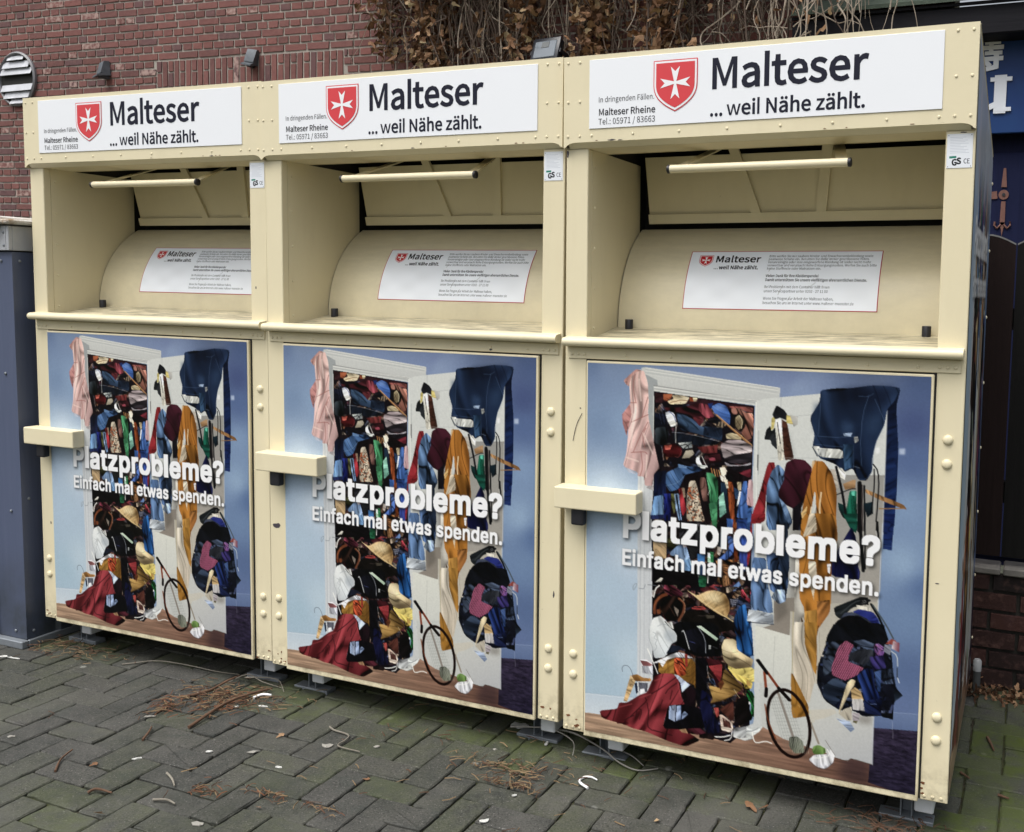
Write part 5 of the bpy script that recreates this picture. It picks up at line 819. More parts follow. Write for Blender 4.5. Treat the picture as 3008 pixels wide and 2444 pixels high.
('p','d9dcd8',[(539,738),(642,753),(651,890),(543,907)],'ccd0d0',90,None),
('l','aeb2b0',3,[(597,762),(594,892)],1),
('p','c9c6be',[(700,961),(772,944),(780,956),(707,1000)],None,90,None),
('p','c6c9cb',[(718,987),(783,964),(878,949),(882,1086),(823,1079),(814,1089),(778,1085),(725,1037)],'b4b8c2',70,None),
('l','5a4a40',5,[(779,1087),(814,1089),(823,1079),(882,1086)],1),
('s','84807c',0.6,14,[(835,953),(877,946),(876,972),(843,974)]),
('l','a8acb8',4,[(891,92),(889,425)],1),
('l','b9c8e6',5,[(886,405),(883,651)],1),
('l','bcc4d8',5,[(880,949),(882,1086)],1),
('p','191a22',[(573,126),(584,98),(606,110),(616,123),(614,140),(596,133),(582,139)],'23252e',90,(0.24,46,13)),
('p','d8c878',[(571,137),(576,131),(582,139),(578,164),(570,171)],None,90,(0.24,169,13)),
('p','d4c272',[(614,124),(632,128),(634,150),(621,148),(613,146)],None,90,(0.24,172,13)),
('p','b4b4b4',[(623,123),(646,127),(646,149),(635,156)],None,90,(0.24,59,13)),
('p','23262c',[(551,198),(557,169),(568,157),(572,173),(582,161),(586,192),(590,225),(572,209),(571,198)],'30343c',90,(0.24,119,13)),
('p','e6e6e2',[(582,139),(597,133),(602,163),(611,251),(593,255),(588,206)],'d8d4c8',90,(0.24,100,13)),
('l','1c1c20',7,[(588,147),(598,205)],1),
('p','5c3428',[(599,136),(616,146),(625,189),(638,244),(629,250),(611,251)],'40241c',0,(0.24,166,13)),
('s','8a9098',0.6,10,[(622,159),(640,233),(638,244),(625,178)]),
('p','0f1c3c',[(888,39),(921,34),(911,86),(921,197),(921,304),(917,422),(889,425),(889,199)],'16306e',90,(0.24,153,13)),
('p','14286a',[(888,378),(918,375),(913,476),(890,475)],'1c3474',90,(0.24,0,13)),
('l','4460a0',3,[(891,466),(912,465)],1),
('p','22365a',[(707,50),(747,43),(787,41),(847,30),(892,30),(921,34),(906,70),(888,92),(882,135),(860,188),(853,229),(854,264),(839,292),(818,291),(801,260),(780,272),(753,252),(709,239),(689,207),(694,174),(679,128),(705,83)],'182a4c',60,(0.41,75,44)),
('s','0d1730',0.6,20,[(760,45),(905,33),(886,87),(828,74),(761,77)]),
('s','3d5a86',0.5,16,[(766,131),(803,135),(799,167),(767,169)]),
('s','36527c',0.5,20,[(837,111),(876,109),(864,163),(835,160)]),
('s','2c4770',0.5,14,[(691,89),(705,86),(704,173),(690,158)]),
('l','5f7ba8',3.5,[(708,86),(704,173)],0.75),
('l','5f7ba8',3.5,[(838,57),(823,112),(820,190)],0.75),
('l','5f7ba8',3.5,[(854,67),(882,125)],0.75),
('l','5f7ba8',3.5,[(851,52),(835,63),(811,61)],0.75),
('l','5f7ba8',3.5,[(696,177),(751,179),(804,172)],0.75),
('l','5f7ba8',3.5,[(882,135),(857,193),(854,261),(839,289),(818,288)],0.75),
('l','5f7ba8',3.5,[(820,190),(825,252)],0.75),
('l','5f7ba8',3.5,[(697,201),(773,204)],0.75),
('l','5f7ba8',3.5,[(801,194),(803,259)],0.75),
('l','5f7ba8',3.5,[(709,236),(752,239)],0.75),
('p','8ea4c8',[(772,166),(798,162),(793,173),(775,173)],None,90,(0.24,28,13)),
('p','c0c4c8',[(801,174),(812,172),(815,183),(805,191)],None,90,(0.24,125,13)),
('p','d4d6d6',[(689,207),(708,206),(708,210),(773,211),(774,236),(709,235)],'c4c8c8',90,(0.24,108,13)),
('p','b0b4b8',[(703,212),(725,212),(722,234),(706,232)],None,90,(0.24,117,13)),
('l','10161f',6,[(689,209),(703,234)],1),
('p','2c4a6c',[(774,196),(801,194),(801,257),(780,267),(775,237)],'203a5c',0,(0.54,90,14)),
('l','aab4c4',5,[(804,254),(820,258)],0.6),
('p','e6e6e4',[(753,260),(772,262),(783,275),(781,294),(770,289)],None,90,(0.24,45,13)),
('l','8a8e92',3,[(761,260),(780,277)],1),
('p','c29a72',[(776,305),(802,292),(810,291),(811,313),(782,321)],'a87e54',90,(0.24,177,13)),
('p','b08252',[(837,314),(875,327),(940,348),(949,361),(930,357),(875,340),(839,325)],'8a6038',0,(0.24,70,13)),
('l','a87848',9,[(876,365),(941,358)],1),
('l','141418',8,[(760,337),(798,317),(811,316)],1),
('p','b8b0a8',[(740,267),(753,266),(765,317),(755,318)],None,90,(0.24,52,13)),
('p','147058',[(795,323),(814,321),(814,340),(820,432),(806,433),(784,398),(791,353)],'0d5a4c',60,(0.54,90,14)),
('p','58c8b0',[(799,322),(810,321),(809,335),(801,336)],None,90,(0.24,147,13)),
('p','163c3c',[(764,358),(783,365),(795,408),(778,398),(767,377)],'0e2428',90,(0.24,57,13)),
('p','12584a',[(778,388),(818,384),(817,439),(801,430)],None,90,(0.24,2,13)),
('l','16161e',22,[(756,260),(774,324),(786,386)],1),
('l','16161c',36,[(821,299),(825,431)],1),
('l','3a3032',10,[(828,304),(833,430)],1),
('l','16161c',16,[(834,306),(839,430)],1),
('l','16161c',30,[(823,384),(839,541)],1),
('l','16161c',14,[(838,382),(844,535)],1),
('p','1a3442',[(833,355),(859,347),(860,380),(845,392)],'101f2c',90,(0.24,117,13)),
('l','121218',11,[(856,245),(870,262),(873,308),(869,401)],1),
('l','121218',11,[(859,258),(861,309),(855,380)],1),
('l','c4c8cc',3,[(861,323),(863,379)],1),
('l','101014',22,[(872,403),(872,425)],1),
('l','101014',18,[(872,407),(877,447)],1),
('l','d0d4d8',4,[(870,426),(872,445)],1),
('p','1a1e5a',[(749,529),(785,456),(803,421),(817,453),(825,532),(831,547),(829,570),(753,567)],'141850',60,(0.41,80,20)),
('l','3c48a0',5,[(825,540),(827,564)],1),
('s','e8ecf4',0.9,5,[(860,199),(871,198),(871,214),(861,215)]),
('s','c0d0f0',0.8,6,[(923,197),(938,196),(939,212),(923,213)]),
('l','b0b6ba',4,[(570,249),(704,239)],0.8),
('p','b0303a',[(564,262),(583,260),(585,276),(561,345),(559,430),(549,436),(521,444),(523,410),(539,364)],'9a2630',70,(0.34,70,18)),
('p','a82a34',[(520,411),(560,408),(560,427),(546,440),(521,434),(525,496),(512,572),(509,549),(518,440)],None,90,(0.24,156,13)),
('p','4e6c96',[(593,264),(613,282),(611,310),(598,339),(630,401),(639,425),(626,450),(564,456),(561,334),(574,288)],'3a5680',60,(0.68,75,18)),
('p','6d8cb8',[(598,359),(619,379),(636,422),(628,432),(614,402)],'4c6a96',90,(0.24,130,13)),
('p','4a6a9c',[(526,539),(566,537),(570,605),(586,660),(590,697),(523,691),(524,582)],'5d7eb0',60,(0.41,88,20)),
('p','3c5886',[(565,520),(628,519),(632,598),(625,655),(579,627)],'2c4268',50,(0.68,80,16)),
('p','2c3e5c',[(603,426),(625,430),(634,558),(624,604),(603,545)],'1c2a42',90,(0.24,70,13)),
('p','b4bcc8',[(518,693),(590,698),(592,725),(513,728)],'9aa6b8',0,(0.24,137,13)),
('l','22304c',7,[(516,731),(592,727)],1),
('p','90a4c0',[(583,649),(596,625),(622,622),(625,655),(606,666)],'5a6f90',40,(0.68,60,10)),
('l','7a94bc',4,[(566,537),(572,662)],1),
('p','26324a',[(641,388),(664,398),(670,446),(640,449)],'161e30',60,(0.94,60,14)),
('p','4a1a2c',[(616,259),(638,245),(668,247),(688,265),(691,295),(684,343),(674,355),(641,388),(619,379),(596,356),(598,336),(611,310),(612,282)],'3a1222',60,(0.34,60,44)),
('s','1c0812',0.6,20,[(650,279),(664,292),(662,334),(645,327)]),
('p','1a1420',[(638,386),(674,355),(663,381),(657,447),(640,449)],None,90,(0.24,71,13)),
('p','d2b48c',[(689,249),(698,245),(704,247),(700,295),(686,418),(668,446),(675,408),(687,323)],'e0cdb0',90,(0.24,82,13)),
('p','c07a2c',[(696,248),(720,246),(745,277),(760,328),(761,437),(709,442),(700,322),(686,418),(664,409),(668,369)],'b06c24',60,(0.38,82,40)),
('l','e2c49a',15,[(717,335),(713,376),(716,409),(709,442)],1),
('l','e6ceac',13,[(691,378),(684,435)],1),
('p','d8b070',[(662,398),(680,374),(675,408),(667,420)],None,90,(0.24,131,13)),
('p','b9782a',[(664,398),(759,390),(767,458),(752,528),(753,640),(751,671),(716,729),(720,852),(711,848),(684,770),(679,666),(664,645),(659,555)],'a86a22',80,(0.34,84,40)),
('p','d5c6b0',[(668,468),(681,422),(686,396),(702,395),(709,444),(687,457)],None,90,(0.24,128,13)),
('p','d6ccbc',[(686,530),(708,530),(712,572),(705,626),(706,645),(691,591)],'c9bba4',90,(0.24,147,13)),
('p','e2e0dc',[(650,525),(661,530),(664,639),(679,671),(683,818),(682,885),(654,890),(650,624)],'c9c3ba',90,(0.2,88,26)),
('l','b8a46a',4,[(648,681),(649,890)],1),
('p','8a6a54',[(671,695),(677,705),(679,886),(670,887)],None,90,(0.41,90,14)),
('p','b87a3c',[(714,644),(750,635),(751,668),(735,695),(719,720)],'a0642e',60,(0.54,120,20)),
('p','d0d0dc',[(739,535),(750,532),(748,562),(742,557)],None,90,(0.24,166,13)),
('p','bf8a3c',[(680,677),(715,667),(718,853),(708,843),(684,770)],'b07c2e',90,(0.2,88,26)),
('p','c08a38',[(680,708),(716,704),(718,856),(703,835),(684,773)],'b37e30',90,(0.24,70,13)),
('p','d4ccc0',[(649,712),(680,708),(684,778),(717,862),(700,947),(671,897),(653,865)],'c4b8a8',80,(0.19,84,30)),
('p','c08836',[(646,866),(650,860),(671,897),(700,950),(701,978),(656,994),(650,969)],'b27a2a',70,(0.2,80,30)),
('l','d9b470',5,[(671,951),(674,957)],1),
('l','8c7a64',3,[(723,731),(735,916)],0.7),
('l','8c7a64',3,[(717,760),(727,900)],0.6),
('l','7a6a60',24,[(612,929),(658,1048)],0.65),
('l','8a7a6a',20,[(707,997),(731,1053)],0.7),
('l','7a807e',2.6,[(582,945),(641,935)],0.6),
('l','7a807e',2.6,[(587,955),(645,944)],0.6),
('l','7a807e',2.6,[(591,964),(649,953)],0.6),
('l','7a807e',2.6,[(595,974),(653,963)],0.6),
('l','7a807e',2.6,[(599,983),(657,972)],0.6),
('l','7a807e',2.6,[(604,993),(662,982)],0.6),
('l','7a807e',2.6,[(608,1002),(666,991)],0.6),
('l','7a807e',2.6,[(612,1011),(670,1000)],0.6),
('l','7a807e',2.6,[(616,1021),(674,1010)],0.6),
('l','7a807e',2.6,[(621,1030),(678,1019)],0.6),
('l','7a807e',2.6,[(625,1040),(682,1028)],0.6),
('l','7a807e',2.6,[(629,1049),(687,1038)],0.6),
('l','7a807e',2.6,[(633,1058),(691,1047)],0.6),
('l','7a807e',2.6,[(637,1068),(695,1056)],0.6),
('l','7a807e',2.6,[(642,1077),(699,1066)],0.6),
('l','7a807e',2.6,[(587,939),(639,1098)],0.55),
('l','7a807e',2.6,[(593,938),(646,1097)],0.55),
('l','7a807e',2.6,[(600,937),(654,1095)],0.55),
('l','7a807e',2.6,[(607,936),(661,1094)],0.55),
('l','7a807e',2.6,[(614,935),(668,1093)],0.55),
('l','7a807e',2.6,[(621,933),(676,1091)],0.55),
('l','7a807e',2.6,[(628,932),(683,1090)],0.55),
('l','7a807e',2.6,[(634,931),(690,1089)],0.55),
('l','7a807e',2.6,[(641,930),(697,1088)],0.55),
('l','24100e',31,[(699,985),(703,1001),(705,1016),(706,1031),(705,1045),(703,1059),(700,1071),(695,1082),(689,1091),(681,1099),(673,1104),(664,1107),(655,1107),(645,1106),(635,1101),(625,1095),(616,1086),(608,1076),(600,1064),(594,1050),(588,1036),(584,1020),(582,1005),(581,990),(582,975),(584,962),(587,949),(593,938),(599,929),(607,922),(615,917),(624,914),(633,914),(643,916),(653,920),(662,927),(671,936),(680,946),(687,958),(694,971),(699,985)],1),
('l','8c4628',14,[(573,967),(581,1009),(607,1063)],0.8),
('l','0e0a0c',32,[(550,840),(576,871)],1),
('l','9a4a30',26,[(569,872),(575,920)],1),
('l','8e4028',26,[(578,871),(612,912)],1),
('l','1a1012',34,[(576,920),(575,941)],1),
('l','1a1012',34,[(612,912),(644,941)],1),
('l','16141a',26,[(547,840),(577,874)],1),
('p','8a9288',[(646,1050),(669,1044),(686,1055),(692,1088),(664,1096),(647,1079)],'6c7464',90,(0.24,85,13)),
('l','d8d4c8',3,[(649,1053),(659,1097)],0.7),
('l','d8d4c8',3,[(655,1052),(664,1096)],0.7),
('l','d8d4c8',3,[(661,1051),(670,1095)],0.7),
('l','d8d4c8',3,[(666,1050),(676,1094)],0.7),
('l','d8d4c8',3,[(672,1049),(681,1093)],0.7),
('l','d8d4c8',3,[(677,1048),(687,1092)],0.7),
('l','d8d4c8',3,[(683,1047),(693,1091)],0.7),
('l','d8d4c8',3,[(689,1046),(698,1090)],0.7),
('l','d8d4c8',3,[(694,1045),(704,1089)],0.7),
('p','7ea45a',[(717,1064),(731,1057),(750,1064),(753,1075),(743,1085),(718,1087),(713,1076)],'668c44',90,(0.24,78,13)),
('p','d4d6de',[(704,1106),(720,1089),(756,1080),(767,1061),(778,1079),(773,1103),(752,1125),(727,1122)],'bfc2d0',80,(0.24,72,13)),
('l','f0f0f4',7,[(756,1066),(765,1081),(743,1094),(715,1099)],1),
('l','5c5866',4,[(704,1109),(727,1125),(752,1126),(776,1099)],1),
('l','6a6258',4,[(750,1041),(778,1079)],1),
('p','1c2228',[(761,655),(817,624),(838,613),(865,621),(844,637),(812,649),(781,686),(767,677)],'2a3036',90,(0.24,147,13)),
('l','4a5258',7,[(781,670),(817,632),(838,624)],1),
('p','c8c4bc',[(823,639),(863,643),(863,654),(826,650)],None,90,(0.24,111,13)),
('p','2c3a9a',[(813,660),(831,650),(869,653),(882,668),(900,715),(873,694),(840,673)],'24308a',40,(0.24,164,13)),
('p','3a4258',[(791,666),(815,660),(859,676),(895,721),(878,715),(840,684),(781,686)],None,90,(0.24,161,13)),
('l','14161a',20,[(863,632),(893,678),(910,725)],1),
('l','4c5860',14,[(868,634),(904,682),(926,720)],0.9),
('p','232428',[(830,616),(854,614),(857,635),(836,638)],None,90,(0.24,178,13)),
('l','c4c8cc',3,[(839,627),(848,623),(849,629),(839,632)],1),
('p','0b0b12',[(747,738),(770,693),(797,673),(832,669),(864,687),(894,710),(911,733),(874,744),(767,758)],'0e0e16',90,(0.24,83,13)),
('p','10131c',[(744,742),(765,697),(899,680),(911,733),(922,759),(929,813),(938,856),(957,875),(934,898),(933,945),(901,942),(854,953),(826,941),(788,947),(744,926),(720,878),(722,824),(740,793)],'12162a',90,(0.24,41,13)),
('clutter2',[(724,821),(745,756),(911,739),(929,813),(941,867),(928,935),(826,938),(785,942),(741,920)]),
('p','2a3448',[(735,802),(758,751),(793,744),(784,793),(761,838),(739,858)],'3a465c',60,(0.68,40,20)),
('p','2e3c54',[(740,884),(769,854),(808,870),(809,893),(772,935),(738,915)],'202c44',50,(0.68,20,24)),
('p','151c3c',[(772,935),(803,905),(791,946)],None,90,(0.24,127,13)),
('p','4a5874',[(815,744),(847,734),(879,743),(872,766),(842,756)],'37445e',30,(0.68,20,20)),
('p','8a3a5a',[(778,765),(799,743),(821,754),(806,787),(806,803),(849,814),(834,836),(799,859),(764,849),(760,830)],'7a3050',60,(0.24,113,13)),
('stripe',[(778,765),(799,743),(821,754),(806,787),(806,803),(849,814),(834,836),(799,859),(764,849),(760,830)]),
('p','383c48',[(811,780),(835,763),(872,758),(875,777),(849,808),(806,795)],'2c303c',90,(0.24,111,13)),
('p','6a4a7c',[(874,744),(887,739),(906,750),(899,776),(880,776)],'4c2c68',50,(0.94,60,10)),
('l','a05a90',6,[(877,746),(898,749),(885,770)],1),
('p','2a2258',[(864,781),(901,770),(910,805),(874,816)],'1c1848',50,(0.81,60,14)),
('p','25408c',[(831,839),(857,813),(876,816),(880,862),(900,895),(877,921),(855,908),(843,865)],'1c2f70',50,(0.68,70,22)),
('p','1c2a5c',[(852,908),(902,892),(901,942),(856,941)],'131c44',50,(0.54,40,18)),
('p','4a68a8',[(879,821),(897,812),(897,874),(889,875)],'2c4884',90,(0.24,47,13)),
('l','7c94c8',4,[(871,914),(887,911)],1),
('p','1c2430',[(931,866),(941,864),(957,875),(937,895)],'2c3c54',90,(0.24,154,13)),
('p','a8504a',[(906,737),(921,721),(934,725),(927,737)],None,90,(0.24,101,13)),
('p','c8c0cc',[(926,726),(943,729),(943,756),(922,748)],'8a4458',0,(0.24,38,13)),
('l','c4ccd8',8,[(922,756),(938,765),(940,795)],1),
('l','3c4454',9,[(939,801),(940,828)],1),
('l','dfe4ec',7,[(941,828),(946,841)],1),
('p','7a8094',[(903,740),(921,740),(920,768),(901,759)],None,90,(0.24,34,13)),
('p','d9c8a4',[(805,865),(816,852),(829,853),(824,871),(814,886),(791,946),(783,956)],None,90,(0.24,96,13)),
('p','c4a472',[(816,883),(827,873),(843,882),(852,906),(820,908)],None,90,(0.24,3,13)),
('p','cfcdcf',[(820,908),(849,903),(856,936),(823,938)],'bab8c0',90,(0.24,82,13)),
('p','d6cec0',[(783,956),(802,939),(820,930),(822,969),(808,972)],'c4bcae',90,(0.24,62,13)),
('p','a8b8d8',[(778,971),(816,973),(830,993),(820,1004)],'8ea6d4',90,(0.24,175,13)),
('p','b0a8b4',[(822,947),(843,946),(841,969),(824,969)],None,90,(0.24,17,13)),
('p','6a6448',[(826,969),(838,968),(835,976),(824,975)],None,90,(0.24,160,13)),
('l','8a8478',4,[(816,883),(788,950)],1),
('l','c8d0e0',3,[(931,951),(935,1001)],0.6),
('p','11141c',[(901,934),(933,929),(933,947),(904,945)],None,90,(0.24,66,13)),
('p','d09a96',[(118,50),(143,27),(158,14),(174,17),(183,37),(175,61),(144,65),(134,66),(126,60)],'dcaaa4',40,(0.24,104,13)),
('p','e2bcb8',[(143,39),(162,21),(183,17),(196,51),(200,109),(197,147),(233,290),(237,304),(219,323),(216,359),(191,361),(188,334),(166,333),(169,324),(119,307),(131,265),(136,191),(141,118),(137,62)],'d8b0b4',70,(0.3,100,34)),
('p','cf9090',[(115,151),(140,118),(145,150),(130,215),(117,178)],'c88686',90,(0.24,35,13)),
('l','a86460',8,[(156,30),(148,62),(158,111)],0.75),
('l','a86460',8,[(197,95),(179,157)],0.75),
('l','a86460',8,[(199,147),(145,173)],0.75),
('l','a86460',8,[(198,170),(171,218),(153,261)],0.75),
('l','a86460',8,[(146,264),(190,258),(196,264)],0.75),
('l','a86460',8,[(177,259),(184,305),(175,333)],0.75),
('l','a86460',8,[(160,114),(141,115)],0.75),
('l','a86460',8,[(190,246),(180,212),(192,188)],0.75),
('l','f2dcd8',16,[(168,44),(175,107)],0.55),
('l','f2dcd8',16,[(151,149),(146,249)],0.55),
('l','f2dcd8',16,[(183,203),(215,262)],0.55),
('l','f2dcd8',16,[(196,269),(194,334)],0.55),
('l','f2dcd8',16,[(131,280),(169,289)],0.55),
('p','9ca4bc',[(128,310),(166,321),(160,328),(138,324)],None,90,(0.24,34,13)),
('p','a8a4ac',[(201,360),(219,358),(216,373),(195,366)],None,90,(0.24,131,13)),
('l','8a94a4',5,[(158,682),(157,671),(164,661),(172,661),(160,682)],1),
('l','6c7480',5,[(205,660),(233,659)],1),
('l','8a94a4',6,[(177,674),(193,675),(197,660)],1)]
TXT = [('Platzprobleme?', 'blk', 118, 521, 76, 0.95, 0.045, 0.058), ('Einfach mal etwas spenden.', 'blk', 118, 606, 46, 0.875, 0.036, 0.055)]
# ------------------------------------------------------------------ glyphs as flat meshes
def area2(q): return sum(q[i-1][0]*q[i][1]-q[i][0]*q[i-1][1] for i in range(len(q)))
def embolden(loops, d):
    def inside(p, q):
        c = False
        for i in range(len(q)):
            (xa, ya), (xb, yb) = q[i-1], q[i]
            if (ya > p[1]) != (yb > p[1]) and p[0] < (xb-xa)*(p[1]-ya)/(yb-ya)+xa: c = not c
        return c
    out = []
    for k, q in enumerate(loops):
        hole = sum(inside(q[0], r) for j, r in enumerate(loops) if j != k) % 2
        if area2(q) < 0: q = q[::-1]
        dd = -d if hole else d; n = len(q); r = []
        for i in range(n):
            a, b, c = Vector(q[i-1]), Vector(q[i]), Vector(q[(i+1) % n]); e, f = (b-a), (c-b)
            if e.length < 1e-9 or f.length < 1e-9: continue
            e.normalize(); f.normalize(); n1 = Vector((e.y, -e.x)); n2 = Vector((f.y, -f.x)); m = n1+n2
            if m.length < .2: m = n1
            m.normalize(); k2 = dd/max(.5, m.dot(n1)); r.append((b.x+m.x*k2, b.y+m.y*k2))
        out.append(r)
    return out
BOLD_K = {'w': .35, 'M': .8, 'N': .8, 'z': .8}
def line_loops(text, font, x, y, cap, width=None, bold=0., slant=0.):
    adv = sum(GLYPH[font][c][0] for c in text)/1000*cap; sx = (width/adv) if width else 1.; out = []
    for ch in text:
        a, loops = GLYPH[font][ch]
        if ch == 'l': loops, a = [[(105, 0), (210, 0), (210, 1090), (105, 1090)]], 315
        if bold and loops: loops = embolden(loops, bold*BOLD_K.get(ch, 1.))
        out += [[(x+(px*sx+py*slant)*cap/1000, y+py*cap/1000) for px, py in q] for q in loops]
        x += a/1000*cap*sx
    return out
def filled(loops, yl):
    """flat filled mesh of 2-D loops standing at depth yl, facing -y"""
    c = bpy.data.curves.new('outline', 'CURVE'); c.dimensions = '2D'; c.fill_mode = 'BOTH'
    for q in loops:
        sp = c.splines.new('POLY'); sp.points.add(len(q)-1); sp.use_cyclic_u = True
        for p, (x, y) in zip(sp.points, q): p.co = (x, y, 0, 1)
    o = bpy.data.objects.new('outline', c); COL.objects.link(o); dg = bpy.context.evaluated_depsgraph_get(); dg.update()
    me = bpy.data.meshes.new_from_object(o.evaluated_get(dg), depsgraph=dg); bpy.data.objects.remove(o); bpy.data.curves.remove(c)
    me.transform(Matrix(((1, 0, 0, 0), (0, 0, -1, yl), (0, 1, 0, 0), (0, 0, 0, 1))))
    me.materials.clear(); return me
def join_meshes(name, parts):
    """parts: (mesh, material) -> one mesh with the materials as slots"""
    bm = bmesh.new(); mats = []
    for me, m in parts:
        n0 = len(bm.faces); bm.from_mesh(me); bm.faces.ensure_lookup_table()
        if m not in mats: mats.append(m)
        for f in bm.faces[n0:]: f.material_index = mats.index(m)
    me = bpy.data.meshes.new(name); bm.to_mesh(me); bm.free()
    for m in mats: me.materials.append(m)
    return me

# ------------------------------------------------------------------ printed pictures
def draw_text(p, s, font, u, v, cap, col, width=None, bold=0):
    adv = sum(GLYPH[font][c][0] for c in s)/1000*cap; sx = width/adv if width else 1; x = u; M = np.zeros((p.h, p.w))
    for ch in s:
        a, loops = GLYPH[font][ch]
        if loops:
            sl, m = p.mask([[(x+px*cap*sx/1000, v-py*cap/1000) for px, py in q] for q in loops])
            if sl is not None: M[sl] = np.maximum(M[sl], m)
        x += a/1000*cap*sx
    for k in range(bold): M = np.maximum(M, np.roll(M, 1, 1)); M = np.maximum(M, np.roll(M, 1, 0))
    p.im[:] = p.im*(1-M[..., None])+srgb(col)*M[..., None]
def small_shield(p, x, y, w, h):
    def sh(d):
        q = [(x+d, y+d), (x+w-d, y+d)]+[(x+w/2+(w/2-d)*(1-(k/10)**2.6), y+h*.44+(h*.56-d*1.2)*k/10) for k in range(11)]
        return q+[(2*(x+w/2)-a, b) for a, b in q[2:-1][::-1]]
    p.poly('b8303a', sh(0)); p.poly('f0f0f2', sh(w*.03)); p.poly('c0282f', sh(w*.08)); c = []
    for k in range(4):
        a = k*math.pi/2; c += [(x+w/2+w*.34*(i*math.cos(a)-j*math.sin(a)), y+h*.45+w*.34*(i*math.sin(a)+j*math.cos(a))) for i, j in ((.3, 1), (0, .7), (-.3, 1), (-.075, .075))]
    p.poly('f4f4f4', c)
def notice():
    p = Paint(1200, 420, 597, 210); p.im[:] = srgb('eef3fa')
    n = vnoise(p.U/60, p.V/40, 3)-.5; p.im *= 1+.04*n[..., None]
    small_shield(p, 32, 18, 45, 44); draw_text(p, 'Malteser', 'hum', 84, 45, 25, '08080f', 145, 3); draw_text(p, '...', 'hum', 84, 72, 14, '22222c', 15, 1); draw_text(p, 'weil Nähe zählt.', 'hum', 101, 72, 13, '0e0e16', 126, 2)
    L = [(26, 'Bitte werfen Sie nur saubere Kinder- und Erwachsenenbekleidung sowie', 0), (38, 'paarweise Schuhe ein. Benutzen Sie dafür immer geschlossene Tüten.', 0), (50, 'Verunreinigte oder lose eingeworfene Kleidung ist leider nicht mehr', 0), (62, 'verwertbar und verursacht hohe Entsorgungskosten. Werfen Sie auch bitte', 0), (74, 'keine Stoffreste oder Matratzen ein.', 0),
         (100, 'Vielen Dank für Ihre Kleiderspende!', 1), (114, 'Damit unterstützen Sie unsere vielfältigen ehrenamtlichen Dienste.', 1), (138, 'Bei Problemen mit dem Container hilft Ihnen', 0), (152, 'unser Servicepartner unter 0202 - 27 11 00', 0), (176, 'Wenn Sie Fragen zur Arbeit der Malteser haben,', 0), (190, 'besuchen Sie uns im Internet unter www.malteser-muenster.de', 0)]
    for v, s, b in L: draw_text(p, s, 'hur', 255, v, 8.6, '12151c' if b else '2c313b', len(s)*4.62, b)
    for a, q in ((.5, [(262, 80), (268, 68)]), (.5, [(300, 160), (312, 128)]), (.45, [(410, 118), (398, 130), (380, 134)]), (.4, [(330, 178), (338, 165)])): p.line('4a4a44', 1.4, q, a)
    for q in ((0, 0, 597, 2.6), (0, 207, 597, 210), (0, 0, 2.6, 210), (594, 0, 597, 210)): p.poly('b02e3c', [(q[0], q[1]), (q[2], q[1]), (q[2], q[3]), (q[0], q[3])])
    return lin(np.clip(p.down(2), 0, 1))
def plate():
    p = Paint(260, 360, 63, 86); p.im[:] = srgb('dfe3e8')
    for k in range(11): p.line('8b93a2', .7, [(8, 9+k*3.9), (8+(38, 30, 42, 36, 44, 25, 40, 33, 44, 38, 46)[k], 9+k*3.9)], .75)
    p.poly('2c7a68', [(7, 56), (24, 55.5), (24, 61), (7, 61.5)])
    draw_text(p, 'G', 'hur', 12, 78, 15, '0c0c10', 13, 7); draw_text(p, 'S', 'hur', 24, 75, 15, '0c0c10', 11, 7); draw_text(p, 'CE', 'hur', 41, 75, 12, '20202a', 16, 1)
    for u, v in ((4, 4), (59, 4), (4, 82), (59, 82)): p.line('55585f', 2.2, [(u, v), (u, v)])
    return lin(np.clip(p.down(2), 0, 1))
ART_IM = draw_art(ART, 960, 1104, 2, TXT)**1.08*.80; STICK = notice(); PLATE = plate()

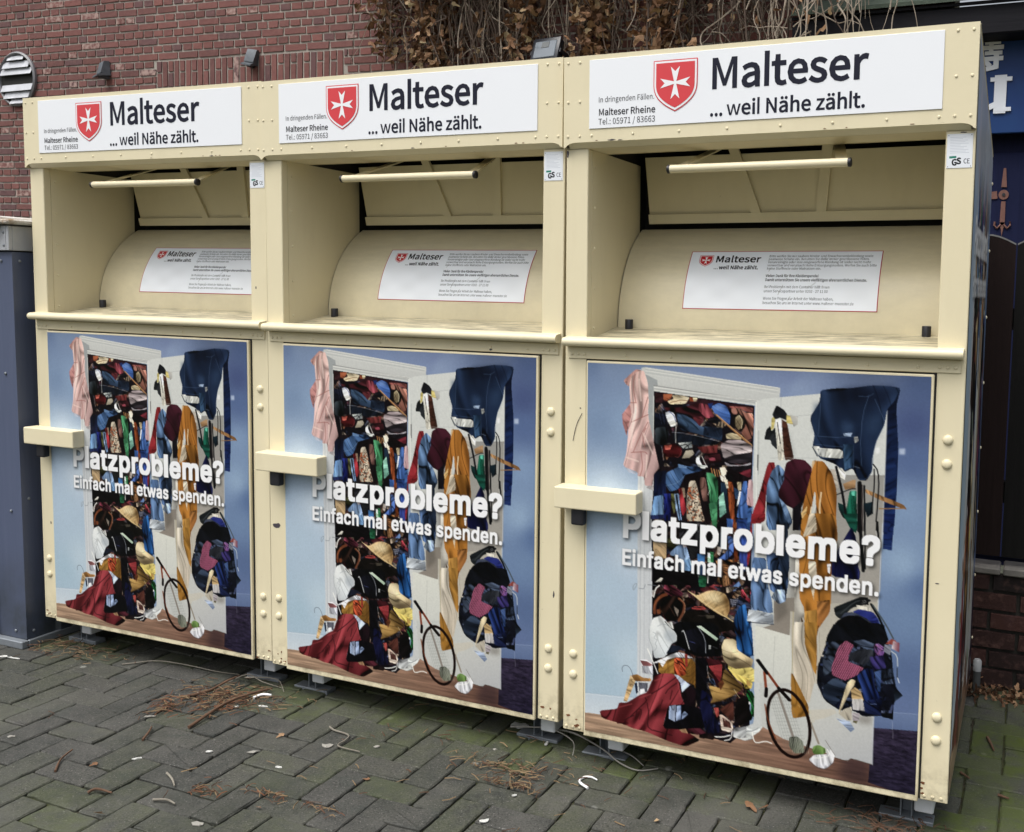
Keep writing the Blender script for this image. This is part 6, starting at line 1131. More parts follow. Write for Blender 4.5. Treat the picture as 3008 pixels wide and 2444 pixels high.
# ------------------------------------------------------------------ clothes containers
WD, Z0, HT, DP, BK = 1.15, .109, 2.15, .995, 1.957
def rivet(mb, u, y, z, r=.0042, h=.0024): mb.dome((u, y, z), r, h, n=8)
def make_container():
    root = empty('clothes_container')
    # shell: sides, back, sloping roof, floor
    m = MB(); side = [(.004, Z0), (DP, Z0), (DP, BK), (.004, HT-.004)]
    for a in (0, WD-.003): m.prism(side, a, a+.003, 0)
    m.prism([(DP-.003, Z0+.003), (DP, Z0+.003), (DP, BK-.001), (DP-.003, BK-.001)], .003, WD-.003, 0)
    m.prism([(0, HT-.003), (DP+.012, BK-.002), (DP+.012, BK+.001), (0, HT)], -.001, WD+.001, 0)
    m.box(.003, WD-.003, .004, DP-.003, Z0, Z0+.003)
    for k in range(8):                                   # rivet heads along the rear edge of the sides
        for a, s in ((WD, 1), (0, -1)): m.dome((a, DP-.012, .25+k*.23), .006, .005, (s, 0, 0), 8)
    m.build('body', CREAM, root)
    # front posts and inner cheeks
    for a, b, ci in ((0, .071, .068), (1.077, WD, 1.077)):
        m = MB(); m.box(a, b, 0, .03, Z0, 1.8885, .0022)
        m.box(ci, ci+.003, .03, .412, 1.331, 1.8892)
        for k in range(5): rivet(m, (a+b)/2, 0, 1.9) if False else m.dome((.071 if ci < .5 else 1.077, .05, 1.36+k*.12), .005, .003, (1 if ci < .5 else -1, 0, 0), 8)
        for k in range(3): rivet(m, a+.012+k*.022, 0, Z0+.012, .005, .003)
        m.build('front_post', CREAM, root)
    # header with folded lower lip
    m = MB(); z1 = 1.904; n = 8; r = .035
    prof = [(0, HT), (WD, HT), (WD, z1-.015)]+[(WD-.006-r+r*math.cos(t*math.pi/2/n)*1, z1-.015+.015*math.sin(t*math.pi/2/n)) for t in range(1, n+1)]
    prof += [(.006+r-r*math.cos((n-t)*math.pi/2/n), z1-.015+.015*math.sin((n-t)*math.pi/2/n)) for t in range(n)]+[(0, z1-.015)]
    m.prism(prof, -.02, -.017, 1)
    m.prism([(-.0172, z1+.001), (-.0196, z1+.0005), (-.0015, z1-.0148), (-.0005, z1-.0125)], .012, WD-.012, 0)      # bent lip
    m.prism([(-.0012, z1-.0150), (.13, z1-.0138), (.13, z1-.0115), (-.0008, z1-.0125)], .003, WD-.003, 0)      # underside
    m.prism([(.13, z1-.0155), (.133, z1-.0155), (.133, z1+.05), (.13, z1+.05)], .003, WD-.003, 0)
    m.box(0, .003, -.017, .004, z1-.015, HT); m.box(WD-.003, WD, -.017, .004, z1-.015, HT); m.box(.003, WD-.003, -.017, .03, HT-.003, HT)
    for u in (.014, .052, WD-.052, WD-.014):
        for z in (1.922, 2.02, 2.132): rivet(m, u, -.02, z)
    for u in (.09, .22, .36, .5, .65, .79, .93, 1.06): rivet(m, u, -.02, 1.922)
    m.build('header_panel', CREAM, root)
    # sign with wordmark, small contact lines and shield
    m = MB(); m.box(.083, 1.067, -.0225, -.02, 1.941, 2.136, .0006); sign = m.build('sign_board', WHITE, root)
    y = -.0231
    big = filled(line_loops('Malteser', 'hum', .447, 2.031, .080, .436, 34), y)
    slog = filled(line_loops('...', 'hum', .449, 1.957, .040, .040, 34)+line_loops('weil Nähe zählt.', 'hum', .4975, 1.957, .0385, .384, 34), y)
    sm = filled(line_loops('In dringenden Fällen.', 'hur', .112, 2.0145, .0150, .176), y)
    mr = filled(line_loops('Malteser Rheine', 'hum', .1125, 1.9775, .0180, .178, 26), y)
    tl = filled(line_loops('Tel.: 05971 / 83663', 'hur', .1125, 1.9515, .0168, .178), y)
    link('wordmark', join_meshes('wordmark', [(big, INK), (slog, INK)]), None, sign); link('contact_lines', join_meshes('contact_lines', [(sm, GREY_INK), (mr, GREY_INK), (tl, GREY_INK)]), None, sign)
    def shield(cx, top, w, h, d):
        q = [(cx-w/2+d, top-d), (cx+w/2-d, top-d)]
        for k in range(0, 13):
            t = k/12; x = w/2*(1-t**2.4) if k else w/2; q.append((cx+max(0, (w/2-d)*(1-t**2.6)), top-h*.44-(h*.56-d*1.25)*t))
        return q+[(2*cx-x, yy) for x, yy in q[2:-1][::-1]]
    cx, tp, w, h = .348, 2.118, .131, .142
    sh = []
    for d, mm, yy in ((0, RED, .0), (.0028, EMB_WHITE, .0006), (.0082, RED, .0012)): sh.append((filled([shield(cx, tp, w, h, d)], y-.0004-yy), mm))
    cross = []
    for k in range(4):
        a = k*math.pi/2; arm = [(.05, .07), (.33, 1.), (0, .68), (-.33, 1.), (-.05, .07)] if False else [(.30, 1.), (0, .70), (-.30, 1.)]
        cross += [(x*math.cos(a)-v*math.sin(a), x*math.sin(a)+v*math.cos(a)) for x, v in [(.055, .055)]*0+arm+[(-.075, .075)]]
    cr = [(cx+x*.0445, 2.0545+v*.0445) for x, v in cross]
    sh.append((filled([cr], y-.0022), EMB_WHITE)); link('emblem', join_meshes('emblem', sh), None, sign)
    # deposit opening: tray, drum, flap with handle
    m = MB(); m.sheet([[(.071, -.004, 1.329), (1.077, -.004, 1.329)], [(.071, .06, 1.333), (1.077, .06, 1.333)], [(.071, .2, 1.356), (1.077, .2, 1.356)], [(.071, .24, 1.360), (1.077, .24, 1.360)]]); m.build('tray', TRAY, root)
    cy, cz, rr = .612, 1.366, .382
    arc = lambda t: (cy-rr*math.cos(t), cz+rr*math.sin(t)*.94)
    m = MB(); N = 28; m.sheet([[(.074, *arc(-.03+1.098*i/N)) for i in range(N+1)], [(1.074, *arc(-.03+1.098*i/N)) for i in range(N+1)]]); drum = m.build('drum', DRUM, root, 40)
    m = MB(); m.box(.0665, 1.0815, .47, .475, 1.5, 1.97); m.box(.0665, 1.0815, .135, .47, 1.966, 1.97); m.box(.0635, .0665, .135, .475, 1.5, 1.97); m.box(1.0815, 1.0845, .135, .475, 1.5, 1.97); m.build('opening_shade', DARK, root)  # near-black sheets painted in for the shade deep in the opening
    # flap leaning forward over the drum
    fl = lambda s, o=0.: (.420-.064*s-o*.95, 1.7005+.241*s-o*.26)         # s: 0 bottom .. 1 top ; o: proud of the flap
    m = MB(); m.prism([fl(0), fl(.862), fl(.862, -.004), fl(0, -.004)], .106, 1.06, 0)
    m.prism([fl(0, .012), fl(.125, .012), fl(.125), fl(0)], .106, 1.06, 0)
    for ub, ut in ((.472, .404), (.68, .707)):
        A = [(ub-.016, 0.126), (ub+.016, .126), (ut+.016, .995), (ut-.016, .995)]
        lo = [m.b.verts.new((u, *fl(s, .001))) for u, s in A]; hi = [m.b.verts.new((u, *fl(s, .012))) for u, s in A]
        m.b.faces.new(hi)
        for i in range(4): m.b.faces.new((lo[i-1], lo[i], hi[i], hi[i-1]))
    flap = m.build('flap', CREAM, root)
    m = MB(); m.tube([(.322, .008, 1.821), (.833, .008, 1.821)], .0118, 14, cap=False)
    for u, u2 in ((.345, .41), (.812, .745)):
        m.prism([(0, 0), (.0, .032), (.003, .032), (.003, 0)], 0, 1, 0) if False else None
        a, b = Vector((u, .012, 1.825)), Vector((u2, .30, 1.935)); d = Vector((.0, .10, -.26)).normalized()*.02
        lo = [a-Vector((.016, 0, 0)), a+Vector((.016, 0, 0)), b+Vector((.016, 0, 0)), b-Vector((.016, 0, 0))]; e = Vector((0, .002, -.004))
        A = [m.b.verts.new(p) for p in lo]; B = [m.b.verts.new(p+e) for p in lo]; m.b.faces.new(A); m.b.faces.new(B[::-1])
        for i in range(4): m.b.faces.new((A[i-1], B[i-1], B[i], A[i]))
    hd = m.build('handle', CREAM, root, 50)
    for u, s in ((.322, -1), (.833, 1)):
        m = MB(); m.lathe([(.0119, -.004), (.0124, .0), (.0124, .004), (.009, .006)], (u, .008, 1.821), (s, 0, 0), 14); m.build('end_cap', BLACK, hd, 40)
    for u in (.123, 1.028):
        m = MB(); m.lathe([(.0128, 0), (.0128, .029), (.0115, .031)], (u, .203, 1.3545), (0, 0, 1), 16); m.build('rubber_stop', BLACK, root, 40)
    # sticker on the drum
    t0, t1 = .154, .715; us = np.linspace(.289, .886, STICK.shape[1]); ts = np.linspace(t1, t0, STICK.shape[0])
    P = np.zeros(STICK.shape); P[..., 0] = us[None, :]; P[..., 1] = (cy-(rr+.0012)*np.cos(ts))[:, None]; P[..., 2] = (cz+(rr+.0012)*.94*np.sin(ts))[:, None]
    link('notice_sticker', grid_mesh('notice_sticker', P, STICK), STICKER, drum)
    # sill
    m = MB(); lip = [(0, 1.336), (-.028, 1.333)]+[(-.028-.011*math.sin(a), 1.3205+.0125*math.cos(a)) for a in [k*math.pi/6 for k in range(1, 6)]]+[(-.028, 1.308), (-.004, 1.306)]
    m.prism(lip, .006, 1.144, 0); m.box(.012, 1.138, -.004, 0, 1.270, 1.305, .0015)
    for u in (.025, .045, .065, .2, .34, .48, .62, .76, .9, 1.03, 1.085, 1.105, 1.125): rivet(m, u, -.004, 1.284, .0045, .003)
    m.build('sill', CREAM, root, 35)
    # door with its poster, lock housing and padlock
    m = MB(); m.box(.0755, 1.0735, -.012, 0, .106, 1.2655, .003, seg=2); m.box(.0712, 1.0785, -.001, .0005, .112, 1.2715, mi=1); door = m.build('door', [CREAM, DARK], root)  # second box: dark sheet standing in for the shaded gap round the door
    ph, pw = ART_IM.shape[:2]; P = np.zeros((ph, pw, 3)); P[..., 0] = np.linspace(.0815, 1.0665, pw)[None, :]; P[..., 1] = -.0132; P[..., 2] = np.linspace(1.2595, .1245, ph)[:, None]
    link('poster', grid_mesh('poster', P, ART_IM), PRINT, door)
    m = MB(); m.box(-.006, .262, -.062, -.001, .823, .888, .004, seg=2); lb = m.build('lock_housing', CREAM, root)
    m = MB(); m.box(.045, .087, -.050, -.022, .772, .8235, .006, seg=2); m.tube([(.056, -.036, .82), (.056, -.036, .835)], .004); m.tube([(.076, -.036, .82), (.076, -.036, .835)], .004); m.build('padlock', BLACK, lb)
    for u, z in ((1.1125, 1.095), (1.1125, 1.031), (1.1135, .345), (1.1135, .281), (.034, .355), (.034, .29)):
        m = MB(); m.dome((u, 0, z), .0135, .008, n=16); m.build('hinge_bolt', CREAM, root, 60)
    # test plate
    h_, w_ = PLATE.shape[:2]; P = np.zeros(PLATE.shape); P[..., 0] = np.linspace(1.0805, 1.1435, w_)[None, :]; P[..., 1] = -.0012; P[..., 2] = np.linspace(1.8805, 1.795, h_)[:, None]
    link('rating_plate', grid_mesh('rating_plate', P, PLATE), STICKER, root)
    # feet and the pale runner blocks behind them
    for u in (.105, 1.035):
        m = MB(); m.box(u-.075, u+.075, .075, .125, -.012, .008, .002); m.box(u-.017, u-.013, .085, .125, .008, Z0); m.box(u+.013, u+.017, .085, .125, .008, Z0); m.box(u-.013, u+.013, .121, .125, .008, Z0)
        m.build('foot', GALV, root)
        m = MB(); m.box(u-.03, u+.03, .80, .85, -.012, .008, .002); m.box(u-.015, u+.015, .81, .84, .008, Z0); m.build('foot', GALV, root)
        m = MB(); m.box(u+.024, u+.076, .055, .78, .042, Z0, .004); m.build('runner', PLASTIC, root)
    return root

# ------------------------------------------------------------------ dark lean-to with blue sign and door, right
def wood(name, a, b, scale=(30, 30, 1.5), rough=.7, bump=.002):
    m = Mat(name, rough, .12); v = m.scaled(scale); f = m.noise(1.2, 7, .65, v, .4); m.color(m.mix(f, a, b)); m.bump(f, bump); return m.m
BLUEW = wood('dark_blue_boards', (.005, .006, .022), (.011, .014, .045)); BLACKW = wood('blackened_beam', (.006, .006, .008), (.016, .016, .02), (1.5, 30, 30))
def lean_to():
    root = empty('lean_to', (1.3, 3.02, 0)); o = lambda m, n, mt: m.build(n, mt, root)
    m = MB(); m.box(-1.05, 1.9, .0, .06, 0, 2.9); o(m, 'wall', BLUEW)
    m = MB(); m.box(-1.3, 1.9, -.30, -.02, 2.80, 2.945, .006); m.box(-1.3, 1.9, -.315, -.30, 2.948, 2.962); o(m, 'fascia', BLACKW)
    g = Mat('green_roof_felt', .9, .2); f = g.noise(25, 6); g.color(g.mix(f, (.035, .05, .04), (.09, .11, .085))); g.bump(f, .004)
    m = MB(); m.prism([(-.335, 2.965), (-.335, 2.985), (.9, 3.60), (.9, 3.58)], -1.3, 1.9, 0); o(m, 'roof', g.m)
    dm = wood('blue_door_boards', (.005, .007, .026), (.011, .015, .05)); m = MB(); m.box(-.62, .12, -.03, -.002, .05, 2.24, .004)
    d = o(m, 'door', dm); cp = flat('copper_hinge', (.17, .08, .062), .6, .5, .3, var=.3, scale=60)
    m = MB(); X = -.185; y0, y1 = -.037, -.031
    def plate_(pts): m.prism([(X+x, z) for x, z in pts], y0, y1, 1)
    plate_([(-.006, 2.16), (.006, 2.16), (.014, 2.06), (-.014, 2.06)]); plate_([(-.011, 1.985), (.011, 1.985), (.013, 1.86), (-.013, 1.86)]); m.lathe([(.026, 0), (.026, .006)], (X, y1, 2.02), (0, -1, 0), 16); m.lathe([(.009, 0), (.009, .010)], (X, y1, 2.02), (0, -1, 0), 10, 1)
    plate_([(-.012, 1.875), (.012, 1.875), (0, 1.80)])
    for s in (-1, 1): m.tube([(X+s*.006, -.036, 1.862), (X+s*.026, -.036, 1.842), (X+s*.040, -.036, 1.858), (X+s*.038, -.036, 1.878)], .006, 6)
    m.prism([(X-.11, 2.03), (X-.035, 2.04), (X-.03, 2.0), (X-.11, 1.995)], y0, y1, 1)
    m.build('hinge_strap', [cp, BLACK], d)
    # blue sign board
    sroot = empty('shop_sign', (1.3, 2.9, 0)); b = Mat('blue_sign_panel', .4, .2); v = b.noise(2.5, 3); b.color(b.mix(v, (.010, .016, .11), (.018, .07, .19)))
    m = MB(); m.box(-1.2, .02, .0, .03, 2.33, 2.845, .004); m.build('panel', b.m, sroot); m = MB(); m.box(.03, 1.3, -.01, .03, 2.35, 2.845, .02); m.build('side_panel', b.m, sroot)
    wl = flat('sign_lettering', (.72, .75, .80), .4, var=.05); m = MB(); y0, y1 = -.006, .0
    cnt = [0]
    def bar(x0, z0, x1, z1, w):
        cnt[0] += 1; w *= 1.3; y0 = -.006-.0004*cnt[0]
        a, c = Vector((x0, 0, z0)), Vector((x1, 0, z1)); d = (c-a).normalized(); n = Vector((-d.z, 0, d.x))*w/2; e = d*w*.3
        m.prism([((a-e+n).x, (a-e+n).z), ((c+e+n).x, (c+e+n).z), ((c+e-n).x, (c+e-n).z), ((a-e-n).x, (a-e-n).z)], y0, y1, 1)
    cx = -.275                                            # hanging-hall character, right half seen past the container
    bar(cx-.03, 2.80, cx+.035, 2.80, .017); bar(cx-.05, 2.772, cx+.05, 2.772, .017); bar(cx-.03, 2.744, cx+.045, 2.744, .015); bar(cx-.005, 2.825, cx-.005, 2.745, .017); bar(cx-.06, 2.715, cx+.05, 2.715, .017)
    bar(cx+.022, 2.73, cx+.022, 2.672, .02); bar(cx+.022, 2.672, cx-.02, 2.664, .018); bar(cx-.03, 2.70, cx-.012, 2.682, .018)
    bar(cx-.11, 2.82, cx-.15, 2.785, .017); bar(cx-.105, 2.78, cx-.155, 2.73, .017); bar(cx-.118, 2.755, cx-.118, 2.66, .018)
    ix = -.225; bar(ix, 2.61, ix, 2.45, .046); bar(ix-.045, 2.607, ix+.05, 2.607, .016); bar(ix-.02, 2.452, ix+.05, 2.452, .016); bar(ix-.03, 2.475, ix-.075, 2.455, .022); bar(ix-.12, 2.46, ix-.075, 2.455, .02); bar(ix-.17, 2.607, ix-.11, 2.607, .016); bar(ix-.14, 2.61, ix-.14, 2.48, .04)
    m.build('lettering', wl, sroot)
    tag(sroot, 'dark blue shop sign with white characters beyond the nearest container', 'sign')
    return root
tag(lean_to(), 'dark lean-to with black fascia, green felt roof and copper-hinged blue door', 'building')
def fence():
    root = empty('plank_fence', (1.2, 1.19, 0)); pm = [wood('black_plank', (.004, .004, .004), (.011, .0105, .010)), wood('brown_black_plank', (.007, .004, .004), (.020, .012, .011))]; edge = flat('pale_plank_edge', (.16, .16, .155), .7, var=.4, scale=40)
    for k, x in enumerate((-.36, -.155, .05, .255, .46, .665)):
        m = MB(); n = 10; a, b = x-.02-.1+.1, x+.18; zs = 1.665; q = [(a, .5), (b, .5)]+[(b-(b-a)*t/n, zs+.035*math.sin(math.pi*t/n)) for t in range(n+1)]
        m.prism(q, .012, .034, 1, 0)
        arc = [(b-(b-a)*t/n, zs+.035*math.sin(math.pi*t/n)) for t in range(n+1)]; m.sheet([[(x_, .011, z_+.001) for x_, z_ in arc], [(x_, .011, z_-.005) for x_, z_ in arc]], 1)
        m.build('plank', [pm[k % 2], edge], root)
    m = MB(); m.box(-.5, .9, .036, .08, .7, .78); m.box(-.5, .9, .036, .08, 1.35, 1.43); m.build('rail', pm[0], root)
    return root
tag(fence(), 'dark plank fence with rounded board tops standing on low brick wall', 'fence')
def low_wall():
    root = empty('low_brick_wall', (1.2, 1.19, 0)); bm = bmesh.new(); cl = bm.verts.layers.float_color.new('Col'); r = random.Random(5); h = .0735
    for zz in range(6):
        x = -.9+(zz % 2)*.1
        while x < 1.2:
            brick_block(bm, cl, x+.005, x+.2-.005, zz*h+.005, (zz+1)*h-.006, 0, r, 1, .012, .003); x += .2
    def q(a, b, y): f = bm.faces.new([bm.verts.new(p) for p in ((a, y, 0), (b, y, 0), (b, y, .44), (a, y, .44))]); f.material_index = 0
    q(-.9, 1.2, .002); me = bpy.data.meshes.new('wall'); bm.to_mesh(me); bm.free()
    dm = Mat('dark_mortar', .95, .2); dm.color(dm.mix(dm.noise(30, 5), (.012, .012, .011), (.05, .046, .04))); link('wall', me, [dm.m, brick_mat('dark_old_brick', (.020, .010, .009), (.06, .024, .019), (.010, .008, .008))], root)
    cm = flat('worn_coping', (.15, .14, .125), .85, var=.5, scale=30, bump=.003); m = MB()
    for k in range(9): m.box(-.9+k*.235, -.9+k*.235+.225, -.025, .1, .436, .462+.004*(k % 3), .005)
    m.build('coping', cm, root); return root
tag(low_wall(), 'low dark brick wall with worn pale coping beside the nearest container', 'wall')
m = MB(); m.lathe([(.014, -.01), (.014, .074)], (0, 0, 0), (0, 0, 1), 14); m.lathe([(.0155, .0745), (.0155, .112), (.011, .118)], (0, 0, 0), (0, 0, 1), 14, 1)
o = m.build('pipe_stub', [flat('grey_pipe', (.06, .065, .065), .6, var=.3), flat('dull_plastic', (.33, .34, .34), .6, var=.3)], None, 40); o.location = (1.168, 1.13, 0); tag(o, 'short grey pipe stub with pale cap at the foot of the low wall', 'pipe')

# ------------------------------------------------------------------ corrugated shed, left
def shed():
    root = empty('metal_shed', (-2.38, -.03, 0)); p = Mat('blue_grey_sheet', .42, .5); z = p.n('SeparateXYZ'); p.l(p.tc, z.inputs[0]); d = p.noise(7, 6, .65)
    low = p.math('MULTIPLY', p.ramp(z.outputs[2], [(.0, 1), (.42, 0)]), p.ramp(d, [(.3, .2), (.6, 1)])); st = p.noise(6, 5, .6, p.scaled((9, 9, .6)))
    base = p.mix(st, (.060, .078, .135), (.092, .110, .175)); base = p.mix(p.math('MULTIPLY', low, .9), base, (.028, .032, .024)); p.color(base); p.bump(d, .0006)
    def corrug(n, ln, along_x):
        q = []; w = ln/n
        for k in range(n):
            a = k*w; q += [(a, 0), (a+w*.62, 0), (a+w*.70, -.022), (a+w*.92, -.022)]
        return q+[(ln, 0)]
    m = MB(); pr = corrug(9, 2.2, 1); m.sheet([[(-a, -b-.006 if False else b, .03) for a, b in pr], [(-a, b, 1.575) for a, b in pr]]); 
    for x, zz in ((-.06, .06), (-.06, .55), (-.06, 1.1), (-.06, 1.54), (-.2, .06), (-.2, 1.54), (-.33, .55)): m.dome((x, -.002, zz), .006, .004, n=8, mi=1)
    m.build('front_panel', [p.m, GALV], root)
    m = MB(); pr = corrug(6, 1.2, 0); m.sheet([[(-b*.6, a, .03) for a, b in pr], [(-b*.6, a, 1.575) for a, b in pr]])
    for y, zz in ((.03, .06), (.03, .6), (.03, 1.54)): m.dome((.001, y, zz), .006, .004, (1, 0, 0), 8, 1)
    m.build('side_panel', [p.m, GALV], root)
    f = flat('pale_fascia_sheet', (.40, .41, .43), .45, var=.12, scale=12); m = MB(); m.box(-2.2, .006, -.016, .0, 1.58, 1.675, .002); m.box(-.012, .006, .0, 1.2, 1.58, 1.675, .002); m.box(-.012, -.008, -.018, -.016, 1.582, 1.673)
    for zz in (1.60, 1.65): m.dome((-.02, -.016, zz), .006, .004, n=8, mi=1)
    m.build('fascia', [f, GALV], root)
    r_ = Mat('weathered_coping', .7, .3); n_ = r_.noise(14, 6, .7); r_.color(r_.mix(r_.ramp(n_, [(.45, 0), (.65, 1)]), (.58, .56, .52), (.28, .19, .11)))
    m = MB(); m.box(-2.25, -.03, -.05, 1.2, 1.688, 1.712, .006); m.box(-.045, .03, -.035, 1.2, 1.680, 1.70, .006); m.tube([(-2.25, -.045, 1.69), (-.03, -.045, 1.69)], .018, 10); m.build('coping', r_.m, root, 40)
    m = MB(); m.box(-2.2, .012, -.03, .0, .0, .03, .003); m.box(.0, .014, .0, 1.2, .0, .03, .003); m.build('base_strip', GALV, root)
    m = MB(); m.box(-2.18, -.02, .02, 1.18, .0, 1.67); m.build('core', DARK, root); return root
tag(shed(), 'blue-grey corrugated metal shed with pale fascia, mossy at the foot', 'shed')

# ------------------------------------------------------------------ the three containers
C = make_container()
C.location = (0, 0, -.0084); C.rotation_euler = (0, -.0060, 0)
mid = copy_tree(C); mid.location = (-1.1776, .0247, -.0001); mid.rotation_euler = (0, .0016, -.0063)
far = copy_tree(C); far.location = (-2.3339, .0179, .0084); far.rotation_euler = (0, .0038, .0113)
tag(C, 'cream clothes donation container nearest the camera, with a printed side, next to the blue sign', 'donation bin', 'cream clothes containers standing in a row')
tag(mid, 'middle cream clothes donation container between the two others', 'donation bin', 'cream clothes containers standing in a row')
tag(far, 'cream clothes donation container beside the blue-grey metal shed', 'donation bin', 'cream clothes containers standing in a row')
def flakes(parent, name, mat, spots, seed):
    r = random.Random(seed)
    for u, y, z, w, h in spots:
        m = MB(); n = 11; q = [(u+math.cos(6.283*k/n)*w*r.uniform(.5, 1.15), z+math.sin(6.283*k/n)*h*r.uniform(.5, 1.15)) for k in range(n)]; m.prism(q, y-.0004, y+.001, 1); m.build(name, mat, parent)
CHIP = flat('bare_primer', (.055, .045, .055), .7, var=.4, scale=80); RUST = flat('rust', (.16, .065, .025), .9, var=.5, scale=90)
flakes(C, 'paint_chip', CHIP, [(.155, -.0205, 1.9075, .014, .0022), (.18, -.0205, 1.9065, .008, .0015), (.004, -.0003, 1.875, .004, .012), (1.12, -.0003, 1.884, .010, .0018), (1.1, -.0003, .71, .006, .0016), (.052, -.0003, 1.12, .0035, .0025)], 1)
flakes(mid, 'paint_chip', CHIP, [(.62, -.0205, 1.907, .007, .0014), (.03, -.0003, .62, .02, .010), (1.13, -.0003, .52, .0028, .012), (.9, -.0044, 1.277, .006, .003)], 2)
flakes(far, 'paint_chip', CHIP, [(.93, -.0205, 1.907, .010, .0016), (.05, -.0003, .5, .003, .007), (1.1, -.0003, 1.45, .0025, .005)], 3)
for b_, sd_ in ((C, 4), (mid, 5), (far, 6)):
    r = random.Random(sd_); flakes(b_, 'rust_spot', RUST, [(r.choice((.02, .05, 1.09, 1.13))+r.uniform(-.01, .01), -.0003, r.uniform(.112, .16), r.uniform(.003, .008), r.uniform(.002, .005)) for k in range(7)]+[(r.uniform(.1, 1.05), -.0205, 1.9075, r.uniform(.003, .006), .0012) for k in range(4)], sd_)
scr = MB(); scr.tube(smooth_curve([(.028, -.0012, 1.02), (.04, -.0015, 1.07), (.058, -.0015, 1.105)], 4), .0009, 4); scr.build('scratch', CHIP, C)
def side_print():
    """the same picture, larger, on the outer side of the end container"""
    h, w = 330, 220; ys = np.linspace(.012, .983, w); P = np.zeros((h, w, 3)); P[..., 0] = WD+.0012; P[..., 1] = ys[None, :]
    top = (HT-.02)+(BK-HT)*(ys/DP); v = np.linspace(0, 1, h)[:, None]; P[..., 2] = top[None, :]*(1-v)+(Z0+.012)*v
    zz = P[..., 2]; src = np.interp(zz, [.12, .42, 1.36, 1.46, 1.58, 1.72, 2.15], [1.0, .87, .60, .535, .46, .36, 0.0])
    r = np.clip((src*(ART_IM.shape[0]-1)).astype(int), 0, ART_IM.shape[0]-1); c = np.clip(((ys-.012)/.971*(ART_IM.shape[1]-1)).astype(int), 0, ART_IM.shape[1]-1)
    C_ = ART_IM[r, c[None, :]]; k = np.clip((zz-1.72)/.12, 0, 1)[..., None]*.8; C_ = C_*(1-k)+np.array([.47, .50, .55])*k
    o = link('side_poster', grid_mesh('side_poster', P, C_), PRINT, C); return o
side_print()

# ------------------------------------------------------------------ litter
def litter(name, mb, mat, loc, label, cat, group=None, smooth=None):
    o = mb.build(name, mat, None, smooth); o.location = loc; return tag(o, label, cat, group)
TWIG = stem_mat('twig_bark', (.06, .035, .022), (.17, .10, .065)); PALE = stem_mat('bleached_twig', (.13, .115, .09), (.27, .25, .21)); PAPER = flat('white_paper', (.50, .50, .47), .8, var=.15, scale=50); WIRE = flat('grey_tendril', (.20, .19, .17), .6, var=.3)
def stick(pts, r, mat, label, group=None, name='twig', cat='twig', n=6):
    c = Vector(pts[0]); m = MB(); m.tube(smooth_curve([Vector((x-c.x, y-c.y, z-c.z)) for x, y, z in pts], 4), r, n, taper=lambda t: 1.15-.5*t); return litter(name, m, mat, c, label, cat, group, 60)
Zg = .004
stick([(-1.427, -.137, Zg), (-1.375, -.077, .012), (-1.369, .001, .02), (-1.371, .065, .016)], .005, TWIG, 'curved brown branch lying over the heap of needles between left and middle container')
stick([(-1.222, -.313, Zg), (-1.237, -.145, .014), (-1.216, -.053, .018), (-1.188, .033, .012)], .005, TWIG, 'long straight brown branch across the needle heap pointing at the middle container')
stick([(-1.346, -.695, Zg), (-1.392, -.641, .008), (-1.409, -.589, .012)], .0035, TWIG, 'short brown twig alone on open paving front left')
stick([(-1.148, -.745, Zg), (-1.134, -.727, .01), (-1.082, -.72, .006)], .004, TWIG, 'reddish bent twig at the bottom left near a pale dry leaf')
stick([(-1.037, -.569, Zg), (-.987, -.596, .01), (-.953, -.618, .005)], .0035, PALE, 'pale hooked twig on the paving in front of the middle container')
stick([(-.948, -.698, Zg), (-.907, -.688, .008), (-.872, -.691, .005)], .0035, PALE, 'pale straight twig nearest the bottom edge, in front of the middle container')
stick([(-1.282, -.441, Zg), (-1.301, -.4, .01), (-1.331, -.363, .006)], .004, TWIG, 'short brown twig below the needle heap')
stick([(1.226, .713, Zg), (1.238, .66, .01), (1.249, .615, .008)], .005, TWIG, 'dark twig with a side shoot on mossy paving right of the nearest container')
stick([(1.16, .421, Zg), (1.187, .386, .008)], .004, TWIG, 'small dark twig on moss close to the side of the nearest container')
stick([(1.272, .323, Zg), (1.302, .309, .006)], .004, TWIG, 'small brown twig in a joint at the right edge of the paving')
T = 'thin dry runner lying under the edge of the containers'
stick([(-1.879, -.012, Zg), (-1.837, .022, .006), (-1.774, .065, .008), (-1.624, .078, .008), (-1.498, .08, .006), (-1.403, .097, .004)], .0022, PALE, 'long pale runner on the paving along the left container', None, 'dry_runner', 'runner')
stick([(-.805, -.119, Zg), (-.775, -.135, .005), (-.709, -.145, .005), (-.694, -.178, .005), (-.695, -.212, .005), (-.674, -.224, .005), (-.602, -.223, Zg)], .0028, PALE, 'pale wriggling runner on the paving in front of the middle container', None, 'dry_runner', 'runner')
stick([(-.126, .12, .03), (-.013, .103, .04), (.107, .061, .03), (.179, .032, .012), (.245, .022, .005), (.297, .059, .005)], .003, WIRE, 'long grey runner sweeping out from under the gap before the nearest container', None, 'dry_runner', 'runner')
stick([(-.22, .06, .04), (-.09, .08, .05), (.0, .07, .03), (.02, .03, .004)], .0025, WIRE, 'short grey runner arching in the gap between middle and nearest container', None, 'dry_runner', 'runner')
stick([(.169, .089, .02), (.21, .07, .02), (.25, .058, .004)], .0022, WIRE, 'short grey runner under the left end of the nearest container', None, 'dry_runner', 'runner')
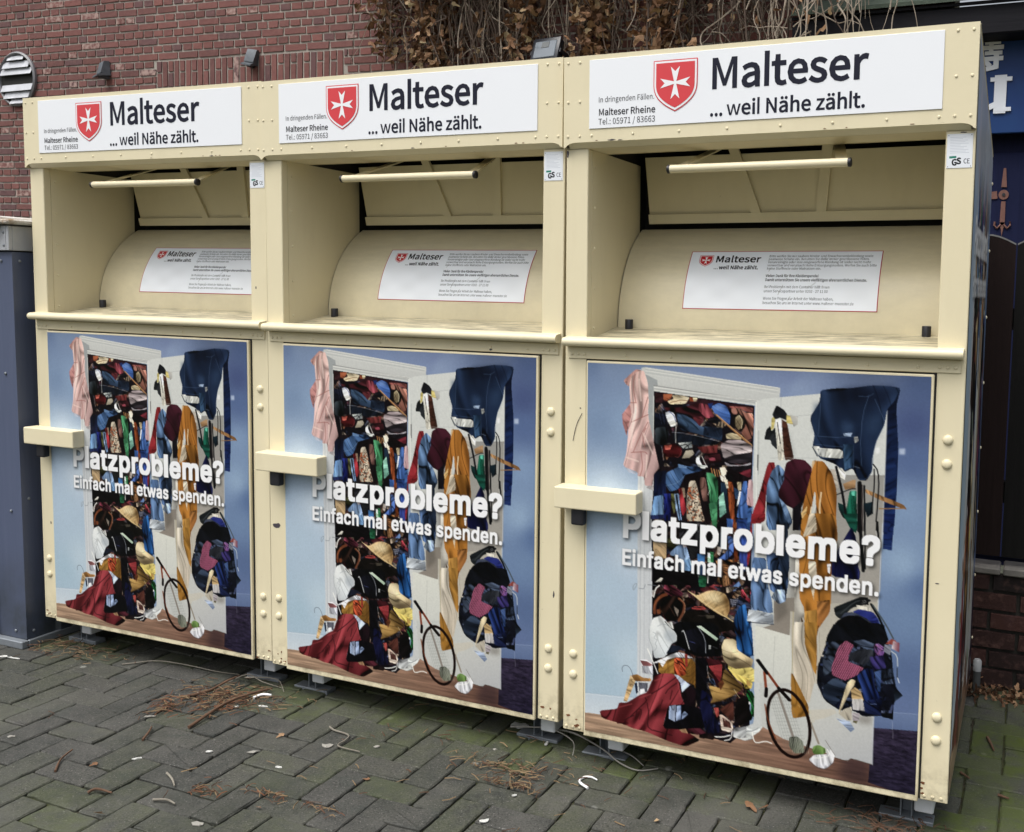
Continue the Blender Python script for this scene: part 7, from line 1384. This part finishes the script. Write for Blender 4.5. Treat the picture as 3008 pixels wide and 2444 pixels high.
for q, a in (([(-1.39, .02, .0), (-1.33, .06, .03), (-1.25, .05, .02), (-1.17, .07, .0)], 0), ([(-1.36, .09, .0), (-1.30, .03, .035), (-1.22, .09, .02), (-1.14, .04, .004)], 1)):
    stick(q, .002, PALE, ('low pale runner looping by the foot under the left container', 'tangled pale runner behind the needle heap, looping upwards')[a], None, 'dry_runner', 'runner')
stick([(.151, -.139, .006), (.115, -.118, .006), (.110, -.098, .006), (.118, -.083, .007), (.136, -.079, .008), (.158, -.088, .008)], .0036, flat('white_plastic', (.8, .8, .8), .3, var=.03), 'white bent plastic ring on the paving before the nearest container', None, 'plastic_ring', 'plastic ring')
stick([(-1.196, -.05, .006), (-1.183, -.02, .010), (-1.151, -.011, .010)], .0055, flat('white_straw', (.8, .8, .8), .4, var=.03), 'bent white drinking straw beside the needle heap', None, 'drinking_straw', 'straw', 8)
def scrap(x, y, w, h, rot, label, mat=PAPER, seed=0, name='paper_scrap', cat='paper scrap'):
    r = random.Random(seed+int(x*1000)); m = MB(); w *= .72; h *= .72; n = 9; V = [(math.cos(6.283*k/n)*w*r.uniform(.7, 1.1), math.sin(6.283*k/n)*h*r.uniform(.4, 1.15), r.uniform(.003, .007)) for k in range(n)]
    c = m.b.verts.new((0, 0, .0065)); vs = [m.b.verts.new(p) for p in V]; lo = [m.b.verts.new((p[0], p[1], .0025)) for p in V]
    for k in range(n): m.b.faces.new((c, vs[k-1], vs[k])); m.b.faces.new((vs[k-1], lo[k-1], lo[k], vs[k]))
    o = litter(name, m, mat, (x, y, -.001), label, cat); o.rotation_euler.z = rot; return o
scrap(-1.12, -.083, .026, .010, .2, 'white paper scrap below the drinking straw'); scrap(-2.365, -.143, .03, .012, .4, 'crumpled white paper at the left edge near the shed'); scrap(-2.315, -.137, .045, .006, .1, 'long white paper strip at the left edge before the shed')
scrap(-1.412, -.088, .010, .009, 0, 'small white crumb at the left end of the needle heap'); scrap(-1.201, -.123, .012, .010, 0, 'small white crumb at the right end of the needle heap'); scrap(-1.034, -.411, .018, .012, .5, 'torn white paper on open paving before the gap of left and middle container')
scrap(-.036, -.412, .020, .012, .6, 'torn white scrap at the bottom edge below the nearest container'); scrap(-.028, -.257, .012, .007, .8, 'small white shred beside the right heap of needles'); scrap(-.763, -.403, .018, .009, .1, 'white flake on open paving below the pale wriggling runner')
scrap(-.24, .15, .05, .035, .3, 'crumpled white tissue by the foot under the middle container', seed=4); scrap(-.094, .07, .008, .022, .2, 'short white stub standing in front of the gap', seed=2); scrap(-1.196, -.535, .022, .010, .7, 'frayed pale scrap at the end of a twig on the open paving')
STONE = flat('pale_stone', (.26, .25, .22), .85, var=.25, scale=60, bump=.003)
for x, y, w, h, ro, lb in ((-1.407, -.301, .03, .012, .5, 'flat pale stone left of the needle heap'), (-.908, -.359, .032, .012, .7, 'flat grey stone before the middle container, right of the torn paper'), (-.725, -.23, .030, .020, .2, 'pale grey stone chip in front of the middle container'), (-.577, -.169, .016, .012, .6, 'small pale stone chip right of the wriggling runner'), (-.738, -.74, .026, .016, .1, 'pale stone chip at the bottom edge of the paving'), (-1.682, -.592, .018, .012, .8, 'small pale stone chip on the far left of the paving'), (-.226, -.032, .012, .008, .3, 'tiny pale stone in a joint under the right end of the middle container')):
    scrap(x, y, w, h, ro, lb, STONE, 9, 'stone_chip', 'stone')
def dry_leaf(x, y, s, tone, label, seed):
    r = random.Random(seed); bm = bmesh.new(); cl = bm.verts.layers.float_color.new('Col'); leaf_into(bm, cl, Vector((0, 0, 0)), s, r, tone); zmin = min(v.co.z for v in bm.verts)
    for v in bm.verts: v.co.z = (v.co.z-zmin)*.35+.003
    me = bpy.data.meshes.new('dry_leaf'); bm.to_mesh(me); bm.free(); o = link('dry_leaf', me, LEAF); o.location = (x, y, 0); tag(o, label, 'leaf', 'single dead leaves on the paving')
for x, y, s, t, lb in ((.62, -.05, .045, .55, 'large brown dead leaf close under the nearest container'), (.655, -.03, .03, .35, 'small dark leaf touching the large brown leaf under the nearest container'), (-1.017, -.818, .03, .8, 'pale dry leaf at the bottom left beside a reddish twig'), (-1.28, -.617, .02, .45, 'small brown dead leaf right of the twig front left'), (-.648, -.61, .016, .45, 'tiny rust leaf near the bottom edge in front of the middle container'), (-.907, -.235, .026, .78, 'pale tan leaf below the middle container, left of the pale stone chip'), (-.474, -.355, .018, .5, 'small rust leaf before the right half of the middle container'), (.399, -.221, .022, .9, 'pale torn leaf by the bottom edge before the nearest container')): dry_leaf(x, y, s, t, lb, int(x*977))
def needles(name, cx, cy, sx, sy, n, label, seed, mats, rot=0.):
    r = random.Random(seed); ms = [MB() for _ in mats]
    for k in range(n):
        a = r.gauss(rot, .9); l = r.uniform(.015, .05); x, y = r.gauss(0, sx), r.gauss(0, sy); z = .004+abs(r.gauss(0, .006))
        d = Vector((math.cos(a), math.sin(a), 0))*l; m = ms[r.randrange(len(ms))]; m.tube([Vector((x, y, z))-d/2, Vector((x+r.uniform(-.003, .003), y+r.uniform(-.003, .003), z+r.uniform(0, .004))), Vector((x, y, z+r.uniform(-.002, .003)))+d/2], r.uniform(.0009, .0019), 3, cap=False)
    bm = bmesh.new(); me = None; parts = []
    for m, mt in zip(ms, mats):
        q = bpy.data.meshes.new(name); m.b.to_mesh(q); m.b.free(); parts.append((q, mt))
    o = link(name, join_meshes(name, parts)); o.location = (cx, cy, 0); tag(o, label, 'needle litter', None, 'stuff'); bm.free()
NB = [stem_mat('rust_needles', (.085, .034, .018), (.19, .085, .045)), stem_mat('brown_needles', (.04, .022, .015), (.11, .06, .036)), stem_mat('straw_needles', (.11, .07, .035), (.20, .145, .085))]
needles('needle_litter', -1.285, -.12, .07, .06, 170, 'heap of rust-brown conifer needles between left and middle container', 1, NB, .9)
needles('needle_litter', -1.41, -.22, .03, .04, 90, 'thin scatter of needles left of the main heap', 2, NB); needles('needle_litter', -.11, -.13, .09, .022, 90, 'straggling needles along the joints before the gap of middle and nearest container', 3, [NB[1], NB[2]]); needles('needle_litter', -.07, -.21, .05, .012, 50, 'thick bunch of straw-coloured needles before the nearest container', 4, [NB[2], NB[1]])
needles('needle_litter', -.852, -.61, .03, .012, 24, 'small nest of rust needles on the open paving front centre', 5, NB); needles('needle_litter', -1.28, -.06, .12, .05, 160, 'loose needles and stalks under the edge of left and middle container', 6, [NB[1], NB[2]]); needles('needle_litter', -.6, -.55, .14, .01, 50, 'needles strewn along a joint at the bottom edge', 7, NB); needles('needle_litter', -2.2, .03, .12, .05, 150, 'brown stalks and needles at the foot of the shed corner', 8, [NB[1], NB[2]]); needles('needle_litter', -.1, .0, .6, .3, 170, 'single needles strewn widely over the paving', 9, [NB[1], NB[2]]); needles('needle_litter', 1.0, .0, .1, .05, 120, 'dark stalks under the right foot of the nearest container', 10, [NB[1]])
def leaf_pile():
    r = random.Random(21); bm = bmesh.new(); cl = bm.verts.layers.float_color.new('Col')
    for k in range(420): leaf_into(bm, cl, Vector((r.uniform(-.35, .35), r.gauss(0, .05), abs(r.gauss(.006, .012)))), r.uniform(.014, .03), r, r.betavariate(1.6, 2.6))
    me = bpy.data.meshes.new('leaf_litter'); bm.to_mesh(me); bm.free(); o = link('leaf_litter', me, LEAF); o.location = (1.3, 1.10, 0); tag(o, 'drift of dead brown leaves along the foot of the low brick wall', 'leaf litter', None, 'stuff')
leaf_pile()
